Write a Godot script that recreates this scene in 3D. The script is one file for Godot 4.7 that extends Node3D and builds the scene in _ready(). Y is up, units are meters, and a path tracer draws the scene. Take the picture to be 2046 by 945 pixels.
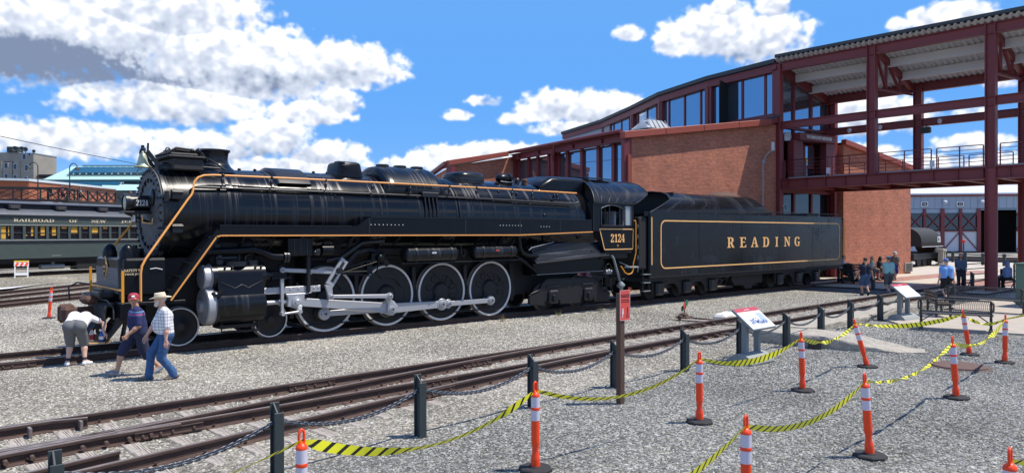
extends Node3D
# A large black steam locomotive and its tender stand on a museum track, seen from a raised
# spot across a turnout track. x runs along the locomotive, y is up, z comes towards the viewer.

const RT := 0.16            # height of the rail heads above the gravel
var rng := RandomNumberGenerator.new()
var M := {}
var taken := {}

# ---------------------------------------------------------------- mesh builder
class MB:
	var v := PackedVector3Array()
	var n := PackedVector3Array()
	var u := PackedVector2Array()
	var c := PackedColorArray()
	var i := PackedInt32Array()
	var x := Transform3D.IDENTITY
	var col := Color.WHITE
	var tinted := false

	func vert(p: Vector3, nn: Vector3, uv := Vector2.ZERO) -> int:
		v.push_back(x * p)
		n.push_back((x.basis * nn).normalized())
		u.push_back(uv)
		c.push_back(col)
		return v.size() - 1

	# corners run counter-clockwise seen from outside
	func f3(a: int, b: int, d: int) -> void:
		i.push_back(a); i.push_back(d); i.push_back(b)

	func quad(a: Vector3, b: Vector3, d: Vector3, e: Vector3, uv := Rect2(0, 0, 0, 0)) -> void:
		var nn := (b - a).cross(e - a).normalized()
		if nn == Vector3.ZERO:
			nn = (d - b).cross(e - b).normalized()
		var w := uv.size
		var o := uv.position
		if w == Vector2.ZERO:
			w = Vector2((b - a).length(), (e - a).length())
		var k := vert(a, nn, o + Vector2(0, w.y))
		vert(b, nn, o + w)
		vert(d, nn, o + Vector2(w.x, 0))
		vert(e, nn, o)
		f3(k, k + 1, k + 2)
		f3(k, k + 2, k + 3)

	func tri(a: Vector3, b: Vector3, d: Vector3) -> void:
		var nn := (b - a).cross(d - a).normalized()
		var k := vert(a, nn, Vector2(a.x, a.y))
		vert(b, nn, Vector2(b.x, b.y))
		vert(d, nn, Vector2(d.x, d.y))
		f3(k, k + 1, k + 2)

	# a box from its centre and size, edges chamfered by ch, turned by b
	func box(p: Vector3, s: Vector3, ch := 0.0, b := Basis.IDENTITY) -> MB:
		var h := s * 0.5
		var k := minf(ch, minf(h.x, minf(h.y, h.z)) * 0.9)
		for ax in 3:
			for sg in [-1.0, 1.0]:
				var e0 := Vector3.ZERO
				var e1 := Vector3.ZERO
				var nn := Vector3.ZERO
				nn[ax] = sg
				e0[(ax + 1) % 3] = h[(ax + 1) % 3] - k
				e1[(ax + 2) % 3] = h[(ax + 2) % 3] - k
				if sg < 0:
					var t := e0; e0 = e1; e1 = t
				var m := nn * h[ax]
				quad(p + b * (m - e0 - e1), p + b * (m + e0 - e1), p + b * (m + e0 + e1), p + b * (m - e0 + e1))
		if k > 0.0:
			for ax in 3:
				var q := (ax + 1) % 3
				var r := (ax + 2) % 3
				for sq in [-1.0, 1.0]:
					for sr in [-1.0, 1.0]:
						var a := Vector3.ZERO
						var e := Vector3.ZERO
						var l := Vector3.ZERO
						a[q] = sq * h[q]; a[r] = sr * (h[r] - k)
						e[q] = sq * (h[q] - k); e[r] = sr * h[r]
						l[ax] = h[ax] - k
						if sq * sr < 0:
							var t := a; a = e; e = t
						quad(p + b * (a - l), p + b * (e - l), p + b * (e + l), p + b * (a + l))
			for sx in [-1.0, 1.0]:
				for sy in [-1.0, 1.0]:
					for sz in [-1.0, 1.0]:
						var a := Vector3(sx * h.x, sy * (h.y - k), sz * (h.z - k))
						var e := Vector3(sx * (h.x - k), sy * h.y, sz * (h.z - k))
						var l := Vector3(sx * (h.x - k), sy * (h.y - k), sz * h.z)
						if sx * sy * sz < 0:
							tri(p + b * a, p + b * l, p + b * e)
						else:
							tri(p + b * a, p + b * e, p + b * l)
		return self

	# a beam of rectangular section between two points
	func bar(a: Vector3, b: Vector3, w: float, h: float, ch := 0.0, up := Vector3.UP) -> MB:
		var d := (b - a)
		var z := d.normalized()
		var r := up.cross(z)
		if r.length() < 1e-4:
			r = Vector3.RIGHT.cross(z)
			if r.length() < 1e-4:
				r = Vector3.FORWARD.cross(z)
		r = r.normalized()
		return box((a + b) * 0.5, Vector3(w, h, d.length()), ch, Basis(r, z.cross(r), z))

	# rings of points joined into a skin with smooth normals; closed rings unless open
	func skin(rings: Array, closed := true, cap0 := false, cap1 := false, us := 1.0, vs := 1.0, loop := false) -> MB:
		var m: int = rings[0].size()
		var k := rings.size()
		var w := m if closed else m - 1
		var base := v.size()
		for r in k:
			var a: PackedVector3Array = rings[r]
			var rp: PackedVector3Array = rings[(r - 1 + k) % k if loop else maxi(r - 1, 0)]
			var rn: PackedVector3Array = rings[(r + 1) % k if loop else mini(r + 1, k - 1)]
			for j in m + (1 if closed else 0):
				var jj := j % m
				var jp := (jj - 1 + m) % m if closed else maxi(jj - 1, 0)
				var jn := (jj + 1) % m if closed else mini(jj + 1, m - 1)
				var nn := (a[jn] - a[jp]).cross(rn[jj] - rp[jj])
				if nn.length_squared() < 1e-16:
					nn = (a[jn] - a[jp]).cross((rn[jn] + rn[jp]) - (rp[jn] + rp[jp]))
					if nn.length_squared() < 1e-16:
						var q: PackedVector3Array = rings[1 if r == 0 else r - 1]
						var mid := Vector3.ZERO
						for pp in q: mid += pp
						nn = a[jj] - mid / m
				vert(a[jj], nn.normalized(), Vector2(us * r / (k - 1.0) if k > 1 else 0.0, vs * j / float(w)))
		var st := m + (1 if closed else 0)
		for r in (k if loop else k - 1):
			for j in w:
				var a := base + r * st + j
				var b := base + ((r + 1) % k) * st + j
				f3(a, a + 1, b + 1)
				f3(a, b + 1, b)
		if cap0: fan(rings[0], true)
		if cap1: fan(rings[k - 1], false)
		return self

	# a skin whose outside is turned away from its middle, whichever way its rings run
	func hull(rings: Array, closed := true, cap0 := false, cap1 := false) -> MB:
		var m := Vector3.ZERO
		var cnt := 0
		for r in rings:
			for p in r:
				m += p
				cnt += 1
		m /= cnt
		var sgn := 0.0
		for k in rings.size() - 1:
			var a: PackedVector3Array = rings[k]
			var b: PackedVector3Array = rings[k + 1]
			for j in a.size() - (0 if closed else 1):
				var q := (j + 1) % a.size()
				sgn += (a[q] - a[j]).cross(b[j] - a[j]).dot(a[j] - m)
		if sgn < 0.0:
			var rr := rings.duplicate()
			rr.reverse()
			return skin(rr, closed, cap1, cap0)
		return skin(rings, closed, cap0, cap1)

	func fan(ring: PackedVector3Array, flip: bool) -> void:
		var mid := Vector3.ZERO
		for p in ring: mid += p
		mid /= ring.size()
		var m := ring.size()
		var nn := Vector3.ZERO
		for j in m:
			nn += (ring[j] - mid).cross(ring[(j + 1) % m] - mid)
		nn = -nn.normalized() if flip else nn.normalized()
		var k := vert(mid, nn, Vector2(0.5, 0.5))
		for j in m: vert(ring[j], nn, Vector2(0.5, 0.5) + Vector2.from_angle(TAU * j / m) * 0.5)
		for j in m:
			if flip: f3(k, k + 1 + (j + 1) % m, k + 1 + j)
			else: f3(k, k + 1 + j, k + 1 + (j + 1) % m)

	static func frame(d: Vector3) -> Basis:
		var z := d.normalized()
		var r := Vector3.UP.cross(z)
		if r.length() < 1e-3: r = Vector3.RIGHT.cross(z)
		r = r.normalized()
		return Basis(r, z.cross(r), z)

	static func ring(p: Vector3, b: Basis, rx: float, ry: float, s: int, a0 := 0.0, a1 := TAU) -> PackedVector3Array:
		var o := PackedVector3Array()
		var full := absf(a1 - a0 - TAU) < 1e-4
		for k in s if full else s + 1:
			var t := a0 + (a1 - a0) * k / s
			o.push_back(p + b.x * cos(t) * rx + b.y * sin(t) * ry)
		return o

	func cyl(a: Vector3, b: Vector3, r0: float, r1 := -1.0, s := 16, caps := true) -> MB:
		if r1 < 0.0: r1 = r0
		var f := frame(b - a)
		return skin([ring(a, f, r0, r0, s), ring(b, f, r1, r1, s)], true, caps, caps)

	# a profile of (radius, distance along) turned about an axis; repeat a point to keep an edge sharp
	func lathe(p: Vector3, d: Vector3, prof: Array, s := 24) -> MB:
		var f := frame(d)
		var z := d.normalized()
		for k in prof.size() - 1:
			var a: Vector2 = prof[k]
			var b: Vector2 = prof[k + 1]
			if a.is_equal_approx(b): continue
			# runs of the profile between sharp corners share normals
			var run := [a, b]
			skin([ring(p + z * a.y, f, maxf(a.x, 1e-4), maxf(a.x, 1e-4), s), ring(p + z * b.y, f, maxf(b.x, 1e-4), maxf(b.x, 1e-4), s)])
		return self

	func lathe_smooth(p: Vector3, d: Vector3, prof: Array, s := 24) -> MB:
		var f := frame(d)
		var rr := []
		for q in prof: rr.push_back(ring(p + d.normalized() * q.y, f, maxf(q.x, 1e-4), maxf(q.x, 1e-4), s))
		return skin(rr)

	func ball(p: Vector3, r: Vector3, s := 14, t := 8) -> MB:
		var rr := []
		for k in t + 1:
			var a := PI * k / t - PI / 2
			rr.push_back(ring(p + Vector3(0, sin(a) * r.y, 0), Basis(Vector3.BACK, Vector3.RIGHT, Vector3.UP), maxf(cos(a), 1e-3) * r.z, maxf(cos(a), 1e-3) * r.x, s))
		return skin(rr)

	# a round bar along a path
	func tube(pts: Array, r: float, s := 8, caps := true) -> MB:
		var rr := []
		var up := Vector3.UP
		for k in pts.size():
			var a: Vector3 = pts[maxi(k - 1, 0)]
			var b: Vector3 = pts[mini(k + 1, pts.size() - 1)]
			var z := (b - a).normalized()
			if k == 0: up = frame(z).y
			var xx := up.cross(z).normalized()
			up = z.cross(xx)
			rr.push_back(ring(pts[k], Basis(xx, up, z), r, r, s))
		return skin(rr, true, caps, caps)

	# an outline in the plane of b.x, b.y pushed out along b.z by depth, its front edge chamfered
	func slab(poly: PackedVector2Array, p: Vector3, b: Basis, depth: float, ch := 0.0, holes := []) -> MB:
		var pl := poly
		if Geometry2D.is_polygon_clockwise(pl):
			pl = pl.duplicate(); pl.reverse()
		var top := pl
		if ch > 0.0:
			var off := Geometry2D.offset_polygon(pl, -ch, Geometry2D.JOIN_MITER)
			if off.size() == 1 and off[0].size() == pl.size():
				top = off[0]
				var best := 0
				for k in top.size():
					if top[k].distance_squared_to(pl[0]) < top[best].distance_squared_to(pl[0]): best = k
				var re := PackedVector2Array()
				for k in top.size(): re.push_back(top[(best + k) % top.size()])
				top = re
		var zt := depth
		face(top, p, b, zt, false)
		face(pl, p, b, 0.0, true)
		var m := pl.size()
		for k in m:
			var q := (k + 1) % m
			var c0 := 0.0 if top == pl else ch
			quad(at(p, b, pl[k], 0), at(p, b, pl[q], 0), at(p, b, pl[q], zt - c0), at(p, b, pl[k], zt - c0))
			if c0 > 0.0: quad(at(p, b, pl[k], zt - c0), at(p, b, pl[q], zt - c0), at(p, b, top[q], zt), at(p, b, top[k], zt))
		return self

	func at(p: Vector3, b: Basis, q: Vector2, z: float) -> Vector3:
		return p + b.x * q.x + b.y * q.y + b.z * z

	func face(pl: PackedVector2Array, p: Vector3, b: Basis, z: float, flip: bool) -> void:
		var t := Geometry2D.triangulate_polygon(pl)
		var k := v.size()
		for q in pl: vert(at(p, b, q, z), -b.z if flip else b.z, q)
		for j in range(0, t.size(), 3):
			var a := pl[t[j]]
			var d := (pl[t[j + 1]] - a).cross(pl[t[j + 2]] - a)
			if (d > 0) != flip: f3(k + t[j], k + t[j + 1], k + t[j + 2])
			else: f3(k + t[j], k + t[j + 2], k + t[j + 1])

	func join(o: MB, t := Transform3D.IDENTITY) -> MB:
		var k := v.size()
		for j in o.v.size():
			vert(t * o.v[j], t.basis * o.n[j], o.u[j])
		for j in o.i: i.push_back(k + j)
		return self

	func mesh() -> ArrayMesh:
		var a := []
		a.resize(Mesh.ARRAY_MAX)
		a[Mesh.ARRAY_VERTEX] = v
		a[Mesh.ARRAY_NORMAL] = n
		a[Mesh.ARRAY_TEX_UV] = u
		if tinted: a[Mesh.ARRAY_COLOR] = c
		a[Mesh.ARRAY_INDEX] = i
		var m := ArrayMesh.new()
		m.add_surface_from_arrays(Mesh.PRIMITIVE_TRIANGLES, a)
		return m

# ---------------------------------------------------------------- naming and nodes
func numbered(s: String) -> String:
	var k: int = taken.get(s, 0)
	taken[s] = k + 1
	return s if k == 0 else "%s_%03d" % [s, k]

func thing(called: String, label: String, category: String, at := Vector3.ZERO, turn := 0.0, group := "") -> Node3D:
	var o := Node3D.new()
	o.name = numbered(called)
	add_child(o)
	o.position = at
	o.rotation.y = turn
	tag(o, label, category, group)
	return o

func tag(o: Node, label: String, category: String, group := "") -> void:
	o.set_meta("label", label)
	o.set_meta("category", category)
	if group: o.set_meta("group", group)

func put(called: String, m: Mesh, mt: Material, parent: Node, t := Transform3D.IDENTITY) -> MeshInstance3D:
	var o := MeshInstance3D.new()
	o.mesh = m
	o.material_override = mt
	if parent == self:
		o.name = numbered(called)
	else:
		var key := "%d/%s" % [parent.get_instance_id(), called]
		var k: int = taken.get(key, 0)
		taken[key] = k + 1
		o.name = called if k == 0 else "%s_%03d" % [called, k]
	o.transform = t
	parent.add_child(o, true)
	return o

func part(called: String, b: MB, mt: Material, parent: Node, t := Transform3D.IDENTITY) -> MeshInstance3D:
	return put(called, b.mesh(), mt, parent, t)

func struct(called: String, b: MB, mt: Material) -> MeshInstance3D:
	var o := part(called, b, mt, self)
	o.set_meta("kind", "structure")
	return o

func copy(o: Node3D, at: Vector3, turn: float, label := "") -> Node3D:
	var base := o.name.rstrip("0123456789").trim_suffix("_")
	var r: Node3D = o.duplicate()
	r.name = numbered(base)
	add_child(r)
	r.position = at
	r.rotation.y = turn
	if label: r.set_meta("label", label)
	return r

func lettering(s: String, size: float, w: float, font := "Droid Serif", weight := 700, deep := 0.012, gap := 0.0) -> ArrayMesh:
	# one mesh of a line of letters, set letter by letter when they are spaced
	var sf := SystemFont.new()
	sf.font_names = PackedStringArray([font])
	sf.font_weight = weight
	var tm := TextMesh.new()
	tm.font = sf
	tm.text = s
	tm.font_size = 64
	tm.pixel_size = 0.01
	tm.depth = deep
	tm.curve_step = 2.0
	var a := tm.get_mesh_arrays()
	var vv: PackedVector3Array = a[Mesh.ARRAY_VERTEX]
	var lo := Vector3(INF, INF, 0)
	var hi := -lo
	for p in vv:
		lo.x = minf(lo.x, p.x); hi.x = maxf(hi.x, p.x); lo.y = minf(lo.y, p.y); hi.y = maxf(hi.y, p.y)
	var ky := size / (hi.y - lo.y)
	var kx := w / (hi.x - lo.x) if w > 0.0 else ky
	for k in vv.size():
		vv[k] = Vector3((vv[k].x - (lo.x + hi.x) / 2) * kx, (vv[k].y - (lo.y + hi.y) / 2) * ky, vv[k].z)
	a[Mesh.ARRAY_VERTEX] = vv
	a[Mesh.ARRAY_TANGENT] = null
	var m := ArrayMesh.new()
	m.add_surface_from_arrays(Mesh.PRIMITIVE_TRIANGLES, a)
	return m

func write(s: String, size: float, w: float, mt: Material, parent: Node, at: Vector3, b := Basis.IDENTITY, font := "Droid Serif", called := "lettering", deep := 0.012) -> MeshInstance3D:
	return put(called, lettering(s, size, w, font, 700, deep), mt, parent, Transform3D(b, at))

# ---------------------------------------------------------------- materials
func mat(called: String, r: float, g: float, b: float, rough := 0.7, metal := 0.0) -> StandardMaterial3D:
	# r, g, b are linear, as measured from real surfaces
	if M.has(called): return M[called]
	var m := StandardMaterial3D.new()
	m.resource_name = called
	m.albedo_color = Color(r, g, b).linear_to_srgb()
	m.roughness = rough
	m.metallic = metal
	M[called] = m
	return m

func fnl(sd: int, freq: float, oct := 4, type := FastNoiseLite.TYPE_SIMPLEX_SMOOTH) -> FastNoiseLite:
	var f := FastNoiseLite.new()
	f.seed = sd
	f.noise_type = type
	f.frequency = freq
	f.fractal_octaves = oct
	return f

# a seamless grey noise picture as bytes
func noise_bytes(w: int, h: int, sd: int, freq: float, oct := 4, type := FastNoiseLite.TYPE_SIMPLEX_SMOOTH, ret := -1) -> PackedByteArray:
	var f := fnl(sd, freq, oct, type)
	if ret >= 0: f.cellular_return_type = ret
	var im := f.get_seamless_image(w, h)
	im.convert(Image.FORMAT_L8)
	return im.get_data()

func tex(w: int, h: int, data: PackedByteArray, fmt := Image.FORMAT_RGB8) -> ImageTexture:
	return ImageTexture.create_from_image(Image.create_from_data(w, h, false, fmt, data))

func mottled(called: String, base: Color, spread: Color, rough: float, metres: float, bump: float, sd: int, f1 := 0.012, f2 := 0.09, metal := 0.0) -> StandardMaterial3D:
	# linear base colour, varied by two layers of noise; triplanar in world axes
	if M.has(called): return M[called]
	var w := 256
	var a := noise_bytes(w, w, sd, f1)
	var b := noise_bytes(w, w, sd + 7, f2)
	var d := PackedByteArray()
	d.resize(w * w * 3)
	var hh := PackedByteArray()
	hh.resize(w * w)
	for k in w * w:
		var t := (a[k] * 0.55 + b[k] * 0.45) / 255.0 - 0.5
		var q := Color(base.r + spread.r * t, base.g + spread.g * t, base.b + spread.b * t).linear_to_srgb()
		d[k * 3] = clampi(int(q.r * 255), 0, 255)
		d[k * 3 + 1] = clampi(int(q.g * 255), 0, 255)
		d[k * 3 + 2] = clampi(int(q.b * 255), 0, 255)
		hh[k] = b[k]
	var m := StandardMaterial3D.new()
	m.resource_name = called
	m.albedo_texture = tex(w, w, d)
	m.roughness = rough
	m.metallic = metal
	m.uv1_triplanar = true
	m.uv1_world_triplanar = true
	m.uv1_scale = Vector3.ONE / metres
	if bump > 0.0:
		m.heightmap_enabled = true
		m.heightmap_texture = tex(w, w, hh, Image.FORMAT_L8)
		m.heightmap_scale = bump
	M[called] = m
	return m

# short hands for the long lists of parts below
func V(x: float, y: float, z: float) -> Vector3: return Vector3(x, y, z)
func P2(x: float, y: float) -> Vector2: return Vector2(x, y)
func N() -> MB: return MB.new()

# ---------------------------------------------------------------- camera, sky, sun
func _ready() -> void:
	rng.seed = 2124
	var cam := Camera3D.new()
	cam.name = "camera"
	cam.fov = rad_to_deg(2.0 * atan(472.5 / 1480.0))
	cam.near = 0.1
	cam.far = 3000.0
	cam.position = V(-9.63, 2.815, 19.33)
	var heading := deg_to_rad(41.65)
	var back := Basis(Vector3.UP, -heading)
	cam.basis = back * Basis(Vector3.RIGHT, -atan(4.7 / 1480.0)) * Basis(Vector3.BACK, deg_to_rad(-0.115))
	add_child(cam)
	cam.current = true

	var env := Environment.new()
	env.background_mode = Environment.BG_SKY
	env.tonemap_mode = Environment.TONE_MAPPER_LINEAR
	env.tonemap_exposure = 1.22
	env.sdfgi_enabled = true
	env.ssao_enabled = true
	env.ssil_enabled = true
	var sk := Sky.new()
	var pm := PanoramaSkyMaterial.new()
	pm.panorama = sky_picture()
	pm.energy_multiplier = 1.0
	sk.sky_material = pm
	env.sky = sk
	var we := WorldEnvironment.new()
	we.name = "world_environment"
	we.environment = env
	add_child(we)

	var sun := DirectionalLight3D.new()
	sun.name = "sun"
	sun.light_energy = 1.5
	sun.light_color = Color(1.0, 0.965, 0.91)
	sun.light_angular_distance = 0.53
	sun.shadow_enabled = true
	var to_sun := V(0.375, 1.0, 0.31).normalized()
	sun.basis = Basis.looking_at(-to_sun, Vector3.BACK)
	add_child(sun)

	materials()
	grounds()
	museum()
	covered_walkway()
	roundhouse()
	far_left()
	tracks()
	locomotive()
	tender()
	coach()
	fences()
	street_things()
	posts_and_tape()
	people()
	gravel()

# direction of a heading (degrees right of the viewing direction) and elevation
func sky_picture() -> ImageTexture:
	var puff := fnl(11, 1.9, 4, FastNoiseLite.TYPE_CELLULAR)
	puff.cellular_return_type = FastNoiseLite.RETURN_DISTANCE
	var fluff := fnl(12, 5.2, 5)
	var puff2 := fnl(11, 1.9, 2, FastNoiseLite.TYPE_CELLULAR)
	puff2.cellular_return_type = FastNoiseLite.RETURN_DISTANCE
	var fluff2 := fnl(12, 5.2, 2)
	var wisp := fnl(13, 17.0, 4)
	var broad := fnl(14, 1.5, 3)
	# cumulus: heading, elevation, half width, half height (degrees), strength
	var cl := [
		[-33.0, 13.2, 13.0, 4.6, 1.0], [-26.0, 15.6, 8.5, 3.6, 1.0], [-20.5, 11.8, 9.0, 3.6, 1.0], [-13.2, 12.3, 5.4, 2.1, 0.95], [-24.0, 9.2, 8.0, 2.0, 0.7], [-38.0, 18.5, 11.0, 4.0, 1.0],
		[-15.6, 8.9, 4.0, 1.15, 0.85], [-13.2, 9.7, 2.0, 1.3, 0.7], [-31.0, 6.2, 6.4, 1.5, 0.8], [-23.0, 6.0, 5.2, 1.5, 0.8], [-18.2, 6.9, 3.4, 1.9, 0.95], [-14.2, 5.9, 3.4, 1.3, 0.85], [-18.0, 4.9, 9.0, 1.0, 0.6],
		[-4.4, 9.1, 1.3, 0.55, 0.5], [-2.2, 10.2, 1.5, 0.5, 0.28], [3.0, 9.6, 2.9, 1.6, 0.9], [6.8, 9.3, 4.2, 1.7, 0.95], [5.2, 8.1, 4.6, 0.8, 0.6], [0.4, 8.8, 1.6, 0.6, 0.4],
		[-5.2, 5.7, 3.2, 1.3, 0.9], [-2.0, 6.2, 3.0, 1.1, 0.9], [-8.0, 5.4, 2.6, 0.7, 0.6], [0.8, 6.0, 3.0, 1.0, 0.8], [9.0, 14.9, 1.35, 0.75, 0.75],
		[12.0, 14.4, 1.35, 1.5, 0.85], [15.6, 14.6, 4.0, 2.3, 1.1], [18.2, 14.0, 4.2, 2.2, 1.1], [16.0, 16.2, 1.4, 1.0, 0.9], [19.4, 16.0, 1.5, 1.0, 0.9], [30.6, 14.2, 2.8, 1.0, 0.95], [27.6, 13.9, 0.9, 0.6, 0.6],
		[25.4, 8.2, 3.2, 2.0, 1.1], [28.2, 8.0, 2.0, 1.6, 0.95], [31.8, 5.9, 2.6, 0.7, 0.55], [33.6, 9.6, 1.4, 0.5, 0.4], [32.0, 7.9, 1.2, 0.4, 0.35], [34.0, 10.4, 1.0, 0.4, 0.35], [33.5, 4.4, 2.2, 0.9, 0.6], [29.0, 4.6, 3.0, 0.8, 0.6], [24.5, 5.2, 3.5, 1.2, 0.8],
	]
	# thick parts seen from below
	var dk := [[-34.0, 11.7, 8.5, 1.5, 0.75], [-29.5, 10.6, 7.0, 1.2, 0.6], [-37.5, 10.6, 6.0, 1.1, 0.75], [-19.0, 11.0, 6.0, 1.3, 0.22], [-17.0, 5.4, 6.0, 0.8, 0.2], [16.8, 12.8, 5.0, 0.7, 0.22], [-24.0, 13.0, 5.0, 1.6, 0.16]]
	# the rest of the sky carries the same kind of clouds
	var r2 := RandomNumberGenerator.new()
	r2.seed = 77
	for k in 64:
		var a := r2.randf_range(46.0, 314.0)
		var e := r2.randf_range(4.0, 40.0)
		var s := r2.randf_range(2.0, 8.0)
		cl.push_back([a if a < 180.0 else a - 360.0, e, s * 1.6, s * 0.55, 0.9])
	for k in 14:
		var a := r2.randf_range(-180.0, 180.0)
		cl.push_back([a, r2.randf_range(38.0, 60.0), r2.randf_range(6.0, 12.0), r2.randf_range(2.5, 5.0), 0.6])
	var sky := func(a: float, e: float) -> Color:
		var ar := deg_to_rad(a)
		var er := deg_to_rad(e)
		var d := V(sin(ar) * cos(er), sin(er), -cos(ar) * cos(er))
		var up := clampf(e / 90.0, 0.0, 1.0)
		var t := 1.0 - pow(1.0 - up, 3.2)
		var blue := Color(0.33, 0.60, 0.92).lerp(Color(0.06, 0.21, 0.60), clampf(t * 1.25, 0.0, 1.0))
		blue = blue.lerp(Color(0.090, 0.325, 0.80), 0.8 * exp(-pow((e - 11.0) / 11.0, 2.0)))
		if e < 5.0: blue = blue.lerp(Color(0.50, 0.68, 0.92), (5.0 - e) / 9.0)
		var best := -2.0
		var lift := 0.0
		for c in cl:
			var dx: float = a - c[0]
			if dx > 180.0: dx -= 360.0
			if dx < -180.0: dx += 360.0
			if absf(dx) > c[2] * 1.6: continue
			var dy: float = e - c[1]
			if absf(dy) > c[3] * 1.8: continue
			if dy < 0.0: dy *= 1.25
			var q: float = 1.0 - (dx * dx) / (c[2] * c[2]) - (dy * dy) / (c[3] * c[3])
			q = minf(q, 0.8) * (0.45 + 0.55 * c[4])
			if q > best:
				best = q
				lift = dy / c[3]
		if best < -1.1: return blue
		var p := d * 10.0
		var pf := -puff.get_noise_3d(p.x, p.y * 1.25, p.z)
		var fl := fluff.get_noise_3d(p.x, p.y * 1.2, p.z)
		var ws := wisp.get_noise_3d(p.x, p.y, p.z)
		var den := best * 1.05 - 0.10 + (pf - 0.42) * 0.62 + fl * 0.62 + ws * 0.14
		var al := smoothstep(-0.16, 0.46, den)
		if al <= 0.0: return blue
		var p2 := (d + V(0.012, 0.020, 0.006)) * 10.0
		var rel := 0.6 * (puff2.get_noise_3d(p2.x, p2.y * 1.25, p2.z) - puff2.get_noise_3d(p.x, p.y * 1.25, p.z)) + 0.9 * (fluff2.get_noise_3d(p.x, p.y * 1.2, p.z) - fluff2.get_noise_3d(p2.x, p2.y * 1.2, p2.z))
		rel += 0.5 * (pf + puff.get_noise_3d(p2.x, p2.y * 1.25, p2.z))
		var lit := 0.76 + 0.30 * clampf(lift, -1.0, 1.0) + 0.30 * rel + 0.10 * fl - 0.16 * smoothstep(0.25, 0.9, den) + 0.10 * broad.get_noise_3d(p.x, p.y, p.z)
		for c in dk:
			var dx: float = a - c[0]
			var dy: float = e - c[1]
			var q: float = 1.0 - (dx * dx) / (c[2] * c[2]) - (dy * dy) / (c[3] * c[3])
			if q > 0.0: lit -= c[4] * smoothstep(0.0, 1.0, q * 0.9 + 0.5 * fl + 0.25 * ws)
		lit = clampf(lit, 0.0, 1.0)
		var cc := Color(0.19, 0.245, 0.37).lerp(Color(0.55, 0.61, 0.73), smoothstep(0.0, 0.5, lit)).lerp(Color(1.02, 1.03, 1.05), smoothstep(0.42, 0.92, lit))
		return blue.lerp(cc, al)
	var W := 4096
	var H := 2048
	# coarse all round, fine in the part of the sky before the viewer
	var cw := 512
	var ch := 256
	var lo := PackedFloat32Array()
	lo.resize(cw * ch * 3)
	for y in ch:
		var e := 90.0 - 180.0 * (y + 0.5) / ch
		for xx in cw:
			var a := 360.0 * (xx + 0.5) / cw - 41.65
			if a > 180.0: a -= 360.0
			var q: Color = sky.call(a, e) if e > -1.0 else Color(0.22, 0.21, 0.2)
			var k := (y * cw + xx) * 3
			lo[k] = q.r; lo[k + 1] = q.g; lo[k + 2] = q.b
	var im := Image.create_from_data(cw, ch, false, Image.FORMAT_RGBF, lo.to_byte_array())
	im.resize(W, H, Image.INTERPOLATE_CUBIC)
	var x0 := int((41.65 - 37.5) / 360.0 * W)
	var x1 := int((41.65 + 37.5) / 360.0 * W)
	var y0 := int((90.0 - 19.5) / 180.0 * H)
	var y1 := int(91.0 / 180.0 * H)
	var hi := PackedFloat32Array()
	hi.resize((x1 - x0) * (y1 - y0) * 3)
	var k := 0
	for y in range(y0, y1):
		var e := 90.0 - 180.0 * (y + 0.5) / H
		for xx in range(x0, x1):
			var q: Color = sky.call(360.0 * (xx + 0.5) / W - 41.65, maxf(e, 0.0))
			hi[k] = q.r; hi[k + 1] = q.g; hi[k + 2] = q.b
			k += 3
	var fine := Image.create_from_data(x1 - x0, y1 - y0, false, Image.FORMAT_RGBF, hi.to_byte_array())
	im.blit_rect(fine, Rect2i(0, 0, x1 - x0, y1 - y0), Vector2i(x0, y0))
	return ImageTexture.create_from_image(im)

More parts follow.
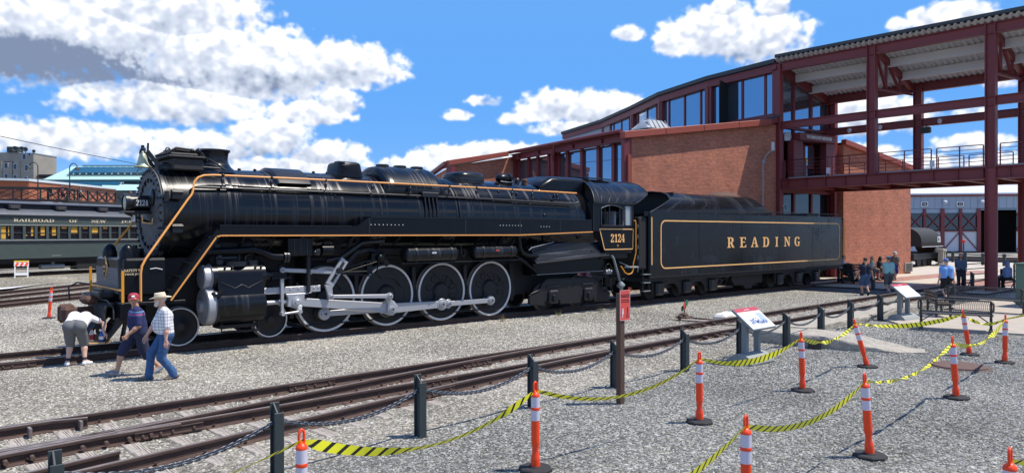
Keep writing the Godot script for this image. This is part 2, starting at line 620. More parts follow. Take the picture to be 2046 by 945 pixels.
# ---------------------------------------------------------------- surfaces
func materials() -> void:
	mat("black_paint", 0.010, 0.011, 0.014, 0.25)
	mat("satin_black", 0.007, 0.008, 0.012, 0.36)
	mat("dull_black", 0.012, 0.012, 0.013, 0.7)
	mat("frame_black", 0.006, 0.006, 0.008, 0.6)
	mat("orange_line", 0.80, 0.35, 0.09, 0.4)
	mat("gold_line", 0.88, 0.50, 0.18, 0.45)
	mat("yellow_pipe", 0.72, 0.30, 0.02, 0.45)
	mat("rod_silver", 0.38, 0.39, 0.42, 0.4, 0.25)
	mat("disc_silver", 0.30, 0.31, 0.34, 0.4, 0.35)
	mat("white_rim", 0.62, 0.62, 0.62, 0.55)
	mat("white_paint", 0.78, 0.78, 0.78, 0.5)
	mat("cream_letter", 0.74, 0.62, 0.42, 0.6)
	mat("brass", 0.44, 0.47, 0.34, 0.45, 0.2)
	mat("red_beam", 0.185, 0.030, 0.034, 0.5)
	mat("red_coping", 0.33, 0.075, 0.050, 0.55)
	mat("dark_roof", 0.045, 0.055, 0.06, 0.6)
	mat("grey_steel", 0.30, 0.33, 0.36, 0.6)
	mat("deck_metal", 0.62, 0.63, 0.64, 0.6)
	mat("post_green", 0.030, 0.042, 0.046, 0.55)
	mat("chain_steel", 0.10, 0.115, 0.14, 0.4, 0.6)
	mat("orange_plastic", 0.90, 0.060, 0.008, 0.42)
	mat("rubber", 0.022, 0.022, 0.024, 0.8)
	mat("reflective_white", 0.60, 0.57, 0.66, 0.4)
	mat("sign_red", 0.74, 0.085, 0.07, 0.5)
	mat("sign_brown", 0.10, 0.055, 0.038, 0.7)
	mat("print_black", 0.012, 0.012, 0.012, 0.7)
	mat("grey_post", 0.19, 0.22, 0.235, 0.6)
	mat("panel_white", 0.72, 0.76, 0.80, 0.35)
	mat("panel_red", 0.45, 0.045, 0.07, 0.4)
	mat("cabinet_green", 0.10, 0.17, 0.13, 0.5)
	mat("coach_green", 0.050, 0.072, 0.068, 0.42)
	mat("coach_line", 0.30, 0.33, 0.32, 0.5)
	mat("coach_dark", 0.012, 0.016, 0.028, 0.5)
	mat("blind", 0.62, 0.34, 0.05, 0.7)
	mat("teal_roof", 0.42, 0.64, 0.58, 0.5)
	mat("teal_dark", 0.03, 0.12, 0.15, 0.4)
	mat("mullion_white", 0.62, 0.70, 0.72, 0.5)
	mat("bridge_brown", 0.035, 0.028, 0.028, 0.7)
	mat("siding_blue", 0.30, 0.37, 0.46, 0.6)
	mat("siding_white", 0.55, 0.58, 0.64, 0.6)
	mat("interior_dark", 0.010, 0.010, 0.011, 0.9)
	mat("target_red", 0.50, 0.05, 0.03, 0.5)
	mat("target_green", 0.02, 0.14, 0.06, 0.5)
	var dg := mat("dark_glass", 0.010, 0.014, 0.022, 0.04)
	dg.metallic_specular = 0.72
	mat("blue_glass", 0.34, 0.42, 0.52, 0.015, 0.9)
	var sg := mat("sky_glass", 0.02, 0.10, 0.16, 0.08)
	sg.metallic_specular = 0.7
	var cg := mat("clear_glass", 1, 1, 1, 0.05)
	cg.transparency = BaseMaterial3D.TRANSPARENCY_ALPHA
	cg.albedo_color.a = 0.12
	mottled("rail_rust", Color(0.062, 0.036, 0.030), Color(0.06, 0.035, 0.028), 0.75, 0.7, 0.15, 21)
	mottled("rail_worn", Color(0.19, 0.16, 0.15), Color(0.14, 0.11, 0.10), 0.42, 0.7, 0.0, 22)
	mottled("plate_rust", Color(0.10, 0.062, 0.048), Color(0.09, 0.06, 0.045), 0.85, 0.4, 0.3, 23)
	mottled("weathered_brown", Color(0.085, 0.04, 0.026), Color(0.07, 0.035, 0.022), 0.8, 0.5, 0.2, 24)
	mottled("concrete", Color(0.40, 0.35, 0.29), Color(0.16, 0.14, 0.12), 0.85, 2.2, 0.2, 25)
	mottled("plaza_concrete", Color(0.47, 0.42, 0.35), Color(0.10, 0.09, 0.08), 0.85, 6.0, 0.1, 26)
	mottled("old_concrete", Color(0.36, 0.33, 0.28), Color(0.34, 0.31, 0.27), 0.9, 1.4, 2.2, 27, 0.02, 0.07)
	mottled("asphalt", Color(0.11, 0.105, 0.10), Color(0.06, 0.06, 0.06), 0.9, 1.2, 0.4, 28, 0.01, 0.3)
	mottled("dirt", Color(0.27, 0.24, 0.20), Color(0.18, 0.16, 0.13), 0.95, 1.8, 1.0, 29)
	mottled("tower_concrete", Color(0.30, 0.28, 0.24), Color(0.14, 0.13, 0.11), 0.85, 14.0, 0.0, 30)
	mottled("sooty_black", Color(0.020, 0.020, 0.021), Color(0.022, 0.020, 0.018), 0.6, 0.5, 0.5, 31)
	mottled("smokebox_grey", Color(0.075, 0.08, 0.088), Color(0.10, 0.10, 0.10), 0.6, 0.9, 0.4, 32)
	mottled("painted_wall_black", Color(0.004, 0.005, 0.008), Color(0.003, 0.003, 0.005), 0.28, 1.3, 0.0, 33)
	mottled("coach_roof", Color(0.075, 0.085, 0.105), Color(0.05, 0.05, 0.055), 0.55, 2.5, 0.0, 34)
	mottled("coach_body", Color(0.060, 0.082, 0.080), Color(0.022, 0.024, 0.024), 0.42, 1.6, 0.0, 35)
	M.painted_wall_black.metallic_specular = 0.35
	M["gravel"] = gravel_material()
	M["ballast"] = M.gravel.duplicate()
	M.ballast.albedo_color = Color(1.0, 0.985, 0.955)
	M.gravel.albedo_color = Color(0.94, 0.95, 0.955)
	M["brick"] = brick_material("brick", 0.203, 0.0677, Color(0.54, 0.180, 0.100), Color(0.60, 0.44, 0.35))
	M["paver"] = brick_material("paver", 0.20, 0.10, Color(0.42, 0.22, 0.17), Color(0.40, 0.30, 0.25))
	M["tie_wood"] = tie_material()
	M["boiler"] = streaked("boiler", 41, 0.030, 0.15)
	M["streaky_black"] = streaked("streaky_black", 42, 0.055, 0.24)
	M["apron_streaks"] = streaked("apron_streaks", 44, 0.16, 0.25)
	M["tank_black"] = streaked("tank_black", 43, 0.022, 0.22)
	M["ribbed"] = ribbed_material()

func gravel_material() -> StandardMaterial3D:
	var w := 512
	var a := noise_bytes(w, w, 3, 0.075, 1, FastNoiseLite.TYPE_CELLULAR, FastNoiseLite.RETURN_CELL_VALUE)
	var h := noise_bytes(w, w, 3, 0.075, 1, FastNoiseLite.TYPE_CELLULAR, FastNoiseLite.RETURN_DISTANCE)
	var b := noise_bytes(w, w, 5, 0.006, 3)
	var d := PackedByteArray()
	d.resize(w * w * 3)
	for k in w * w:
		var t := a[k] / 255.0
		var s := 0.20 + 0.46 * t * t + 0.07 * (b[k] / 255.0 - 0.5)
		var edge := 1.0 - 0.45 * smoothstep(0.5, 0.95, h[k] / 255.0)
		var warm := fposmod(t * 7.3, 1.0)
		var q := Color(s * edge * (0.98 + 0.06 * warm), s * edge * (0.98 + 0.04 * warm), s * edge * (0.97 - 0.06 * warm)).linear_to_srgb()
		d[k * 3] = clampi(int(q.r * 255), 0, 255); d[k * 3 + 1] = clampi(int(q.g * 255), 0, 255); d[k * 3 + 2] = clampi(int(q.b * 255), 0, 255)
		h[k] = 255 - h[k]
	var m := StandardMaterial3D.new()
	m.resource_name = "gravel"
	m.albedo_texture = tex(w, w, d)
	m.roughness = 0.95
	m.metallic_specular = 0.2
	m.uv1_triplanar = true
	m.uv1_world_triplanar = true
	m.uv1_scale = Vector3.ONE / 1.7
	m.heightmap_enabled = true
	m.heightmap_texture = tex(w, w, h, Image.FORMAT_L8)
	m.heightmap_scale = 2.0
	# broad, irregular lighter and browner patches over the fine pattern
	var c1 := noise_bytes(w, w, 8, 0.008, 4)
	var c2 := noise_bytes(w, w, 9, 0.05, 3)
	var o := PackedByteArray()
	o.resize(w * w * 3)
	for k in w * w:
		var t := 0.80 + 0.30 * (c1[k] / 255.0) + 0.10 * (c2[k] / 255.0 - 0.5)
		o[k * 3] = clampi(int(t * 232), 0, 255); o[k * 3 + 1] = clampi(int(t * 229), 0, 255); o[k * 3 + 2] = clampi(int(t * 224), 0, 255)
	m.detail_enabled = true
	m.detail_blend_mode = BaseMaterial3D.BLEND_MODE_MUL
	m.detail_uv_layer = BaseMaterial3D.DETAIL_UV_2
	m.detail_albedo = tex(w, w, o)
	m.uv2_triplanar = true
	m.uv2_world_triplanar = true
	m.uv2_scale = Vector3.ONE / 19.0
	return m

# running bond; the tile is eight bricks wide and sixteen courses high
func brick_material(called: String, bw: float, bh: float, base: Color, mortar: Color) -> StandardMaterial3D:
	var w := 512
	var nb := 8
	var nc := 16
	var tone := []
	var r2 := RandomNumberGenerator.new()
	r2.seed = hash(called)
	for k in nb * nc: tone.push_back(r2.randf_range(-1.0, 1.0))
	var fine := noise_bytes(w, w, 15, 0.12, 3)
	var d := PackedByteArray()
	d.resize(w * w * 3)
	var hh := PackedByteArray()
	hh.resize(w * w)
	for y in w:
		var row := y * nc / w
		var fy := fposmod(y * float(nc) / w, 1.0)
		for xx in w:
			var bx := xx * float(nb) / w + (0.5 if row % 2 else 0.0)
			var colm := int(bx) % nb
			var fx := fposmod(bx, 1.0)
			var ex := minf(fx, 1.0 - fx) * bw
			var ey := minf(fy, 1.0 - fy) * bh
			var inb := smoothstep(0.002, 0.0055, minf(ex, ey))
			var t: float = tone[row * nb + colm]
			var nz := fine[y * w + xx] / 255.0 - 0.5
			var c := Color(base.r * (1.0 + 0.22 * t + 0.3 * nz), base.g * (1.0 + 0.26 * t + 0.3 * nz), base.b * (1.0 + 0.20 * t + 0.3 * nz))
			c = mortar.lerp(c, inb).linear_to_srgb()
			var k := y * w + xx
			d[k * 3] = clampi(int(c.r * 255), 0, 255); d[k * 3 + 1] = clampi(int(c.g * 255), 0, 255); d[k * 3 + 2] = clampi(int(c.b * 255), 0, 255)
			hh[k] = int(inb * 200.0 + 40.0 * (nz + 0.5))
	var m := StandardMaterial3D.new()
	m.resource_name = called
	m.albedo_texture = tex(w, w, d)
	m.roughness = 0.85
	m.uv1_triplanar = true
	m.uv1_world_triplanar = true
	m.uv1_triplanar_sharpness = 8.0
	m.uv1_scale = V(1.0 / (bw * nb), 1.0 / (bh * nc), 1.0 / (bw * nb))
	m.heightmap_enabled = true
	m.heightmap_texture = tex(w, w, hh, Image.FORMAT_L8)
	m.heightmap_scale = 0.8
	var c1 := noise_bytes(256, 256, 18, 0.02, 4)
	var o := PackedByteArray()
	o.resize(256 * 256 * 3)
	for k in 256 * 256:
		var t := 0.86 + 0.14 * c1[k] / 255.0
		for j in 3: o[k * 3 + j] = int(t * 250)
	m.detail_enabled = true
	m.detail_blend_mode = BaseMaterial3D.BLEND_MODE_MUL
	m.detail_uv_layer = BaseMaterial3D.DETAIL_UV_2
	m.detail_albedo = tex(256, 256, o)
	m.uv2_triplanar = true
	m.uv2_world_triplanar = true
	m.uv2_scale = Vector3.ONE / 7.0
	return m

# weathered sleepers: long grain and cracks along local x
func tie_material() -> StandardMaterial3D:
	var w := 256
	var f := fnl(51, 0.05, 4)
	var d := PackedByteArray()
	d.resize(w * w * 3)
	var hh := PackedByteArray()
	hh.resize(w * w)
	for y in w:
		for xx in w:
			var a := f.get_noise_2d(xx * 0.12, y * 2.2)
			var b := f.get_noise_2d(xx * 0.5 + 400.0, y * 0.5)
			var s := 0.33 + 0.16 * a + 0.10 * b
			if a < -0.34: s *= 0.35
			var q := Color(s * 1.05, s * 0.95, s * 0.84).linear_to_srgb()
			var k := y * w + xx
			d[k * 3] = clampi(int(q.r * 255), 0, 255); d[k * 3 + 1] = clampi(int(q.g * 255), 0, 255); d[k * 3 + 2] = clampi(int(q.b * 255), 0, 255)
			hh[k] = clampi(int((a + 0.5) * 255), 0, 255)
	var m := StandardMaterial3D.new()
	m.resource_name = "tie_wood"
	m.albedo_texture = tex(w, w, d)
	m.roughness = 0.95
	m.metallic_specular = 0.2
	m.uv1_triplanar = true
	m.uv1_scale = Vector3.ONE / 0.6
	m.heightmap_enabled = true
	m.heightmap_texture = tex(w, w, hh, Image.FORMAT_L8)
	m.heightmap_scale = 0.6
	return m

# black paint with pale rain streaks running down; u goes along, v round or down
func streaked(called: String, sd: int, amount: float, rough: float) -> StandardMaterial3D:
	var w := 1024
	var h := 256
	var f := fnl(sd, 0.02, 4)
	var d := PackedByteArray()
	d.resize(w * h * 3)
	var ro := PackedByteArray()
	ro.resize(w * h)
	for y in h:
		for xx in w:
			var a := f.get_noise_2d(xx * 1.1, y * 0.10)
			var b := f.get_noise_2d(xx * 0.35 + 900.0, y * 0.4 + 77.0)
			var c := f.get_noise_2d(xx * 4.0 + 300.0, y * 0.07)
			var t := 0.5 * smoothstep(0.25, 0.9, a * 0.6 + 1.0 * b) + 0.9 * smoothstep(0.34, 0.66, c + 0.6 * b)
			var s := 0.006 + amount * t * 0.55
			var q := Color(s * 0.82, s * 0.95, s * 1.30).linear_to_srgb()
			var k := y * w + xx
			d[k * 3] = clampi(int(q.r * 255), 0, 255); d[k * 3 + 1] = clampi(int(q.g * 255), 0, 255); d[k * 3 + 2] = clampi(int(q.b * 255), 0, 255)
			ro[k] = clampi(int((rough + 0.25 * t + 0.06 * b) * 255), 0, 255)
	var m := StandardMaterial3D.new()
	m.resource_name = called
	m.albedo_texture = tex(w, h, d)
	m.roughness = 1.0
	m.roughness_texture = tex(w, h, ro, Image.FORMAT_L8)
	m.metallic_specular = 0.45
	M[called] = m
	return m

# corrugated sheet under the walkway roof, ribs across x
func ribbed_material() -> StandardMaterial3D:
	var m := mat("ribbed", 0.40, 0.38, 0.35, 0.6)
	return m

func grounds() -> void:
	# far ground, then the nearer sheets, each a little above the one below
	var g := N()
	for j in range(-24, 24):
		for k in range(-24, 24):
			var a := V(k * 60.0, 0, j * 60.0)
			g.quad(a + V(0, 0, 60), a + V(60, 0, 60), a + V(60, 0, 0), a)
	struct("ground", g, M.gravel)
	var bl := N()
	sheet(bl, [P2(-60, -60), P2(25.4, -60), P2(25.4, 8.6), P2(13, 9.3), P2(-1, 10.3), P2(-12, 12.0), P2(-60, 16)], 0.004)
	struct("ballast", bl, M.ballast)
	var cb := N()
	var ch := Basis(V(0.9272, 0, -0.3746), Vector3.UP, V(0.3746, 0, 0.9272))
	cb.slab(PackedVector2Array([P2(3.6, -0.05), P2(1.9, 0.27), P2(-6.0, 0.27), P2(-8.0, -0.05)]), V(-3.11, 0, -33.76) + ch.x * 46.0, Basis(ch.z, Vector3.UP, -ch.x), 80.0)
	struct("coach_ballast", cb, M.ballast)
	# plaza behind the train
	var p := N()
	sheet(p, [P2(27.5, -8), P2(140, -8), P2(140, 10.5), P2(28.6, 8.6)], 0.075)
	struct("plaza", p, M.plaza_concrete)
	var br := N()
	sheet(br, [P2(30.5, 0.4), P2(52, 1.4), P2(52, 3.2), P2(30.5, 2.2)], 0.079)
	sheet(br, [P2(28.2, 4.2), P2(40, 4.6), P2(40, 7.9), P2(28.6, 7.6)], 0.079)
	struct("brick_paving", br, M.paver)
	var asp := N()
	sheet(asp, [P2(25.2, -1.5), P2(27.5, -1.5), P2(28.6, 6.0), P2(28.2, 8.2), P2(25.8, 8.6)], 0.02)
	struct("asphalt_path", asp, M.asphalt)
	# concrete walk under the benches
	var wk := N()
	sheet(wk, [P2(13.6, 10.9), P2(15.1, 9.6), P2(30, 9.2), P2(34, 16), P2(15.0, 15.5)], 0.05, 0.1)
	struct("concrete_walk", wk, M.concrete)

func sheet(b: MB, poly: Array, y: float, thick := 0.0) -> void:
	var pl := PackedVector2Array(poly)
	# x, z outline laid flat
	var q := PackedVector2Array()
	for p in pl: q.push_back(P2(p.x, -p.y))
	var fr := Basis(Vector3.RIGHT, V(0, 0, -1), Vector3.UP)
	if thick > 0.0: b.slab(q, V(0, y - thick, 0), fr, thick)
	else: b.face(q if not Geometry2D.is_polygon_clockwise(q) else rev(q), Vector3.ZERO, fr, y, false)

func rev(q: PackedVector2Array) -> PackedVector2Array:
	var r := q.duplicate()
	r.reverse()
	return r

# loose stones where they can be told apart; the sheet below carries the rest
func gravel() -> void:
	var fine := []
	for s in 5:
		var b := N()
		var r2 := RandomNumberGenerator.new()
		r2.seed = 300 + s
		var pts := []
		for t in [0.0, 1.0, 2.0, 3.0]:
			var ring := PackedVector3Array()
			for k in 5:
				var an: float = TAU * (k + 0.5 * t) / 5.0
				var rad: float = [0.25, 0.9, 1.0, 0.35][int(t)] * r2.randf_range(0.7, 1.25)
				ring.push_back(V(cos(an) * rad, [0.62, 0.32, -0.2, -0.5][int(t)] * r2.randf_range(0.8, 1.2), -sin(an) * rad))
			pts.push_back(ring)
		for t in 3:
			for k in 5:
				var a0: Vector3 = pts[t][k]; var a1: Vector3 = pts[t][(k + 1) % 5]
				var b0: Vector3 = pts[t + 1][k]; var b1: Vector3 = pts[t + 1][(k + 1) % 5]
				b.tri(b0, a1, a0); b.tri(b0, b1, a1)
		b.tri(pts[0][0], pts[0][1], pts[0][2]); b.tri(pts[0][0], pts[0][2], pts[0][3]); b.tri(pts[0][0], pts[0][3], pts[0][4])
		fine.push_back(b.mesh())
	var sm := StandardMaterial3D.new()
	sm.resource_name = "stone"
	sm.vertex_color_use_as_albedo = true
	sm.roughness = 0.9
	sm.metallic_specular = 0.25
	var cam := V(-9.63, 2.815, 19.33)
	var fw := V(0.6646, 0, -0.7472)
	var rt := V(0.7472, 0, 0.6646)
	var buckets := [[], [], [], [], []]
	var shade := [[], [], [], [], []]
	var patch := fnl(61, 0.16, 3)
	var placed := 0
	var r3 := RandomNumberGenerator.new()
	r3.seed = 4
	var d := 6.0
	while d < 36.0:
		var step := 0.10
		var per := 760.0 * clampf(13.0 / d, 0.30, 1.0)
		var half := d * 0.715 + 0.8
		var cnt := int(half * 2.0 * step * per)
		for k in cnt:
			var dd := d + r3.randf() * step
			var g := cam + fw * dd + rt * r3.randf_range(-half, half)
			var x := g.x
			var z := g.z
			if not loose(x, z): continue
			var s := r3.randi() % 5
			var sz := r3.randf_range(0.007, 0.015) * clampf(0.65 + dd / 24.0, 0.9, 1.6)
			var bs := Basis.from_euler(V(r3.randf_range(-0.5, 0.5), r3.randf() * TAU, r3.randf_range(-0.5, 0.5))).scaled(V(sz * r3.randf_range(0.8, 1.4), sz * r3.randf_range(0.6, 1.0), sz))
			buckets[s].push_back(Transform3D(bs, V(x, ground_at(x, z) + sz * r3.randf_range(-0.1, 0.35), z)))
			var t := r3.randf()
			var v: float = 0.14 + 0.46 * t * t + 0.10 * patch.get_noise_2d(x, z)
			var warm := smoothstep(11.5, 9.5, z)
			v *= lerpf(0.86, 1.08, warm)
			var wm := r3.randf()
			shade[s].push_back(Color(v * lerpf(0.97, 1.02, warm) * (1.0 + 0.05 * wm), v * (0.99 + 0.03 * wm), v * lerpf(1.0, 0.93, warm) * (1.0 - 0.08 * wm)))
			placed += 1
		d += step
	var holder := N()
	for s in 5:
		var mm := MultiMesh.new()
		mm.transform_format = MultiMesh.TRANSFORM_3D
		mm.use_colors = true
		mm.mesh = fine[s]
		mm.instance_count = buckets[s].size()
		for k in buckets[s].size():
			mm.set_instance_transform(k, buckets[s][k])
			mm.set_instance_color(k, shade[s][k])
		var o := MultiMeshInstance3D.new()
		o.name = numbered("gravel_stones")
		o.multimesh = mm
		o.material_override = sm
		o.set_meta("kind", "stuff")
		tag(o, "loose grey gravel lying over the yard between the tracks and posts", "gravel", "loose gravel of the yard")
		add_child(o)

func ground_at(_x: float, _z: float) -> float:
	return 0.0

# where loose stones lie: not on paving, rails or the wooden sleepers
func loose(x: float, z: float) -> bool:
	if x > 13.7 and z > 9.3 and z < 16.0: return false
	if x > 25.2 and z < 8.7: return false
	if absf(z) < 0.55 and x > -4.5: return false
	for zz in rails_at(x):
		if absf(z - zz) < 0.07: return false
	# sleepers of the turnout track
	if x > -12.0 and x < 27.0:
		var hi := track_far(x) - 0.52
		var lo := maxf(track_near(x), hi) + 0.52
		if z > hi and z < lo:
			var ph := fposmod(x + 12.0 + 0.03 * sin(z * 3.0), 0.56)
			if ph < 0.23 and rng.randf() > 0.10: return false
	return true

func track_far(x: float) -> float:
	return 6.72 - 0.029 * x

func track_dev(x: float) -> float:
	if x > 7.0: return 0.0
	if x > -2.5: return 0.0073 * (7.0 - x) * (7.0 - x)
	return 0.0073 * 90.25 + 0.147 * (-2.5 - x)

func track_near(x: float) -> float:
	return track_far(x) + 1.47 + track_dev(x)

func rails_at(x: float) -> Array:
	var a := [0.7525, -0.7525, track_far(x), track_near(x)]
	if x < 7.0:
		a.push_back(track_far(x) + track_dev(x))
		a.push_back(track_far(x) + 1.47)
	return a

# ---------------------------------------------------------------- the brick museum
const E_DIR := Vector3(0.9914, 0, 0.1305)      # along its street walls

func wall_quad(b: MB, p: Vector3, q: Vector3, y0: float, yp: float, yq: float, thick: float) -> void:
	# an upright wall from p to q (plan), its outside to the right of p -> q seen from above turned to the viewer
	var d := (q - p).normalized()
	var nn := V(-d.z, 0, d.x)
	var a := V(p.x, y0, p.z); var c := V(q.x, y0, q.z)
	var at := V(p.x, yp, p.z); var ct := V(q.x, yq, q.z)
	var o := -nn * thick
	b.quad(a, c, ct, at)
	b.quad(c + o, a + o, at + o, ct + o)
	b.quad(at, ct, ct + o, at + o)
	b.quad(a + o, a, at, at + o)
	b.quad(c, c + o, ct + o, ct)

func museum() -> void:
	var o := thing("museum_building", "red brick museum with a tall curved glazed hall and sloping red roof edges", "building", Vector3.ZERO)
	var K := V(30.8, 0, -2.7)
	var L := K - E_DIR * 11.9
	# street wall behind the cab and tender
	var w := N()
	wall_quad(w, L, K, -0.2, 7.6, 9.2, 0.4)
	part("brick_wall", w, M.brick, o)
	var cp := N()
	var up := V(0, 1, 0)
	var c0 := L - E_DIR * 0.45 + V(0, 7.66, 0.12)
	var c1 := K - E_DIR * 0.9 + V(0, 9.24, 0.12)
	var seg := 4
	for k in seg:
		var a := c0.lerp(c1, k / float(seg))
		var b := c0.lerp(c1, (k + 1.0) / seg) - E_DIR * 0.02
		part("coping", N().bar(a, b, 0.34, 0.34, 0.02), M.red_coping, o)
	part("eave_beam", N().bar(c1 + E_DIR * 0.02 + V(0, 0.02, -0.05), K + V(0, 9.5, 0.05), 0.30, 0.34, 0.01), M.red_beam, o)
	part("eave_flashing", N().bar(c1 + E_DIR * 0.02 + V(0, 0.24, 0.0), K + V(0.0, 9.72, 0.14), 0.42, 0.10), M.dark_roof, o)
	# its roof and the low wings behind
	var r := N()
	var B1 := V(21.2, 7.85, -15.2)
	var B2 := V(34.2, 9.6, -14.0)
	r.quad(L + V(-0.45, 7.82, 0.05), K + V(0, 9.45, 0.05), B2, B1 + V(-0.2, 0, 0))
	part("low_roof", r, M.dark_roof, o)
	# west front: two bays of tall glass between red columns
	var Q1 := L
	var Q2 := V(21.2, 0, -15.2)
	var d := (Q2 - Q1).normalized()
	var inn := V(-d.z, 0, d.x)
	if inn.x < 0: inn = -inn
	var g0 := inn * 0.35
	var s0 := [0.40, 1.45, 2.73, 4.22, 5.61, 6.47]
	var s1 := [6.98, 7.51, 8.72, 9.75, 10.94]
	for bay in [s0, s1]:
		for k in bay.size() - 1:
			var a: Vector3 = Q1 + d * (bay[k] + 0.05) + g0
			var b: Vector3 = Q1 + d * (bay[k + 1] - 0.05) + g0
			var gl := N()
			gl.quad(V(b.x, 0.5, b.z), V(a.x, 0.5, a.z), V(a.x, 7.42, a.z), V(b.x, 7.42, b.z))
			part("window_pane", gl, M.blue_glass, o)
		for s in bay:
			var a: Vector3 = Q1 + d * s + inn * 0.28
			part("mullion", N().bar(a + up * 0.4, a + up * 7.5, 0.12, 0.22, 0.0, d), M.red_beam, o)
	for s in [0.12, 6.72, 11.2]:
		var a: Vector3 = Q1 + d * s + inn * 0.1
		part("column", N().bar(a, a + up * 7.6, 0.26, 0.34, 0.0, d), M.red_beam, o)
	part("corner_column", N().bar(L + V(-0.22, 0, 0.06), L + V(-0.22, 7.4, 0.06), 0.32, 0.26, 0.0, d), M.red_beam, o)
	part("downpipe", N().bar(L + V(-0.17, 0, 0.24), L + V(-0.17, 6.7, 0.24), 0.17, 0.12, 0.0, d), M.red_coping, o)
	var hb := N().bar(Q1 + up * 7.6, Q2 + up * 7.6, 0.16, 0.34)
	hb.bar(Q1 + up * 7.44 - inn * 0.05, Q2 + up * 7.44 - inn * 0.05, 0.26, 0.05).bar(Q1 + up * 7.76 - inn * 0.05, Q2 + up * 7.76 - inn * 0.05, 0.3, 0.05)
	part("header_beam", hb, M.red_beam, o)
	for s in [1.9, 4.5, 8.0, 10.2]:
		var a: Vector3 = Q1 + d * s - inn * 0.12
		part("stiffener", N().bar(a + up * 7.46, a + up * 7.74, 0.03, 0.14), M.red_beam, o)
	part("gutter", N().tube([Q1 + up * 7.88 - inn * 0.42, Q2 + up * 7.88 - inn * 0.42], 0.10, 10), M.red_beam, o)
	part("gutter_drop", N().tube([Q1 + d * 5.9 + up * 7.85 - inn * 0.42, Q1 + d * 5.95 + up * 7.6 - inn * 0.4, Q1 + d * 6.5 + up * 7.2 - inn * 0.1, Q1 + d * 6.6 + up * 6.9, Q1 + d * 6.6], 0.08, 8), M.red_beam, o)
	# dark back walls, so the glass has a room behind it
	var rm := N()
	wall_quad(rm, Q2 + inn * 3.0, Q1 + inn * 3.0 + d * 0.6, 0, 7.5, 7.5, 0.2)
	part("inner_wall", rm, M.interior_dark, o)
	# second wing farther back
	var w2 := N()
	var R2 := V(21.2, 0, -15.2)
	var L2 := R2 - E_DIR * 4.4
	wall_quad(w2, L2, R2, -0.2, 6.85, 7.65, 0.4)
	wall_quad(w2, L2 + V(5.0, 0, -12.0), L2 + V(-0.02, 0, -0.1), -0.2, 6.2, 6.8, 0.4)
	part("brick_wall", w2, M.brick, o)
	part("coping", N().bar(L2 + V(-0.4, 7.0, 0.1), R2 + V(-0.6, 7.78, 0.1), 0.34, 0.3, 0.02), M.red_coping, o)
	part("column", N().bar(L2 + V(-0.15, 0, 0.1), L2 + V(-0.15, 6.8, 0.1), 0.5, 0.3), M.red_beam, o)
	part("gutter", N().bar(L2 + V(-0.4, 7.0, 0.0), L2 + V(5.4, 6.4, -12.0), 0.3, 0.2), M.red_beam, o)
	var r2 := N()
	r2.quad(L2 + V(-0.3, 7.05, 0), R2 + V(0, 7.8, 0), R2 + V(3, 7.8, -12), L2 + V(4.6, 6.5, -12))
	part("low_roof", r2, M.dark_roof, o)
	# roof ventilator
	var vt := thing("roof_ventilator", "grey sheet metal roof ventilator on the low museum roof", "ventilator", V(23.4, 8.28, -6.1), -0.13)
	part("curb", N().box(V(0, 0.12, 0), V(1.5, 0.3, 0.8)), M.dark_roof, vt)
	var hood := N()
	var rr := []
	for k in 9:
		var t := k / 8.0
		var xx := -1.0 + 2.0 * t
		var top := 0.78 if k > 1 and k < 7 else (0.34 if k in [0, 8] else 0.66)
		rr.push_back(PackedVector3Array([V(xx, 0.24, 0.62), V(xx, 0.30, 0.62), V(xx * 0.92, top, 0.28), V(xx * 0.92, top, -0.28), V(xx, 0.30, -0.62), V(xx, 0.24, -0.62)]))
	hood.hull(rr, true, true, true)
	part("hood", hood, M.grey_steel, vt)
	for k in 5:
		var xx := -0.7 + 0.35 * k
		part("seam", N().bar(V(xx, 0.32, 0.645), V(xx * 0.94, 0.8, 0.29), 0.03, 0.03), M.grey_steel, vt)
	# the hall: its long west side bends round, glazed above the low roof
	var pts := [P2(30.8, -2.7), P2(31.95, -8.1), P2(34.0, -13.5), P2(37.0, -18.5), P2(40.5, -24.8), P2(43.5, -32.6)]
	var panes := [[0.34, 0.92], [1.04, 2.70], [2.84, 4.55], [4.70, 5.24]]
	for k in 5:
		var a := V(pts[k].x, 0, pts[k].y)
		var b := V(pts[k + 1].x, 0, pts[k + 1].y)
		var len := (b - a).length()
		var u := (b - a) / len
		var io := V(-u.z, 0, u.x)
		if io.x < 0: io = -io
		var lo := N()
		wall_quad(lo, b, a, 0.0, 9.9, 9.9, 0.3)
		part("hall_wall", lo, M.red_beam, o)
		part("eave_beam", N().bar(a + up * 12.52, b + up * 12.52, 0.3, 0.44), M.red_beam, o)
		if k < 4:
			part("post", N().bar(a + u * 0.1 + up * 9.8, a + u * 0.1 + up * 12.5, 0.28, 0.34, 0.0, u), M.red_beam, o)
			part("post", N().bar(b - u * 0.14 + up * 9.8, b - u * 0.14 + up * 12.5, 0.20, 0.3, 0.0, u), M.red_beam, o)
			var sc := len / 5.5 if k < 3 else 1.0
			for p in panes:
				var pa: Vector3 = a + u * p[0] * sc + io * 0.12
				var pb: Vector3 = a + u * p[1] * sc + io * 0.12
				var gl := N()
				gl.quad(V(pb.x, 9.9, pb.z), V(pa.x, 9.9, pa.z), V(pa.x, 12.3, pa.z), V(pb.x, 12.3, pb.z))
				part("window_pane", gl, M.blue_glass, o)
				part("mullion", N().bar(pb + u * 0.06 * sc + up * 9.8, pb + u * 0.06 * sc + up * 12.35, 0.12, 0.14, 0.0, u), M.red_beam, o)
			if k == 3:
				var pn := N()
				wall_quad(pn, b, a + u * 5.4, 9.8, 12.3, 12.3, 0.1)
				part("grey_panel", pn, M.grey_steel, o)
		else:
			var pn := N()
			wall_quad(pn, b, a, 9.8, 12.3, 12.3, 0.1)
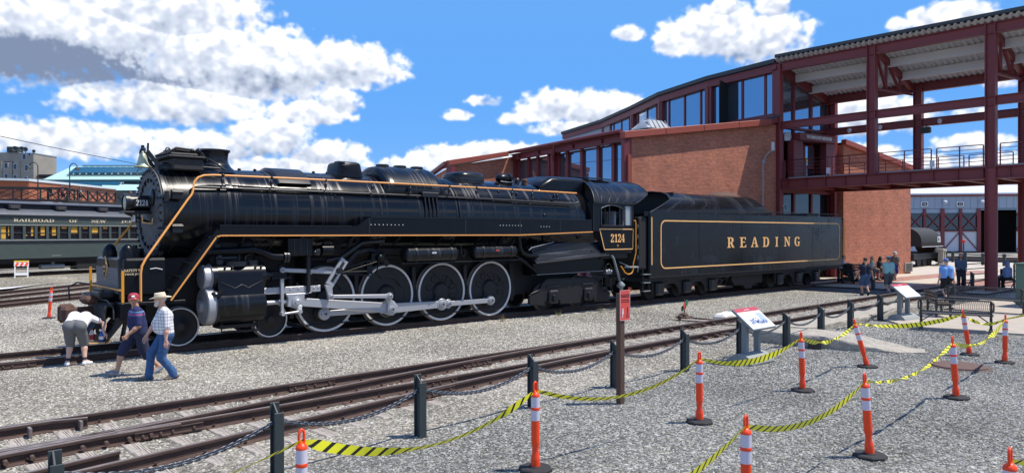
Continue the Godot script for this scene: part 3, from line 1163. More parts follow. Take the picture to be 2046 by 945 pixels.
			part("grey_panel", pn, M.siding_blue, o)
	# hall roof: a dark edge above the eave, falling to the east
	var top := N()
	var ring0 := []
	for k in pts.size():
		var q: Vector2 = pts[k]
		var dirr: Vector2 = (pts[mini(k + 1, 5)] - pts[maxi(k - 1, 0)]).normalized()
		var nn := P2(-dirr.y, dirr.x)
		if nn.x < 0: nn = -nn
		if k == 0: nn = P2(1, 0.13)
		var e := q + nn * 5.5
		var ww := q - nn * 0.3
		ring0.push_back(PackedVector3Array([V(ww.x, 12.78, ww.y), V(ww.x, 13.02, ww.y), V(e.x, 11.75, e.y), V(e.x, 11.45, e.y)]))
	for k in 5:
		var A: PackedVector3Array = ring0[k]
		var Bq: PackedVector3Array = ring0[k + 1]
		for j in 4: top.quad(A[j], A[(j + 1) % 4], Bq[(j + 1) % 4], Bq[j])
	part("hall_roof", top, M.dark_roof, o)
	var east := N()
	for k in 5:
		var A: PackedVector3Array = ring0[k]
		var Bq: PackedVector3Array = ring0[k + 1]
		east.quad(V(A[3].x, 0, A[3].z), V(Bq[3].x, 0, Bq[3].z), Bq[3], A[3])
	part("hall_wall", east, M.brick, o)
	# glazed end of the hall under the walkway
	var zf := func(x: float, y: float) -> Vector3: return V(K.x + (x - K.x), y, K.z + (x - K.x) * 0.1316)
	var back := V(0, 0, -0.25)
	var xs := [30.95, 32.65, 34.4, 36.2]
	for k in 3:
		var t0: float = 12.55 - (xs[k] - 30.8) * 0.29
		var t1: float = 12.55 - (xs[k + 1] - 30.8) * 0.29
		var gl := N()
		gl.quad(zf.call(xs[k] + 0.07, 8.75) + back, zf.call(xs[k + 1] - 0.07, 8.75) + back, zf.call(xs[k + 1] - 0.07, t1) + back, zf.call(xs[k] + 0.07, t0) + back)
		part("window_pane", gl, M.blue_glass, o)
		var gb := N()
		gb.quad(zf.call(xs[k] + 0.07, 0.4) + back, zf.call(xs[k + 1] - 0.07, 0.4) + back, zf.call(xs[k + 1] - 0.07, 5.25) + back, zf.call(xs[k] + 0.07, 5.25) + back)
		part("window_pane", gb, M.dark_glass, o)
	for s in [[31.05, 31.75], [35.4, 36.15]]:
		var gl := N()
		gl.quad(zf.call(s[0], 6.0) + back, zf.call(s[1], 6.0) + back, zf.call(s[1], 8.5) + back, zf.call(s[0], 8.5) + back)
		part("window_pane", gl, M.blue_glass, o)
	for k in 4:
		var t: float = 12.6 - (xs[k] - 30.8) * 0.29
		part("mullion", N().bar(zf.call(xs[k], 0.0) + back * 0.9, zf.call(xs[k], t) + back * 0.9, 0.14, 0.18, 0.0, E_DIR), M.red_beam, o)
	part("transom", N().bar(zf.call(30.8, 8.62) + back * 0.7, zf.call(36.4, 8.62) + back * 0.7, 0.24, 0.22), M.red_beam, o)
	part("transom", N().bar(zf.call(30.8, 9.12) + back * 0.75, zf.call(36.4, 9.12) + back * 0.75, 0.18, 0.14), M.red_beam, o)
	part("transom", N().bar(zf.call(30.8, 5.42) + back * 0.7, zf.call(36.4, 5.42) + back * 0.7, 0.3, 0.36), M.red_beam, o)
	part("rafter", N().bar(zf.call(30.6, 12.62) + back * 0.3, zf.call(36.4, 11.0) + back * 0.3, 0.3, 0.5), M.red_beam, o)
	part("corner_post", N().bar(K + V(0, 0, 0.1), K + V(0, 12.7, 0.1), 0.36, 0.36, 0.02, E_DIR), M.red_beam, o)
	part("corner_post", N().bar(zf.call(36.25, 0) + V(0, 0, 0.1), zf.call(36.25, 11.4) + V(0, 0, 0.1), 0.34, 0.34, 0.02, E_DIR), M.red_beam, o)
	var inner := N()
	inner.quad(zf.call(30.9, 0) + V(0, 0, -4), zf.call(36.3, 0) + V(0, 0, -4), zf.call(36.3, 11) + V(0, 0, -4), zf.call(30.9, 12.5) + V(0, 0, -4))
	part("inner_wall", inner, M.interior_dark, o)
	# the porch and its two glass doors at the walkway level
	var po := N()
	po.bar(zf.call(31.95, 5.95) + V(0, 0, 0.35), zf.call(31.95, 8.3) + V(0, 0, 0.35), 0.42, 0.9, 0.0, E_DIR)
	po.bar(zf.call(35.15, 5.95) + V(0, 0, 0.35), zf.call(35.15, 8.3) + V(0, 0, 0.35), 0.42, 0.9, 0.0, E_DIR)
	po.bar(zf.call(31.74, 8.52) + V(0, 0, 0.353), zf.call(35.36, 8.52) + V(0, 0, 0.353), 0.92, 0.42)
	part("porch", po, M.red_beam, o)
	write("TECHNOLOGY MUSEUM", 0.20, 2.5, M.white_paint, o, zf.call(33.55, 8.52) + V(0, 0, 0.83), Basis(Vector3.UP, -0.131), "Droid Sans", "lettering", 0.02)
	for k in 2:
		var xa := 32.45 + k * 1.06
		var dr := part("door", N().bar(zf.call(xa, 7.1) + back * 0.5, zf.call(xa + 1.02, 7.1) + back * 0.5, 0.06, 2.2), M.red_beam, o)
		var gl := N()
		gl.quad(zf.call(xa + 0.1, 6.95) + V(0, 0, -0.08), zf.call(xa + 0.92, 6.95) + V(0, 0, -0.08), zf.call(xa + 0.92, 8.1) + V(0, 0, -0.08), zf.call(xa + 0.1, 8.1) + V(0, 0, -0.08))
		part("pane", gl, M.blue_glass, dr)
		var g2 := N()
		g2.quad(zf.call(xa + 0.1, 6.1) + V(0, 0, -0.08), zf.call(xa + 0.92, 6.1) + V(0, 0, -0.08), zf.call(xa + 0.92, 6.8) + V(0, 0, -0.08), zf.call(xa + 0.1, 6.8) + V(0, 0, -0.08))
		part("pane", g2, M.dark_glass, dr)
	# east street wall
	var w3 := N()
	var P := V(36.5, 0, -1.4)
	var P2 := V(44.4, 0, -0.35)
	wall_quad(w3, P, P2, 0.0, 8.35, 7.1, 0.4)
	wall_quad(w3, P2 + V(0, 0, -0.02), P2 + V(2.2, 0, -16.0), 0.0, 7.1, 7.1, 0.4)
	wall_quad(w3, P + V(0.4, 0, -6), P + V(0.0, 0, 0.0), 0.0, 8.3, 8.3, 0.3)
	part("brick_wall", w3, M.brick, o)
	part("coping", N().bar(P + V(-0.2, 8.5, 0.1), P2 + V(0.35, 7.22, 0.1), 0.34, 0.32, 0.02), M.red_coping, o)
	var r3 := N()
	r3.quad(P + V(0, 8.5, 0), P2 + V(0.3, 7.25, 0), P2 + V(2.4, 7.25, -16), P + V(4, 8.5, -18))
	part("low_roof", r3, M.dark_roof, o)
	var vl := part("wall_vent", N().box(V(44.05, 0.52, -0.36), V(0.95, 0.62, 0.08), 0.01, Basis(Vector3.UP, -0.13)), M.concrete, o)
	for k in 7:
		part("louvre", N().box(V(44.05, 0.28 + k * 0.08, -0.31), V(0.72, 0.03, 0.06), 0.0, Basis(Vector3.UP, -0.13) * Basis(Vector3.RIGHT, 0.5)), M.dark_roof, vl)
	# yard light with its conduit on the street wall
	var yl := thing("wall_floodlight", "grey floodlight on a bent arm with a conduit down the shaded brick", "light", V(29.0, 0, -2.72))
	part("conduit", N().tube([V(-0.22, 0.5, 0.12), V(-0.02, 0.6, 0.12), V(-0.02, 6.85, 0.12)], 0.035, 8), M.grey_steel, yl)
	part("box", N().box(V(-0.02, 6.9, 0.16), V(0.16, 0.2, 0.14), 0.02), M.grey_steel, yl)
	part("arm", N().tube([V(0, 7.0, 0.2), V(0.0, 7.25, 0.3), V(0.28, 7.55, 0.5)], 0.03, 8), M.grey_steel, yl)
	part("lamp_head", N().box(V(0.32, 7.75, 0.55), V(0.24, 0.5, 0.16), 0.03, Basis(Vector3.UP, 0.3)), M.siding_white, yl)
	var sp := thing("loudspeaker", "small pale square loudspeaker under the beam beside the glazed porch", "speaker", V(31.4, 8.5, -2.4))
	part("case", N().box(Vector3.ZERO, V(0.42, 0.5, 0.35), 0.03, Basis(Vector3.UP, 0.35)), M.siding_white, sp)
	part("grille", N().cyl(V(-0.06, 0, 0.17), V(-0.066, 0, 0.20), 0.14, 0.14, 16), M.grey_steel, sp)

# ---------------------------------------------------------------- covered walkway
func covered_walkway() -> void:
	var o := thing("covered_walkway", "dark red steel footbridge with a high roof running out from the museum", "walkway", Vector3.ZERO)
	var XF := 30.78
	var XB := 35.8
	var ZE := 13.9
	var cols := [[XF, -2.45, 0.0, 0.0], [XF, 2.7, 5.4, 0.0], [XF, 8.2, 0.0, 0.24], [XB, -1.5, 0.0, 0.0], [XB, 3.2, 5.4, 0.0], [XB, 8.3, 0.0, 0.24], [XF, 13.6, 0.0, 0.24], [XB, 13.6, 0.0, 0.24]]
	for c in cols:
		var top: float = 12.75 if c[0] < 32 else 11.3
		if absf(c[1]) < 2.5 and c[1] < 0: continue
		if c[2] == 0.0:
			part("column", N().cyl(V(c[0], 0, c[1]), V(c[0], 5.9, c[1]), 0.27, 0.27, 20), M.red_beam, o)
		var sec := N()
		sec.box(V(c[0], (5.9 + top) / 2, c[1]), V(0.10, top - 5.9, 0.36), 0.0)
		for s in [-1.0, 1.0]: sec.box(V(c[0], (5.9 + top) / 2, c[1] + s * 0.20), V(0.40, top - 5.9, 0.045), 0.0)
		part("column", sec, M.red_beam, o)
	# deck girders with stiffeners
	for x in [XF, XB]:
		var g := N()
		g.box(V(x, 5.68, (ZE - 2.4) / 2), V(0.05, 0.56, ZE + 2.4))
		g.box(V(x, 5.40, (ZE - 2.4) / 2), V(0.36, 0.05, ZE + 2.4))
		g.box(V(x, 5.96, (ZE - 2.4) / 2), V(0.36, 0.05, ZE + 2.4))
		var gp := part("deck_girder", g, M.red_beam, o)
		for k in 15:
			var z := -2.0 + 1.1 * k
			part("stiffener", N().box(V(x - 0.085 if x < 32 else x + 0.085, 5.68, z), V(0.12, 0.5, 0.03)), M.red_beam, gp)
	part("deck", N().box(V((XF + XB) / 2, 6.01, (ZE - 2.1) / 2), V(XB - XF - 0.4, 0.12, ZE + 2.1)), M.grey_steel, o)
	for k in 10:
		part("floor_beam", N().box(V((XF + XB) / 2, 5.66, -1.6 + 1.65 * k), V(XB - XF - 0.06, 0.42, 0.16)), M.red_beam, o)
	# mid-height and roof-edge beams
	for x in [XF, XB]:
		var y := 9.1
		var m := N()
		m.box(V(x, y, (ZE - 2.4) / 2), V(0.08, 0.36, ZE + 2.4))
		m.box(V(x, y + 0.2, (ZE - 2.4) / 2), V(0.26, 0.04, ZE + 2.4)).box(V(x, y - 0.2, (ZE - 2.4) / 2), V(0.26, 0.04, ZE + 2.4))
		part("rail_beam", m, M.red_beam, o)
		var e := N()
		var yr := 12.53 if x < 32 else 11.12
		e.box(V(x, yr, (ZE - 2.4) / 2), V(0.08, 0.44, ZE + 2.4))
		e.box(V(x, yr + 0.24, (ZE - 2.4) / 2), V(0.30, 0.04, ZE + 2.4)).box(V(x, yr - 0.24, (ZE - 2.4) / 2), V(0.30, 0.04, ZE + 2.4))
		part("edge_beam", e, M.red_beam, o)
	# roof sheet, ribbed below, with a dark top and purlins
	var fall := V(XB + 0.5 - (XF - 0.5), -1.72, 0)
	var pr := N()
	var a := V(XF - 0.5, 12.99, 0)
	var n := 118
	var zz0 := -2.6
	var zl := ZE + 3.2
	for k in n:
		var z0 := zz0 + zl * k / n
		var z1 := zz0 + zl * (k + 1.0) / n
		var zm0 := z0 + (z1 - z0) * 0.35
		var zm1 := z0 + (z1 - z0) * 0.65
		var y0 := 0.0 if k % 2 else -0.09
		var y1 := -0.09 if k % 2 else 0.0
		pr.quad(a + V(0, y0, z0), a + V(0, y0, z0) + fall, a + V(0, y0, zm0) + fall, a + V(0, y0, zm0))
		pr.quad(a + V(0, y0, zm0), a + V(0, y0, zm0) + fall, a + V(0, y1, zm1) + fall, a + V(0, y1, zm1))
		pr.quad(a + V(0, y1, zm1), a + V(0, y1, zm1) + fall, a + V(0, y1, z1) + fall, a + V(0, y1, z1))
	part("roof_deck", pr, M.deck_metal, o)
	var tp := N()
	tp.slab(PackedVector2Array([P2(0, 0.03), P2(fall.x, fall.y + 0.03), P2(fall.x, fall.y + 0.19), P2(0, 0.19)]), a + V(0, 0, zz0), Basis.IDENTITY, zl)
	part("roof_top", tp, M.dark_roof, o)
	for k in 2:
		var t := 0.36 + 0.28 * k
		var q := a + fall * t
		var b := N().box(V(q.x, q.y - 0.32, zz0 + zl / 2), V(0.20, 0.44, zl - 0.4))
		part("purlin", b, M.deck_metal, o)
	# triangular braces across the roof between the column pairs
	for z in [2.9, 8.25, 13.5]:
		var y0 := 12.45
		part("rafter", N().bar(V(XF, 12.5, z), V(XB, 11.1, z), 0.22, 0.34, 0.0), M.red_beam, o)
		part("tie_rod", N().bar(V(XF, 10.45, z), V(XB, 10.75, z), 0.1, 0.1), M.red_beam, o)
		part("brace", N().bar(V(XF + 0.1, 12.2, z), V(XF + 1.25, 10.6, z), 0.12, 0.12), M.red_beam, o)
		part("brace", N().bar(V(XF + 1.25, 10.6, z), V(XF + 1.3, 12.0, z), 0.12, 0.12), M.red_beam, o)
		part("brace", N().bar(V(XF + 1.7, 11.9, z), V(XF + 3.1, 10.7, z), 0.12, 0.12), M.red_beam, o)
		part("brace", N().bar(V(XF + 3.1, 10.7, z), V(XF + 3.2, 11.7, z), 0.12, 0.12), M.red_beam, o)
	# railings of both sides: posts and five bars between double posts
	for x in [XF + 0.1, XB - 0.1]:
		var rl := part("railing", N().tube([V(x, 7.06, -2.3), V(x, 7.06, 2.45)], 0.026, 6), M.red_beam, o)
		for seg in [[-2.3, 0.25], [0.5, 2.4], [3.0, 5.55], [5.8, 7.85], [8.55, 11.1], [11.35, 13.5]]:
			for y in [6.28, 6.48, 6.68, 6.86]:
				part("bar", N().tube([V(x, y, seg[0]), V(x, y, seg[1])], 0.014, 5), M.red_beam, rl)
			part("handrail", N().tube([V(x, 7.06, seg[0]), V(x, 7.06, seg[1])], 0.026, 6), M.red_beam, rl)
			for z in [seg[0], (seg[0] + seg[1]) / 2, seg[1]]:
				part("post", N().box(V(x, 6.54, z), V(0.05, 1.0, 0.05)), M.red_beam, rl)
	# lamps under the far rail beam, a speaker, and a yellow-topped barrier at the doors
	var spots := [-0.6, 1.2, 4.4]
	for k in 3:
		var l := thing("beam_lamp", ["round white lamp under the rear beam nearest the glazed hall", "round white lamp under the rear beam between the first two columns", "round white lamp under the rear beam right of the middle rear column"][k], "lamp", V(XB - 0.2, 9.05, spots[k]), 0.0, "lamps along the rear walkway beam")
		part("globe", N().ball(V(-0.1, 0.0, 0), V(0.12, 0.15, 0.12)), M.siding_white, l)
		part("bracket", N().box(V(0, -0.14, 0.18), V(0.1, 0.1, 0.3), 0.02), M.red_beam, l)
	var sp := thing("hanging_speaker", "dark hanging floodlight box below the rear walkway beam", "floodlight", V(XB - 0.3, 8.62, 3.7))
	part("case", N().box(Vector3.ZERO, V(0.3, 0.36, 0.5), 0.05), M.post_green, sp)
	part("bracket", N().bar(V(0, 0.15, 0), V(0.15, 0.3, 0), 0.05, 0.05), M.post_green, sp)
	var bl := thing("barrier_post", "short grey barrier post with a yellow notice by the museum doors", "post", V(32.0, 6.07, -1.6))
	part("stand", N().cyl(Vector3.ZERO, V(0, 1.05, 0), 0.05, 0.05, 10), M.grey_steel, bl)
	part("foot", N().cyl(Vector3.ZERO, V(0, 0.04, 0), 0.2, 0.16, 14), M.grey_steel, bl)
	part("notice", N().box(V(-0.02, 1.0, 0.06), V(0.26, 0.34, 0.02)), mat("notice_yellow", 0.8, 0.55, 0.02, 0.5), bl)
	# spare white signs on the rail
	for z in [0.3, 5.6]:
		var e := thing("rail_notice", ["small pale notice on the walkway railing near the hall", "small pale notice on the walkway railing between the columns"][0 if z < 1 else 1], "notice", V(XF + 0.06, 6.3, z), 0.0, "notices on the walkway railing")
		part("plate", N().box(Vector3.ZERO, V(0.02, 0.34, 0.22), 0.0), M.siding_white, e)

# ---------------------------------------------------------------- roundhouse far right
func roundhouse() -> void:
	var fw := V(0.6646, 0, -0.7472)
	var c := V(-9.63, 0, 19.33)
	var hd := deg_to_rad(41.65 + 98.0)
	var e := V(sin(hd), 0, -cos(hd))
	var nn := V(-e.z, 0, e.x)
	var az := deg_to_rad(41.65) + atan((1830.0 - 1023.0) / 1480.0)
	var p0 := c + V(sin(az), 0, -cos(az)) * (108.0 / cos(az - deg_to_rad(41.65)))
	var o := thing("roundhouse", "long grey blue roundhouse with dark red posts and braced doors far behind", "building", p0)
	o.basis = Basis(e, Vector3.UP, nn)
	# local: x along the front, y up, z towards the viewer
	part("upper_wall", N().box(V(6, 7.3, -0.2), V(44, 1.8, 0.3)), M.siding_blue, o)
	for k in 90:
		part("board_joint", N().box(V(-15.5 + k * 0.48, 7.3, -0.04), V(0.05, 1.78, 0.03)), mat("siding_joint", 0.2, 0.25, 0.33, 0.6), o) if k % 2 == 0 else null
	part("red_trim", N().box(V(6, 8.28, 0.05), V(44, 0.24, 0.3)), M.red_beam, o)
	part("low_roof", N().slab(PackedVector2Array([P2(0, 0), P2(0, 0.2), P2(9, 2.0), P2(9, 0)]), V(-16, 8.4, 0.3), Basis(V(0, 0, -1), Vector3.UP, Vector3.RIGHT), 44.0), M.siding_white, o)
	part("clerestory", N().box(V(6, 10.6, -9), V(44, 2.4, 0.4)), M.siding_white, o)
	for k in 6:
		var wd := part("window", N().box(V(-12 + k * 7.0, 10.7, -8.75), V(4.6, 1.3, 0.1)), M.post_green, o)
		for j in 4:
			part("pane", N().box(V(-13.7 + k * 7.0 + j * 1.13, 10.7, -8.68), V(0.98, 1.1, 0.04)), M.blue_glass, wd)
	part("high_roof", N().box(V(6, 11.9, -12), V(45, 0.3, 8)), M.dark_roof, o)
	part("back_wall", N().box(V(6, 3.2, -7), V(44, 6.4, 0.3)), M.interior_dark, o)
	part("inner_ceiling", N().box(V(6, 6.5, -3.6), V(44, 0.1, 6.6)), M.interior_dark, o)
	# posts, glazed upper panels and boarded lower panels
	var xs := [-2.2, 0.35, 1.28, 3.5, 6.0, 8.4, 9.6]
	var st := 2.44
	for k in range(-2, 11):
		var x := 1.28 + (k) * st
		if k == 4 or k == 5: continue
		part("door_post", N().box(V(x, 3.2, 0), V(0.36 if k % 2 == 0 else 0.5, 6.3, 0.34)), M.red_beam, o)
	for k in range(-2, 10):
		var x := 1.28 + k * st + st / 2
		if k == 4 or k == 3: continue
		part("fanlight", N().box(V(x, 6.05, -0.1), V(st - 0.4, 0.6, 0.1)), M.siding_blue, o)
		part("window_pane", N().box(V(x, 4.5, -0.12), V(st - 0.4, 2.4, 0.05)), M.dark_glass, o)
		part("lower_panel", N().box(V(x, 1.7, -0.1), V(st - 0.4, 3.0, 0.12)), M.siding_white, o)
		var q := x - st / 2 + 0.15
		var r := x + st / 2 - 0.15
		part("brace", N().bar(V(q, 5.7, 0.05), V(r, 3.3, 0.05), 0.12, 0.12), M.red_beam, o)
		part("brace", N().bar(V(q, 3.3, 0.07), V(r, 5.7, 0.07), 0.12, 0.12), M.red_beam, o)
		part("brace", N().bar(V(q if k % 2 else r, 0.4, 0.05), V(r if k % 2 else q, 3.0, 0.05), 0.12, 0.12), M.red_beam, o)
		part("rail", N().box(V(x, 3.12, 0.02), V(st - 0.2, 0.14, 0.2)), M.red_beam, o)
	for k in 2:
		var x: float = [1.28, 6.1][k]
		var nb := thing("stall_number_board", ["square stall number board on the roundhouse nearest the brick corner", "square stall number board on the roundhouse nearer the dark open doorway"][k], "sign", p0 + o.basis * V(x, 7.05, 0.06), 0.0, "stall numbers on the roundhouse")
		nb.basis = o.basis
		part("board", N().box(Vector3.ZERO, V(0.95, 0.72, 0.06)), M.white_paint, nb)
		part("field", N().box(V(0, 0, 0.04), V(0.70, 0.50, 0.03)), M.coach_dark, nb)
		write(["16", "17"][k], 0.28, 0.0, M.white_paint, nb, V(0, 0, 0.06), Basis.IDENTITY, "Droid Sans", "number", 0.02)
	for k in 3:
		var fl := thing("roundhouse_floodlight", ["white floodlight between the two stall numbers", "white floodlight right of stall number 17", "white floodlight farthest right on the roundhouse wall"][k], "light", p0 + o.basis * V([3.9, 8.9, 14.3][k], 7.3, 0.5), 0.0, "floodlights on the roundhouse")
		fl.basis = o.basis
		part("lamp_head", N().ball(Vector3.ZERO, V(0.3, 0.28, 0.3), 12, 6), M.siding_white, fl)
		part("arm", N().bar(V(0, 0.1, 0), V(0.2, 0.2, -0.45), 0.07, 0.07), M.siding_white, fl)
	# tank locomotive whose end shows beside the brick corner
	var t := thing("tank_locomotive", "small black tank locomotive half hidden behind the brick corner", "locomotive", V(60.2, 0.0, -4.9), deg_to_rad(4.0))
	var tank := N()
	var rr := []
	for x in [-6.0, -0.6, -0.12, 0.0]:
		var k := 1.0 if x < -0.3 else (0.93 if x < -0.05 else 0.8)
		var ring := PackedVector3Array()
		for j in 17:
			var an := PI * j / 16.0
			ring.push_back(V(x, 2.15 + sin(an) * 1.15 * k, cos(an) * 1.35 * k))
		ring.push_back(V(x, 1.75, -1.35 * k)); ring.push_back(V(x, 1.75, 1.35 * k))
		rr.push_back(ring)
	tank.hull(rr, true, true, true)
	part("saddle_tank", tank, M.dull_black, t)
	part("tank_stripe", N().box(V(-3, 1.72, 1.38), V(6.0, 0.05, 0.03)), M.siding_white, t)
	write("CO", 0.5, 0.0, M.white_paint, t, V(-1.15, 2.3, 1.355), Basis.IDENTITY, "Droid Sans", "lettering", 0.02)
	part("smokebox", N().cyl(V(0, 1.8, 0), V(0.75, 1.8, 0), 0.85, 0.8, 24), M.satin_black, t)
	part("headlamp", N().cyl(V(0.4, 2.85, 0), V(0.85, 2.85, 0), 0.22, 0.22, 16), M.satin_black, t)
	part("frame", N().box(V(-3.0, 0.95, 0), V(8.2, 0.5, 2.2), 0.03), M.frame_black, t)
	part("buffer_beam", N().box(V(1.3, 0.85, 0), V(0.3, 0.6, 2.7), 0.02), M.frame_black, t)
	part("coupler", N().box(V(1.75, 0.8, 0), V(0.7, 0.4, 0.4), 0.08), M.weathered_brown, t)
	part("cylinder", N().cyl(V(-0.7, 0.75, 1.15), V(0.45, 0.75, 1.15), 0.42, 0.42, 20), M.satin_black, t)
	for k in 3:
		part("wheel", N().cyl(V(-1.9 - k * 1.5, 0.62, 0.72), V(-1.9 - k * 1.5, 0.62, 0.86), 0.6, 0.6, 24), M.frame_black, t)
		part("wheel", N().cyl(V(-1.9 - k * 1.5, 0.62, -0.86), V(-1.9 - k * 1.5, 0.62, -0.72), 0.6, 0.6, 24), M.frame_black, t)
	# stone stand in front of it
	var sd := thing("stone_stand", "buff stone stand with two legs and a sloping top before the roundhouse fence", "stand", V(59.0, 0.08, -3.2), 0.1)
	part("top", N().box(V(0, 1.32, 0), V(1.3, 0.22, 0.5), 0.05, Basis(Vector3.BACK, -0.08)), M.old_concrete, sd)
	part("leg", N().box(V(-0.32, 0.7, 0), V(0.3, 1.2, 0.4), 0.03), M.old_concrete, sd)
	part("leg", N().box(V(0.32, 0.7, 0), V(0.3, 1.2, 0.4), 0.03), M.old_concrete, sd)
	part("foot", N().box(V(0, 0.1, 0), V(1.4, 0.25, 0.7), 0.06), M.old_concrete, sd)

# ---------------------------------------------------------------- railway tracks
# a rail along plan points: foot at y0, head top at y0 + h; the worn top is a part of its own
func rail_mesh(pts: Array, y0: float, h: float, hw := 0.036, only_top := false) -> MB:
	var b := N()
	var prof := [P2(-0.07, 0), P2(0.07, 0), P2(0.07, 0.014), P2(0.011, 0.034), P2(0.011, h - 0.045), P2(hw, h - 0.036), P2(hw, h - 0.006), P2(hw - 0.008, h), P2(-hw + 0.008, h), P2(-hw, h - 0.006), P2(-hw, h - 0.036), P2(-0.011, h - 0.045), P2(-0.011, 0.034), P2(-0.07, 0.014)]
	var rings := []
	for k in pts.size():
		var p: Vector2 = pts[k]
		var t: Vector2 = (pts[mini(k + 1, pts.size() - 1)] - pts[maxi(k - 1, 0)]).normalized()
		var s := P2(-t.y, t.x)
		var r := PackedVector3Array()
		for q in prof: r.push_back(V(p.x + s.x * q.x, y0 + q.y, p.y + s.y * q.x))
		rings.push_back(r)
	var m := prof.size()
	for k in pts.size() - 1:
		var A: PackedVector3Array = rings[k]
		var B: PackedVector3Array = rings[k + 1]
		if only_top:
			var l := V(0, 0.002, 0)
			b.quad(A[7] + l, A[8] + l, B[8] + l, B[7] + l)
			continue
		for j in m: b.quad(A[j], B[j], B[(j + 1) % m], A[(j + 1) % m])
	if not only_top:
		for e in [0, pts.size() - 1]:
			var R: PackedVector3Array = rings[e]
			for j in range(1, 6): b.quad(R[j], R[j + 1], R[(2 * m - j) % m], R[(m - j + 1) % m]) if e else b.quad(R[j + 1], R[j], R[(m - j + 1) % m], R[(2 * m - j) % m])
	return b

func rail(parent: Node, pts: Array, called := "rail", y0 := 0.0, h := RT) -> Node3D:
	var r := part(called, rail_mesh(pts, y0, h), M.rail_rust, parent)
	part("running_surface", rail_mesh(pts, y0, h, 0.036, true), M.rail_worn, r)
	return r

func fish_plate(parent: Node, x: float, z: float, slope: float, side: float) -> void:
	var bs := Basis(Vector3.UP, -atan(slope))
	var p := V(x, 0.085, z + side * 0.022)
	var b := N().box(p, V(0.92, 0.07, 0.022), 0.004, bs)
	b.box(p + bs * V(0, -0.045, side * 0.028), V(0.92, 0.03, 0.05), 0.006, bs)
	b.box(p + bs * V(0, 0.038, side * 0.006), V(0.92, 0.016, 0.034), 0.004, bs)
	var fp := part("joint_bar", b, M.rail_rust, parent)
	for k in 4:
		var q := p + bs * V([-0.36, -0.13, 0.03, 0.32][k], -0.005, side * 0.03)
		part("bolt", N().cyl(q, q + V(0, 0, side * 0.035), 0.022, 0.02, 6), M.plate_rust, fp)

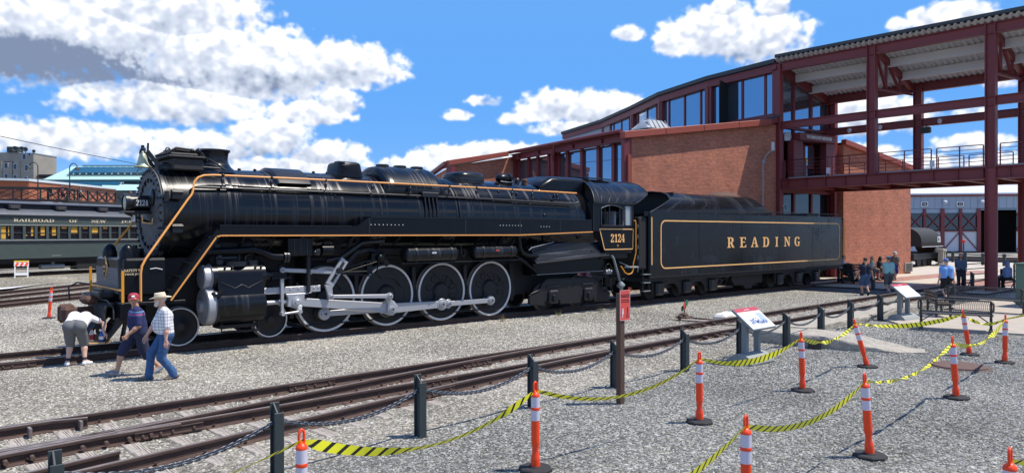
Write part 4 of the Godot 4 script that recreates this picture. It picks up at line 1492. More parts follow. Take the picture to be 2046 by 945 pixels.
func tracks() -> void:
	# foreground turnout: two stock rails, two closure rails meeting at the frog on the left
	var t := thing("turnout_track", "rusty brown turnout track with a frog running along the dark chain fence", "track", Vector3.ZERO)
	var A := []; var C := []; var B1 := []; var B2 := []
	for k in range(-12, 41): A.push_back(P2(k, track_far(k)))
	for k in range(-24, 80): C.push_back(P2(k * 0.5, track_near(k * 0.5)))
	for k in range(-14, 15): B1.push_back(P2(k * 0.5, track_far(k * 0.5) + track_dev(k * 0.5) + 0.03))
	for k in range(-14, 15): B2.push_back(P2(k * 0.5, track_far(k * 0.5) + 1.47 - 0.03))
	rail(t, A)
	rail(t, C)
	rail(t, B1, "closure_rail")
	rail(t, B2, "closure_rail")
	# frog: the two rails come together, with wing rails and filler bolted through
	var fr := rail(t, [P2(-7.0, 8.16), P2(-7.8, 8.34), P2(-12.0, 8.40)], "frog")
	var f2 := rail(fr, [P2(-7.0, 8.31), P2(-7.8, 8.38), P2(-12.0, 9.1)], "frog_rail")
	part("filler", N().box(V(-7.6, 0.07, 8.33), V(1.4, 0.12, 0.10), 0.01, Basis(Vector3.UP, 0.02)), M.rail_rust, fr)
	rail(fr, [P2(-6.2, 8.06), P2(-7.2, 8.21), P2(-8.2, 8.27), P2(-9.4, 8.27), P2(-9.9, 8.2)], "wing_rail")
	rail(fr, [P2(-6.2, 8.43), P2(-7.2, 8.42), P2(-8.2, 8.52), P2(-9.4, 8.72), P2(-9.9, 8.86)], "wing_rail")
	for k in 7:
		var x := -6.6 - k * 0.28
		part("bolt", N().cyl(V(x, 0.075, 8.44 + 0.02 * k), V(x, 0.075, 8.52 + 0.025 * k), 0.032, 0.03, 6), M.plate_rust, fr)
	fish_plate(fr, -6.35, 8.42, -0.029, 1.0)
	# guard rails beside the stock rails
	rail(t, [P2(-12, 7.16), P2(-7.55, 7.03), P2(-7.1, 7.16)], "guard_rail")
	for k in 5:
		part("rail_brace", N().box(V(-7.2 - k * 0.62, 0.07, 7.20), V(0.035, 0.14, 0.18)), M.rail_worn, t)
	rail(t, [P2(-12, 10.0), P2(-8.2, 9.52), P2(-7.2, 9.30)], "guard_rail")
	for q in [[-3.4, 0, 0], [9.2, 0, 0], [5.9, 0, 0], [17.0, 0, 0]]: fish_plate(t, q[0], track_far(q[0]), -0.029, 1.0)
	fish_plate(t, -1.6, track_far(-1.6) + 1.44, -0.029, 1.0)
	fish_plate(t, -2.1, track_near(-2.1), -0.029 - 0.135, 1.0)
	fish_plate(t, 0.2, track_far(0.2) + track_dev(0.2) + 0.03, -0.08, 1.0)
	# sleepers with plates and spikes
	var tm := N().box(Vector3.ZERO, V(2.0, 0.16, 0.22), 0.012).mesh()
	var pm := N().box(Vector3.ZERO, V(0.20, 0.02, 0.36), 0.004).box(V(0, 0.012, 0), V(0.19, 0.012, 0.15), 0.002).mesh()
	var spikes := N()
	var n := 0
	var x := -11.9
	while x < 34.0:
		var lo := track_far(x) - 0.52
		var hi := maxf(track_near(x), track_far(x) + 1.47) + 0.52 + rng.randf_range(-0.06, 0.16)
		var w := (hi - lo)
		var bs := Basis(Vector3.UP, PI / 2 + rng.randf_range(-0.02, 0.02)).scaled_local(V(w / 2.0, 1, rng.randf_range(0.9, 1.08)))
		put("sleeper", tm, M.tie_wood, t, Transform3D(bs, V(x, -0.066 + rng.randf_range(-0.012, 0.008), (lo + hi) / 2)))
		var rs := [track_far(x), track_near(x)]
		if x < 6.4: rs.append_array([track_far(x) + track_dev(x) + 0.03, track_far(x) + 1.44])
		for z in rs:
			if x > 22.0: continue
			put("tie_plate", pm, M.plate_rust, t, Transform3D(Basis(Vector3.UP, rng.randf_range(-0.03, 0.03)), V(x, 0.012, z)))
			for s in [-1.0, 1.0]:
				var p := V(x + rng.randf_range(-0.06, 0.06), 0.035, z + s * 0.085)
				spikes.box(p, V(0.022, 0.05, 0.03), 0.0)
				spikes.box(p + V(0, 0.022, 0), V(0.03, 0.014, 0.045), 0.0)
		x += 0.56
	var sp := part("spikes", spikes, M.rail_rust, t)
	sp.set_meta("kind", "stuff")
	# heel castings and rods by the points
	var rod := N()
	for q in [10.1, 11.0]:
		rod.bar(V(q, 0.05, 5.0), V(q + 0.2, 0.05, track_near(q) - 0.1), 0.06, 0.025)
	part("throw_rod", rod, M.rail_rust, t)
	for k in 6:
		part("rail_brace", N().box(V(7.2 + k * 0.56, 0.06, track_far(7.2 + k * 0.56) + 0.10), V(0.10, 0.09, 0.12), 0.02), M.rail_rust, t)
		part("rail_brace", N().box(V(7.2 + k * 0.56, 0.06, track_near(7.2 + k * 0.56) + 0.12), V(0.10, 0.09, 0.14), 0.02), M.rail_rust, t)
	for k in 2:
		var xx: float = 8.1 + k * 1.0
		part("point_clip", N().tube([V(xx, 0.09, track_near(xx) + 0.05), V(xx, 0.10, track_near(xx) + 0.38), V(xx + 0.2, 0.10, track_near(xx) + 0.38), V(xx + 0.2, 0.09, track_near(xx) + 0.05)], 0.016, 6), M.rail_worn, t)
	# locomotive track
	var e := thing("main_track", "rusty track half buried in gravel beneath the big black locomotive", "track", Vector3.ZERO)
	for z in [-0.7525, 0.7525]:
		var pts := []
		for k in range(-8, 14): pts.push_back(P2(k * 3.0, z))
		rail(e, pts)
	for k in 92:
		var xx := -22.0 + k * 0.62
		put("sleeper", tm, M.tie_wood, e, Transform3D(Basis(Vector3.UP, PI / 2 + rng.randf_range(-0.03, 0.03)).scaled_local(V(1.28, 1, 1)), V(xx, -0.075, rng.randf_range(-0.05, 0.05))))
	fish_plate(e, -7.2, 0.7525, 0.0, 1.0)
	# yard tracks between the locomotive and the coach
	var y1 := thing("yard_track", "rusty yard track nearest behind the orange post on the far side", "track", Vector3.ZERO)
	rail(y1, [P2(-13, -9.6), P2(-5.42, -14.99), P2(-2.52, -17.08), P2(40, -47.5)])
	rail(y1, [P2(-13, -11.6), P2(-5.13, -17.1), P2(-2.05, -19.3), P2(40, -49.4)])
	var y2 := thing("yard_track", "rusty yard track farther back beside the strip of white sheeting", "track", Vector3.ZERO)
	rail(y2, [P2(-14, -10.9), P2(-4.83, -19.81), P2(-2.47, -21.96), P2(30, -53)])
	rail(y2, [P2(-14, -13.9), P2(-2.84, -24.2), P2(-0.37, -26.5), P2(30, -55)])
	var y3 := thing("coach_track", "dark track that the old green passenger coach stands on", "track", Vector3.ZERO)
	var cd := P2(sin(deg_to_rad(68)), -cos(deg_to_rad(68)))
	var cp := P2(-3.11, -33.76) + P2(-0.3746, -0.9272) * 1.45
	var sd := P2(0.3746, 0.9272)
	rail(y3, [cp + sd * 0.7525 - cd * 30, cp + sd * 0.7525 + cd * 40], "rail", 0.27)
	rail(y3, [cp - sd * 0.7525 - cd * 30, cp - sd * 0.7525 + cd * 40], "rail", 0.27)

# ---------------------------------------------------------------- the locomotive
func wheel(parent: Node, x: float, y: float, r: float, z: float, kind: String, side: float, crank := 0.0) -> void:
	# a wheel turned about z, its outside to side
	var d := V(0, 0, side)
	var p := V(x, y, z)
	var w := part(kind, N().lathe(p, d, [P2(r * 0.90, -0.05), P2(r * 0.90, 0.02), P2(r * 0.905, 0.025)], 40), M.frame_black, parent)
	part("tyre", N().lathe(p, d, [P2(r * 0.88, -0.09), P2(r + 0.028, -0.09), P2(r + 0.028, -0.055), P2(r + 0.004, -0.05), P2(r, 0.05), P2(r * 0.99, 0.055)], 48), M.rail_worn, w)
	if kind != "trailing_wheel": part("rim", N().lathe(p, d, [P2(r * 0.925, 0.03), P2(r * 0.925, 0.058), P2(r * 0.99, 0.058), P2(r * 0.995, 0.05)], 48), M.white_rim, w)
	if kind == "driving_wheel":
		var web := N()
		# a cast disc with rounded openings: ring, hub and broad spokes between
		web.lathe(p, d, [P2(r * 0.70, -0.03), P2(r * 0.70, 0.012), P2(r * 0.92, 0.022)], 48)
		web.lathe(p, d, [P2(0.0, 0.06), P2(r * 0.25, 0.06), P2(r * 0.30, 0.03), P2(r * 0.34, -0.03)], 32)
		web.lathe(p, d, [P2(r * 0.9, -0.032), P2(0.0, -0.036)], 40)
		web.lathe(p, d, [P2(r * 0.32, -0.03), P2(r * 0.36, -0.012), P2(r * 0.68, -0.004), P2(r * 0.72, 0.01)], 48)
		part("disc", web, M.frame_black, w)
		# rounded openings through the disc, with raised lips; the first two axles carry solid discs
		if x > 2.5:
			for k in 10:
				var a := TAU * (k + 0.5) / 10.0
				var u := V(cos(a), sin(a), 0)
				if u.dot(V(cos(crank), sin(crank), 0)) > 0.6: continue
				var t := V(-u.y, u.x, 0)
				var ov := []
				for j in 14:
					var b := TAU * j / 14.0
					ov.push_back(p + u * (r * 0.53 + cos(b) * r * 0.135) + t * sin(b) * r * 0.085 + d * 0.004)
				var flat := N()
				flat.fan(PackedVector3Array(ov), side < 0)
				part("opening", flat, M.print_black, w)
				ov.push_back(ov[0])
				part("opening_lip", N().tube(ov, 0.010, 5, false), M.frame_black, w)
		# crank boss and balance weight
		var bo := N()
		var c := V(cos(crank), sin(crank), 0)
		bo.lathe(p + c * 0.395, d, [P2(0.20, -0.02), P2(0.20, 0.06), P2(0.17, 0.075), P2(0.0, 0.075)], 24)
		bo.bar(p + d * 0.025, p + c * 0.40 + d * 0.025, 0.34, 0.06, 0.02, d)
		var pl := PackedVector2Array()
		for k in 13:
			var a := crank + PI + (k / 12.0 - 0.5) * 1.9
			pl.push_back(P2(cos(a), sin(a)) * r * 0.90)
		for k in 7:
			var a := crank + PI - (k / 6.0 - 0.5) * 1.5
			pl.push_back(P2(cos(a), sin(a)) * r * 0.58)
		bo.slab(pl, p + d * (0.0 if side > 0 else 0.03), Basis(Vector3.RIGHT, Vector3.UP, Vector3.BACK), 0.03, 0.0)
		part("balance_weight", bo, M.frame_black, w)
	else:
		part("disc", N().lathe_smooth(p, d, [P2(r * 0.92, 0.0), P2(r * 0.72, -0.02), P2(r * 0.5, 0.0), P2(r * 0.36, 0.045), P2(0.12, 0.06)], 32).lathe(p, d, [P2(0.12, 0.05), P2(0.12, 0.10), P2(0.09, 0.12), P2(0.0, 0.12)], 20).lathe(p, d, [P2(r * 0.92, -0.05), P2(0, -0.05)], 32), M.frame_black, w)

func rod_shape(a: Vector2, b: Vector2, wa: float, wb: float, flute := true) -> PackedVector2Array:
	var d := (b - a).normalized()
	var n := P2(-d.y, d.x)
	return PackedVector2Array([a - n * wa / 2, b - n * wb / 2, b + n * wb / 2, a + n * wa / 2])

func rod(called: String, parent: Node, a: Vector2, b: Vector2, wa: float, wb: float, z: float, th: float, ea: float, eb: float) -> Node3D:
	# a flat rod in the x, y plane with round ends and a recessed middle
	var fr := Basis.IDENTITY
	var o := part(called, N().slab(rod_shape(a, b, wa, wb), V(0, 0, z), fr, th, 0.012), M.rod_silver, parent)
	var d := (b - a).normalized()
	var e := N()
	if ea > 0.0: e.lathe(V(a.x, a.y, z - 0.01), Vector3.BACK, [P2(ea, 0), P2(ea, th + 0.012), P2(ea * 0.92, th + 0.024), P2(0, th + 0.024)], 28)
	if eb > 0.0: e.lathe(V(b.x, b.y, z - 0.01), Vector3.BACK, [P2(eb, 0), P2(eb, th + 0.012), P2(eb * 0.92, th + 0.024), P2(0, th + 0.024)], 28)
	if ea > 0.0 or eb > 0.0: part("rod_end", e, M.rod_silver, o)
	return o

func pin(parent: Node, p: Vector3, r: float, l: float, dark := false) -> void:
	var b := N().lathe(p, Vector3.BACK, [P2(r, 0), P2(r, l * 0.8), P2(r * 0.85, l), P2(0, l)], 24)
	var o := part("crank_pin", b, M.rod_silver, parent)
	part("pin_ring", N().lathe(p, Vector3.BACK, [P2(r * 0.62, l), P2(r * 0.62, l + 0.02), P2(r * 0.3, l + 0.02)], 20), M.disc_silver, o)
	part("pin_centre", N().cyl(p + V(0, 0, l), p + V(0, 0, l + 0.022), r * 0.22, r * 0.22, 10), M.print_black, o)

func locomotive() -> void:
	var o := thing("steam_locomotive", "large black steam locomotive with white rimmed wheels, silver rods and orange lining", "locomotive", V(0, RT, 0))
	# ---- boiler: smokebox, courses of the barrel, firebox top
	var st := [[-4.22, 1.10, 3.17], [-3.95, 1.11, 3.17], [-2.75, 1.15, 3.18], [-2.7, 1.16, 3.18], [-0.6, 1.185, 3.185], [-0.55, 1.195, 3.19], [2.6, 1.215, 3.19], [4.2, 1.245, 3.19], [4.25, 1.25, 3.19], [7.6, 1.245, 3.19]]
	var rings := []
	for s in st:
		var rg := PackedVector3Array()
		for k in 56:
			var a := TAU * k / 56.0 - PI / 2
			rg.push_back(V(s[0], s[2] + sin(a) * s[1], -cos(a) * s[1]))
		rings.push_back(rg)
	part("smokebox", N().skin([rings[0], rings[1], rings[2]], true, false, false, 1.0, 1.0), M.streaky_black, o)
	part("boiler", N().skin(rings.slice(3, 6), true, false, false, 1.0, 1.0), M.boiler, o)
	part("boiler", N().skin(rings.slice(5, 9), true, false, false, 1.0, 1.0), M.boiler, o)
	# wide firebox: the round top runs into flat sides
	var fb := [[7.55, 1.25, 1.22, 2.3], [8.2, 1.24, 1.30, 2.2], [10.6, 1.16, 1.38, 2.1]]
	var fr := [rings[8].duplicate(), null]
	var frs := []
	for s in [[4.3, 1.25, 1.25, 0.0], [7.4, 1.245, 1.25, 0.0], [8.1, 1.24, 1.28, 0.55], [9.2, 1.21, 1.34, 0.95], [10.35, 1.17, 1.38, 1.0]]:
		var rg := PackedVector3Array()
		for k in 56:
			var a := TAU * k / 56.0 - PI / 2
			var y: float = 3.19 + sin(a) * s[1]
			var z: float = -cos(a) * s[2]
			if sin(a) < 0.0:
				var sq: float = signf(z) * s[2] if absf(z) > 0.05 else 0.0
				z = lerpf(z, sq * (1.0 if sin(a) > -0.8 else 0.9), s[3] * 0.9)
			rg.push_back(V(s[0], y, z))
		frs.push_back(rg)
	part("firebox", N().skin(frs, true, false, true, 1.0, 1.0), M.boiler, o)
	# bands round the jacket
	for x in [-2.72, -1.55, -0.57, 0.35, 1.55, 2.85, 4.22, 5.2, 5.75, 6.6, 7.35, 8.3, 9.1]:
		var k := 0
		while k < st.size() - 2 and st[k + 1][0] < x: k += 1
		var t: float = clampf((x - st[k][0]) / (st[k + 1][0] - st[k][0]), 0, 1)
		var r: float = lerpf(st[k][1], st[k + 1][1], t) + 0.007
		if x > 7.6: continue
		part("jacket_band", N().lathe(V(x - 0.035, 3.188, 0), Vector3.RIGHT, [P2(r - 0.02, 0.0), P2(r, 0.0), P2(r, 0.07), P2(r - 0.02, 0.07)], 64), M.satin_black, o)
	# smokebox front: flanged ring with bolts, dished door, hinges
	var sf := part("smokebox_front", N().lathe(V(-4.22, 3.17, 0), Vector3.LEFT, [P2(1.10, -0.02), P2(1.10, 0.06), P2(0.86, 0.06), P2(0.86, 0.02)], 56).lathe_smooth(V(-4.22, 3.17, 0), Vector3.LEFT, [P2(0.86, 0.02), P2(0.6, 0.04), P2(0.3, 0.055), P2(0.0, 0.06)], 48), M.smokebox_grey, o)
	part("flange_ring", N().lathe(V(-4.22, 3.17, 0), Vector3.LEFT, [P2(1.13, -0.06), P2(1.13, 0.02), P2(1.08, 0.02)], 56), M.satin_black, sf)
	for k in 36:
		var a := TAU * k / 36.0
		var p := V(-4.28, 3.17 + sin(a) * 1.03, cos(a) * 1.03)
		part("bolt", N().cyl(p, p + V(-0.05, 0, 0), 0.032, 0.026, 6), M.satin_black, sf)
	for k in 20:
		var a := TAU * (k + 0.5) / 20.0
		var p := V(-4.25, 3.17 + sin(a) * 0.82, cos(a) * 0.82)
		part("dog_clip", N().box(p, V(0.08, 0.10, 0.06), 0.015, Basis(Vector3.RIGHT, -a + PI / 2)), M.satin_black, sf)
	for y in [3.55, 2.75]:
		part("hinge", N().box(V(-4.24, y, 0.95), V(0.12, 0.09, 0.55), 0.02).cyl(V(-4.22, y - 0.12, 1.2), V(-4.22, y + 0.12, 1.2), 0.05, 0.05, 10), M.satin_black, sf)
		part("bracket", N().box(V(-3.98, y + 0.05, 1.16), V(0.26, 0.22, 0.10), 0.02).cyl(V(-4.1, y + 0.1, 1.2), V(-3.86, y + 0.1, 1.2), 0.04, 0.04, 8), M.satin_black, sf)
	part("centre_plate", N().ball(V(-4.29, 3.55, 0.32), V(0.05, 0.22, 0.14), 12, 6), M.satin_black, sf)
	# headlight, its bracket and the number boards
	var hl := part("headlight", N().cyl(V(-4.78, 3.42, 0), V(-4.22, 3.42, 0), 0.20, 0.19, 28).lathe(V(-4.78, 3.42, 0), Vector3.LEFT, [P2(0.20, -0.05), P2(0.225, -0.05), P2(0.225, 0.04), P2(0.19, 0.05)], 28), M.satin_black, o)
	part("lens", N().lathe_smooth(V(-4.79, 3.42, 0), Vector3.LEFT, [P2(0.19, 0.01), P2(0.10, 0.03), P2(0, 0.035)], 24), M.brass, hl)
	part("bracket", N().box(V(-4.5, 3.19, 0), V(0.75, 0.05, 0.5), 0.01).bar(V(-4.8, 3.18, 0.0), V(-4.25, 2.95, 0.0), 0.05, 0.06), M.satin_black, hl)
	part("number_board", N().box(V(-4.48, 3.42, 0.205), V(0.34, 0.20, 0.02)), M.print_black, hl)
	write("2124", 0.135, 0.26, M.white_paint, hl, V(-4.48, 3.42, 0.217), Basis.IDENTITY, "Droid Serif", "number")
	var nb := part("number_plate", N().box(V(-4.62, 3.05, 0.06), V(0.03, 0.22, 0.40), 0.005), M.print_black, o)
	write("2124", 0.17, 0.34, M.white_paint, nb, V(-4.64, 3.05, 0.06), Basis(V(0, 0, 1), Vector3.UP, V(-1, 0, 0)), "Droid Sans", "number")
	part("handle", N().tube([V(-4.5, 3.12, 0.28), V(-4.5, 2.95, 0.32), V(-4.32, 2.92, 0.42), V(-4.3, 3.05, 0.42)], 0.018, 6), M.gold_line, o)
	# bell on its arm
	var bl := part("bell", N().lathe_smooth(V(-4.42, 4.62, 0.05), Vector3.DOWN, [P2(0.0, -0.03), P2(0.06, 0.0), P2(0.09, 0.08), P2(0.11, 0.18), P2(0.15, 0.28), P2(0.20, 0.33), P2(0.19, 0.34), P2(0.14, 0.29), P2(0.05, 0.1)], 24), M.brass, o)
	part("yoke", N().tube([V(-4.42, 4.62, -0.16), V(-4.42, 4.72, -0.1), V(-4.42, 4.74, 0.05), V(-4.42, 4.72, 0.2), V(-4.42, 4.62, 0.26)], 0.03, 8).cyl(V(-4.42, 4.68, 0.05), V(-4.42, 4.82, 0.05), 0.05, 0.035, 10), M.satin_black, bl)
	part("arm", N().bar(V(-4.36, 4.66, 0.22), V(-4.08, 4.26, 0.3), 0.05, 0.10).bar(V(-4.36, 4.66, -0.14), V(-4.08, 4.26, -0.2), 0.05, 0.10).bar(V(-4.36, 4.6, 0.24), V(-4.35, 4.86, 0.24), 0.04, 0.04), M.satin_black, bl)
	# feedwater heater before the chimney, with its pipes
	var fh := part("feedwater_heater", N().box(V(-3.58, 4.36, 0), V(0.72, 0.30, 1.5), 0.03).box(V(-3.62, 4.535, 0), V(0.86, 0.05, 1.62), 0.015).box(V(-3.62, 4.60, 0), V(0.66, 0.09, 1.2), 0.03), M.sooty_black, o)
	for k in 16:
		var z := -0.75 + 0.1 * k
		part("bolt", N().cyl(V(-3.25, 4.55, z), V(-3.25, 4.60, z), 0.022, 0.02, 6), M.satin_black, fh)
	for k in 6:
		var z := -0.45 + 0.19 * k
		part("pipe", N().tube([V(-4.0, 4.62, z), V(-3.8, 4.72 + 0.02 * (k % 3), z + 0.03), V(-3.45, 4.72 + 0.02 * (k % 2), z), V(-3.15, 4.68, z * 0.8), V(-3.0, 4.5, z * 0.7)], 0.028, 8), M.sooty_black, fh)
		part("valve", N().ball(V(-3.75 + 0.1 * k, 4.72, z), V(0.07, 0.08, 0.06), 8, 6), M.satin_black, fh)
	part("eye_bolt", N().tube([V(-3.98, 4.55, 0.5), V(-3.98, 4.66, 0.5)], 0.02, 6).lathe_smooth(V(-3.98, 4.70, 0.49), Vector3.BACK, [P2(0.05, 0.0), P2(0.065, 0.01), P2(0.05, 0.02), P2(0.035, 0.01), P2(0.05, 0.0)], 12), M.satin_black, fh)
	part("pipe", N().tube([V(-3.2, 4.60, 0.35), V(-3.05, 4.55, 0.5), V(-2.85, 4.42, 0.62), V(-2.72, 4.27, 0.78)], 0.025, 6), M.satin_black, fh)
	part("front_pipe", N().tube([V(-4.15, 4.2, 0.55), V(-4.1, 4.33, 0.5), V(-3.9, 4.34, 0.55), V(-2.8, 4.30, 0.70)], 0.03, 8).tube([V(-4.2, 4.12, 0.45), V(-4.05, 4.38, 0.3), V(-3.9, 4.40, 0.3)], 0.028, 8), M.satin_black, o)
	# chimney
	part("chimney", N().lathe_smooth(V(-2.73, 4.24, 0), Vector3.UP, [P2(0.66, -0.03), P2(0.54, 0.07), P2(0.44, 0.15), P2(0.375, 0.25), P2(0.36, 0.38), P2(0.375, 0.50), P2(0.40, 0.54)], 32).lathe(V(-2.73, 4.24, 0), Vector3.UP, [P2(0.40, 0.54), P2(0.42, 0.54), P2(0.42, 0.585), P2(0.36, 0.585), P2(0.34, 0.2)], 32), M.streaky_black, o)
	for k in 8:
		var x := -2.1 + 0.42 * k
		part("stay_cap", N().ball(V(x, 4.36 + 0.008 * k, 0.12), V(0.05, 0.035, 0.05), 8, 5), M.satin_black, o)
	# raised hatch plate on the crown
	var hp := []
	for x in [-1.42, -1.36, -0.5, -0.44]:
		var rg := PackedVector3Array()
		var rr := 1.19 if x in [-1.42, -0.44] else 1.27
		for k in 17:
			var a := deg_to_rad(40 + 85.0 * k / 16.0)
			rg.push_back(V(x, 3.185 + sin(a) * rr, cos(a) * rr))
		hp.push_back(rg)
	part("hatch_cover", N().hull(hp, false), M.satin_black, o)
	# tall sandbox-like dome, then the saddle sandbox, then the low steam dome
	var dm := []
	for q in [[4.28, 0.40, 0.56], [4.45, 0.385, 0.52], [4.66, 0.36, 0.47], [4.71, 0.335, 0.43], [4.735, 0.28, 0.36]]:
		var rg := PackedVector3Array()
		for k in 24:
			var a := TAU * k / 24.0
			rg.push_back(V(1.02 + signf(cos(a)) * pow(absf(cos(a)), 0.45) * q[1], q[0], -signf(sin(a)) * pow(absf(sin(a)), 0.45) * q[2]))
		dm.push_back(rg)
	var d1 := part("sand_dome", N().skin(dm, true, false, true), M.painted_wall_black, o)
	part("step", N().box(V(0.78, 4.70, 0.2), V(0.22, 0.10, 0.3), 0.02), M.satin_black, d1)
	part("grab", N().tube([V(0.70, 4.62, 0.44), V(0.70, 4.62, 0.53), V(0.92, 4.62, 0.53), V(0.92, 4.62, 0.46)], 0.012, 6), M.chain_steel, d1)
	var sd := []
	for q in [[1.78, 1.235], [1.80, 1.40], [1.90, 1.48], [2.1, 1.525], [3.65, 1.525], [3.82, 1.48], [3.93, 1.40], [3.95, 1.245]]:
		var rg := PackedVector3Array()
		for k in 33:
			var a := deg_to_rad(22 + 136.0 * k / 32.0)
			var r: float = q[1]
			var edge := minf(k, 32 - k) / 32.0
			if edge < 0.10: r = lerpf(1.22, r, sqrt(edge / 0.10))
			rg.push_back(V(q[0], minf(3.19 + sin(a) * r, 4.705), cos(a) * r * 0.87))
		sd.push_back(rg)
	var d2 := part("saddle_sandbox", N().hull(sd, false), M.streaky_black, o)
	for k in 3:
		part("filler_lid", N().lathe(V(2.25 + 0.62 * k, 4.70, 0.1), Vector3.UP, [P2(0.2, -0.02), P2(0.2, 0.04), P2(0.17, 0.055), P2(0, 0.06)], 20), M.satin_black, d2)
	part("grab", N().tube([V(3.02, 4.52, 0.62), V(3.02, 4.60, 0.66), V(3.27, 4.60, 0.66), V(3.27, 4.52, 0.62)], 0.018, 6), M.chain_steel, d2)
	for k in 4:
		part("sand_pipe", N().tube([V(3.05 + 0.14 * k, 3.86, 1.08), V(3.05 + 0.14 * k, 3.80, 1.16), V(3.05 + 0.14 * k, 3.5, 1.22), V(3.05 + 0.14 * k, 3.0, 1.25)], 0.03, 8), M.satin_black, d2)
	part("sand_valve", N().box(V(3.25, 3.83, 1.14), V(0.62, 0.16, 0.14), 0.02), M.satin_black, d2)
	var sdm := []
	for q in [[4.30, 0.66, 0.60], [4.50, 0.655, 0.58], [4.60, 0.63, 0.55], [4.65, 0.57, 0.49], [4.675, 0.46, 0.38]]:
		var rg := PackedVector3Array()
		for k in 28:
			var a := TAU * k / 28.0
			rg.push_back(V(5.40 + signf(cos(a)) * pow(absf(cos(a)), 0.7) * q[1], q[0], -signf(sin(a)) * pow(absf(sin(a)), 0.7) * q[2]))
		sdm.push_back(rg)
	part("steam_dome", N().skin(sdm, true, false, true), M.streaky_black, o)
	# whistle, turret valves and the hood before the cab
	var tv := part("turret_valve", N().ball(V(6.95, 4.55, 0.25), V(0.34, 0.17, 0.2), 14, 8), M.painted_wall_black, o)
	part("flange", N().cyl(V(7.12, 4.53, 0.25), V(7.24, 4.53, 0.25), 0.2, 0.2, 16), M.painted_wall_black, tv)
	part("foot", N().cyl(V(6.95, 4.38, 0.3), V(6.95, 4.5, 0.3), 0.12, 0.1, 12), M.painted_wall_black, tv)
	part("lever", N().tube([V(6.65, 4.43, 0.45), V(6.9, 4.40, 0.55), V(7.15, 4.42, 0.52), V(7.2, 4.5, 0.42)], 0.022, 6), M.chain_steel, tv)
	part("safety_valve", N().lathe_smooth(V(7.62, 4.38, 0.2), Vector3.UP, [P2(0.10, 0), P2(0.09, 0.08), P2(0.11, 0.14), P2(0.07, 0.22), P2(0, 0.23)], 14), M.satin_black, o)
	part("safety_valve", N().lathe_smooth(V(7.98, 4.38, 0.2), Vector3.UP, [P2(0.12, 0), P2(0.10, 0.08), P2(0.12, 0.15), P2(0.10, 0.20), P2(0, 0.22)], 14), M.weathered_brown, o)
	for q in [[5.3, 4.1, 0.86], [6.15, 4.05, 0.92], [6.9, 4.0, 0.98], [4.35, 3.75, 1.13], [8.6, 4.0, 1.05], [7.9, 3.3, 1.27], [0.15, 3.72, 1.07]]:
		part("washout_plug", N().ball(V(q[0], q[1], q[2]), V(0.045, 0.045, 0.045), 8, 6), M.satin_black, o)
	var hd := []
	for q in [[8.2, 4.40, 0.75], [8.35, 4.52, 0.80], [8.75, 4.72, 0.84], [9.3, 4.74, 0.84], [10.4, 4.74, 0.84]]:
		var rg := PackedVector3Array()
		rg.push_back(V(q[0], 3.9, q[2]))
		for k in 13:
			var t := k / 12.0
			var a := PI * t
			rg.push_back(V(q[0], q[1] - 0.24 + 0.24 * pow(sin(a), 0.6), cos(a) * q[2]))
		rg.push_back(V(q[0], 3.9, -q[2]))
		hd.push_back(rg)
	part("turret_hood", N().hull(hd, false), M.painted_wall_black, o)
	# handrail pipe along the boiler, down the smokebox and to the pilot deck, on stanchions
	var hr := part("handrail", N().tube([V(9.55, 4.10, 1.22), V(6.0, 4.12, 1.20), V(2.0, 4.12, 1.16), V(-1.0, 4.12, 1.06), V(-3.05, 4.11, 0.99), V(-3.3, 4.09, 1.0), V(-3.45, 4.03, 1.02), V(-3.55, 3.92, 1.05), V(-3.60, 3.68, 1.10), V(-3.64, 3.6, 1.12), V(-3.74, 3.48, 1.16), V(-4.74, 2.12, 1.45), V(-4.83, 1.96, 1.48), V(-4.86, 1.80, 1.49), V(-4.86, 1.17, 1.49)], 0.026, 10), M.orange_line, o)
	for x in [-2.85, -1.62, -0.12, 1.3, 2.55, 3.95, 5.0, 6.5, 7.4, 8.6]:
		var z = 1.06 + 0.026 * (x + 1.0) if x < 5.0 else 1.2
		part("stanchion", N().tube([V(x, 4.12, z), V(x - 0.02, 4.0, z + 0.01), V(x - 0.05, 3.84, z + 0.10)], 0.02, 6).ball(V(x - 0.025, 3.97, z + 0.03), V(0.04, 0.09, 0.05), 8, 6).ball(V(x, 4.12, z), V(0.045, 0.04, 0.04), 8, 6), M.satin_black, hr)
	part("air_pipe", N().tube([V(-3.5, 3.80, 1.02), V(-1.0, 3.80, 1.08), V(2.4, 3.79, 1.13), V(5.5, 3.77, 1.18), V(7.3, 3.74, 1.23), V(9.3, 3.70, 1.33), V(9.5, 3.78, 1.33)], 0.034, 8), M.satin_black, o)
	part("handrail", N().tube([V(-4.3, 3.0, -0.9), V(-4.35, 2.95, -1.1), V(-4.85, 2.25, -1.25), V(-4.9, 1.2, -1.35)], 0.026, 8), M.yellow_pipe, o)
	# ---- running board skirt with its lining
	var sk := PackedVector2Array([P2(-3.12, 2.66), P2(6.55, 2.66), P2(10.05, 2.76), P2(10.05, 3.14), P2(1.0, 3.12), P2(0.86, 3.08), P2(0.72, 2.97), P2(0.60, 2.90), P2(0.42, 2.87), P2(-3.12, 2.87)])
	var skp := part("running_board_skirt", N().slab(sk, V(0, 0, 1.50), Basis.IDENTITY, 0.03), M.painted_wall_black, o)
	part("lining", N().bar(V(-3.1, 2.635, 1.535), V(6.55, 2.625, 1.535), 0.02, 0.035).bar(V(6.55, 2.625, 1.535), V(10.06, 2.73, 1.535), 0.02, 0.035), M.orange_line, skp)
	part("top_angle", N().bar(V(1.0, 3.13, 1.515), V(10.05, 3.15, 1.515), 0.05, 0.02).bar(V(-3.12, 2.88, 1.515), V(0.42, 2.88, 1.515), 0.05, 0.02), M.satin_black, skp)
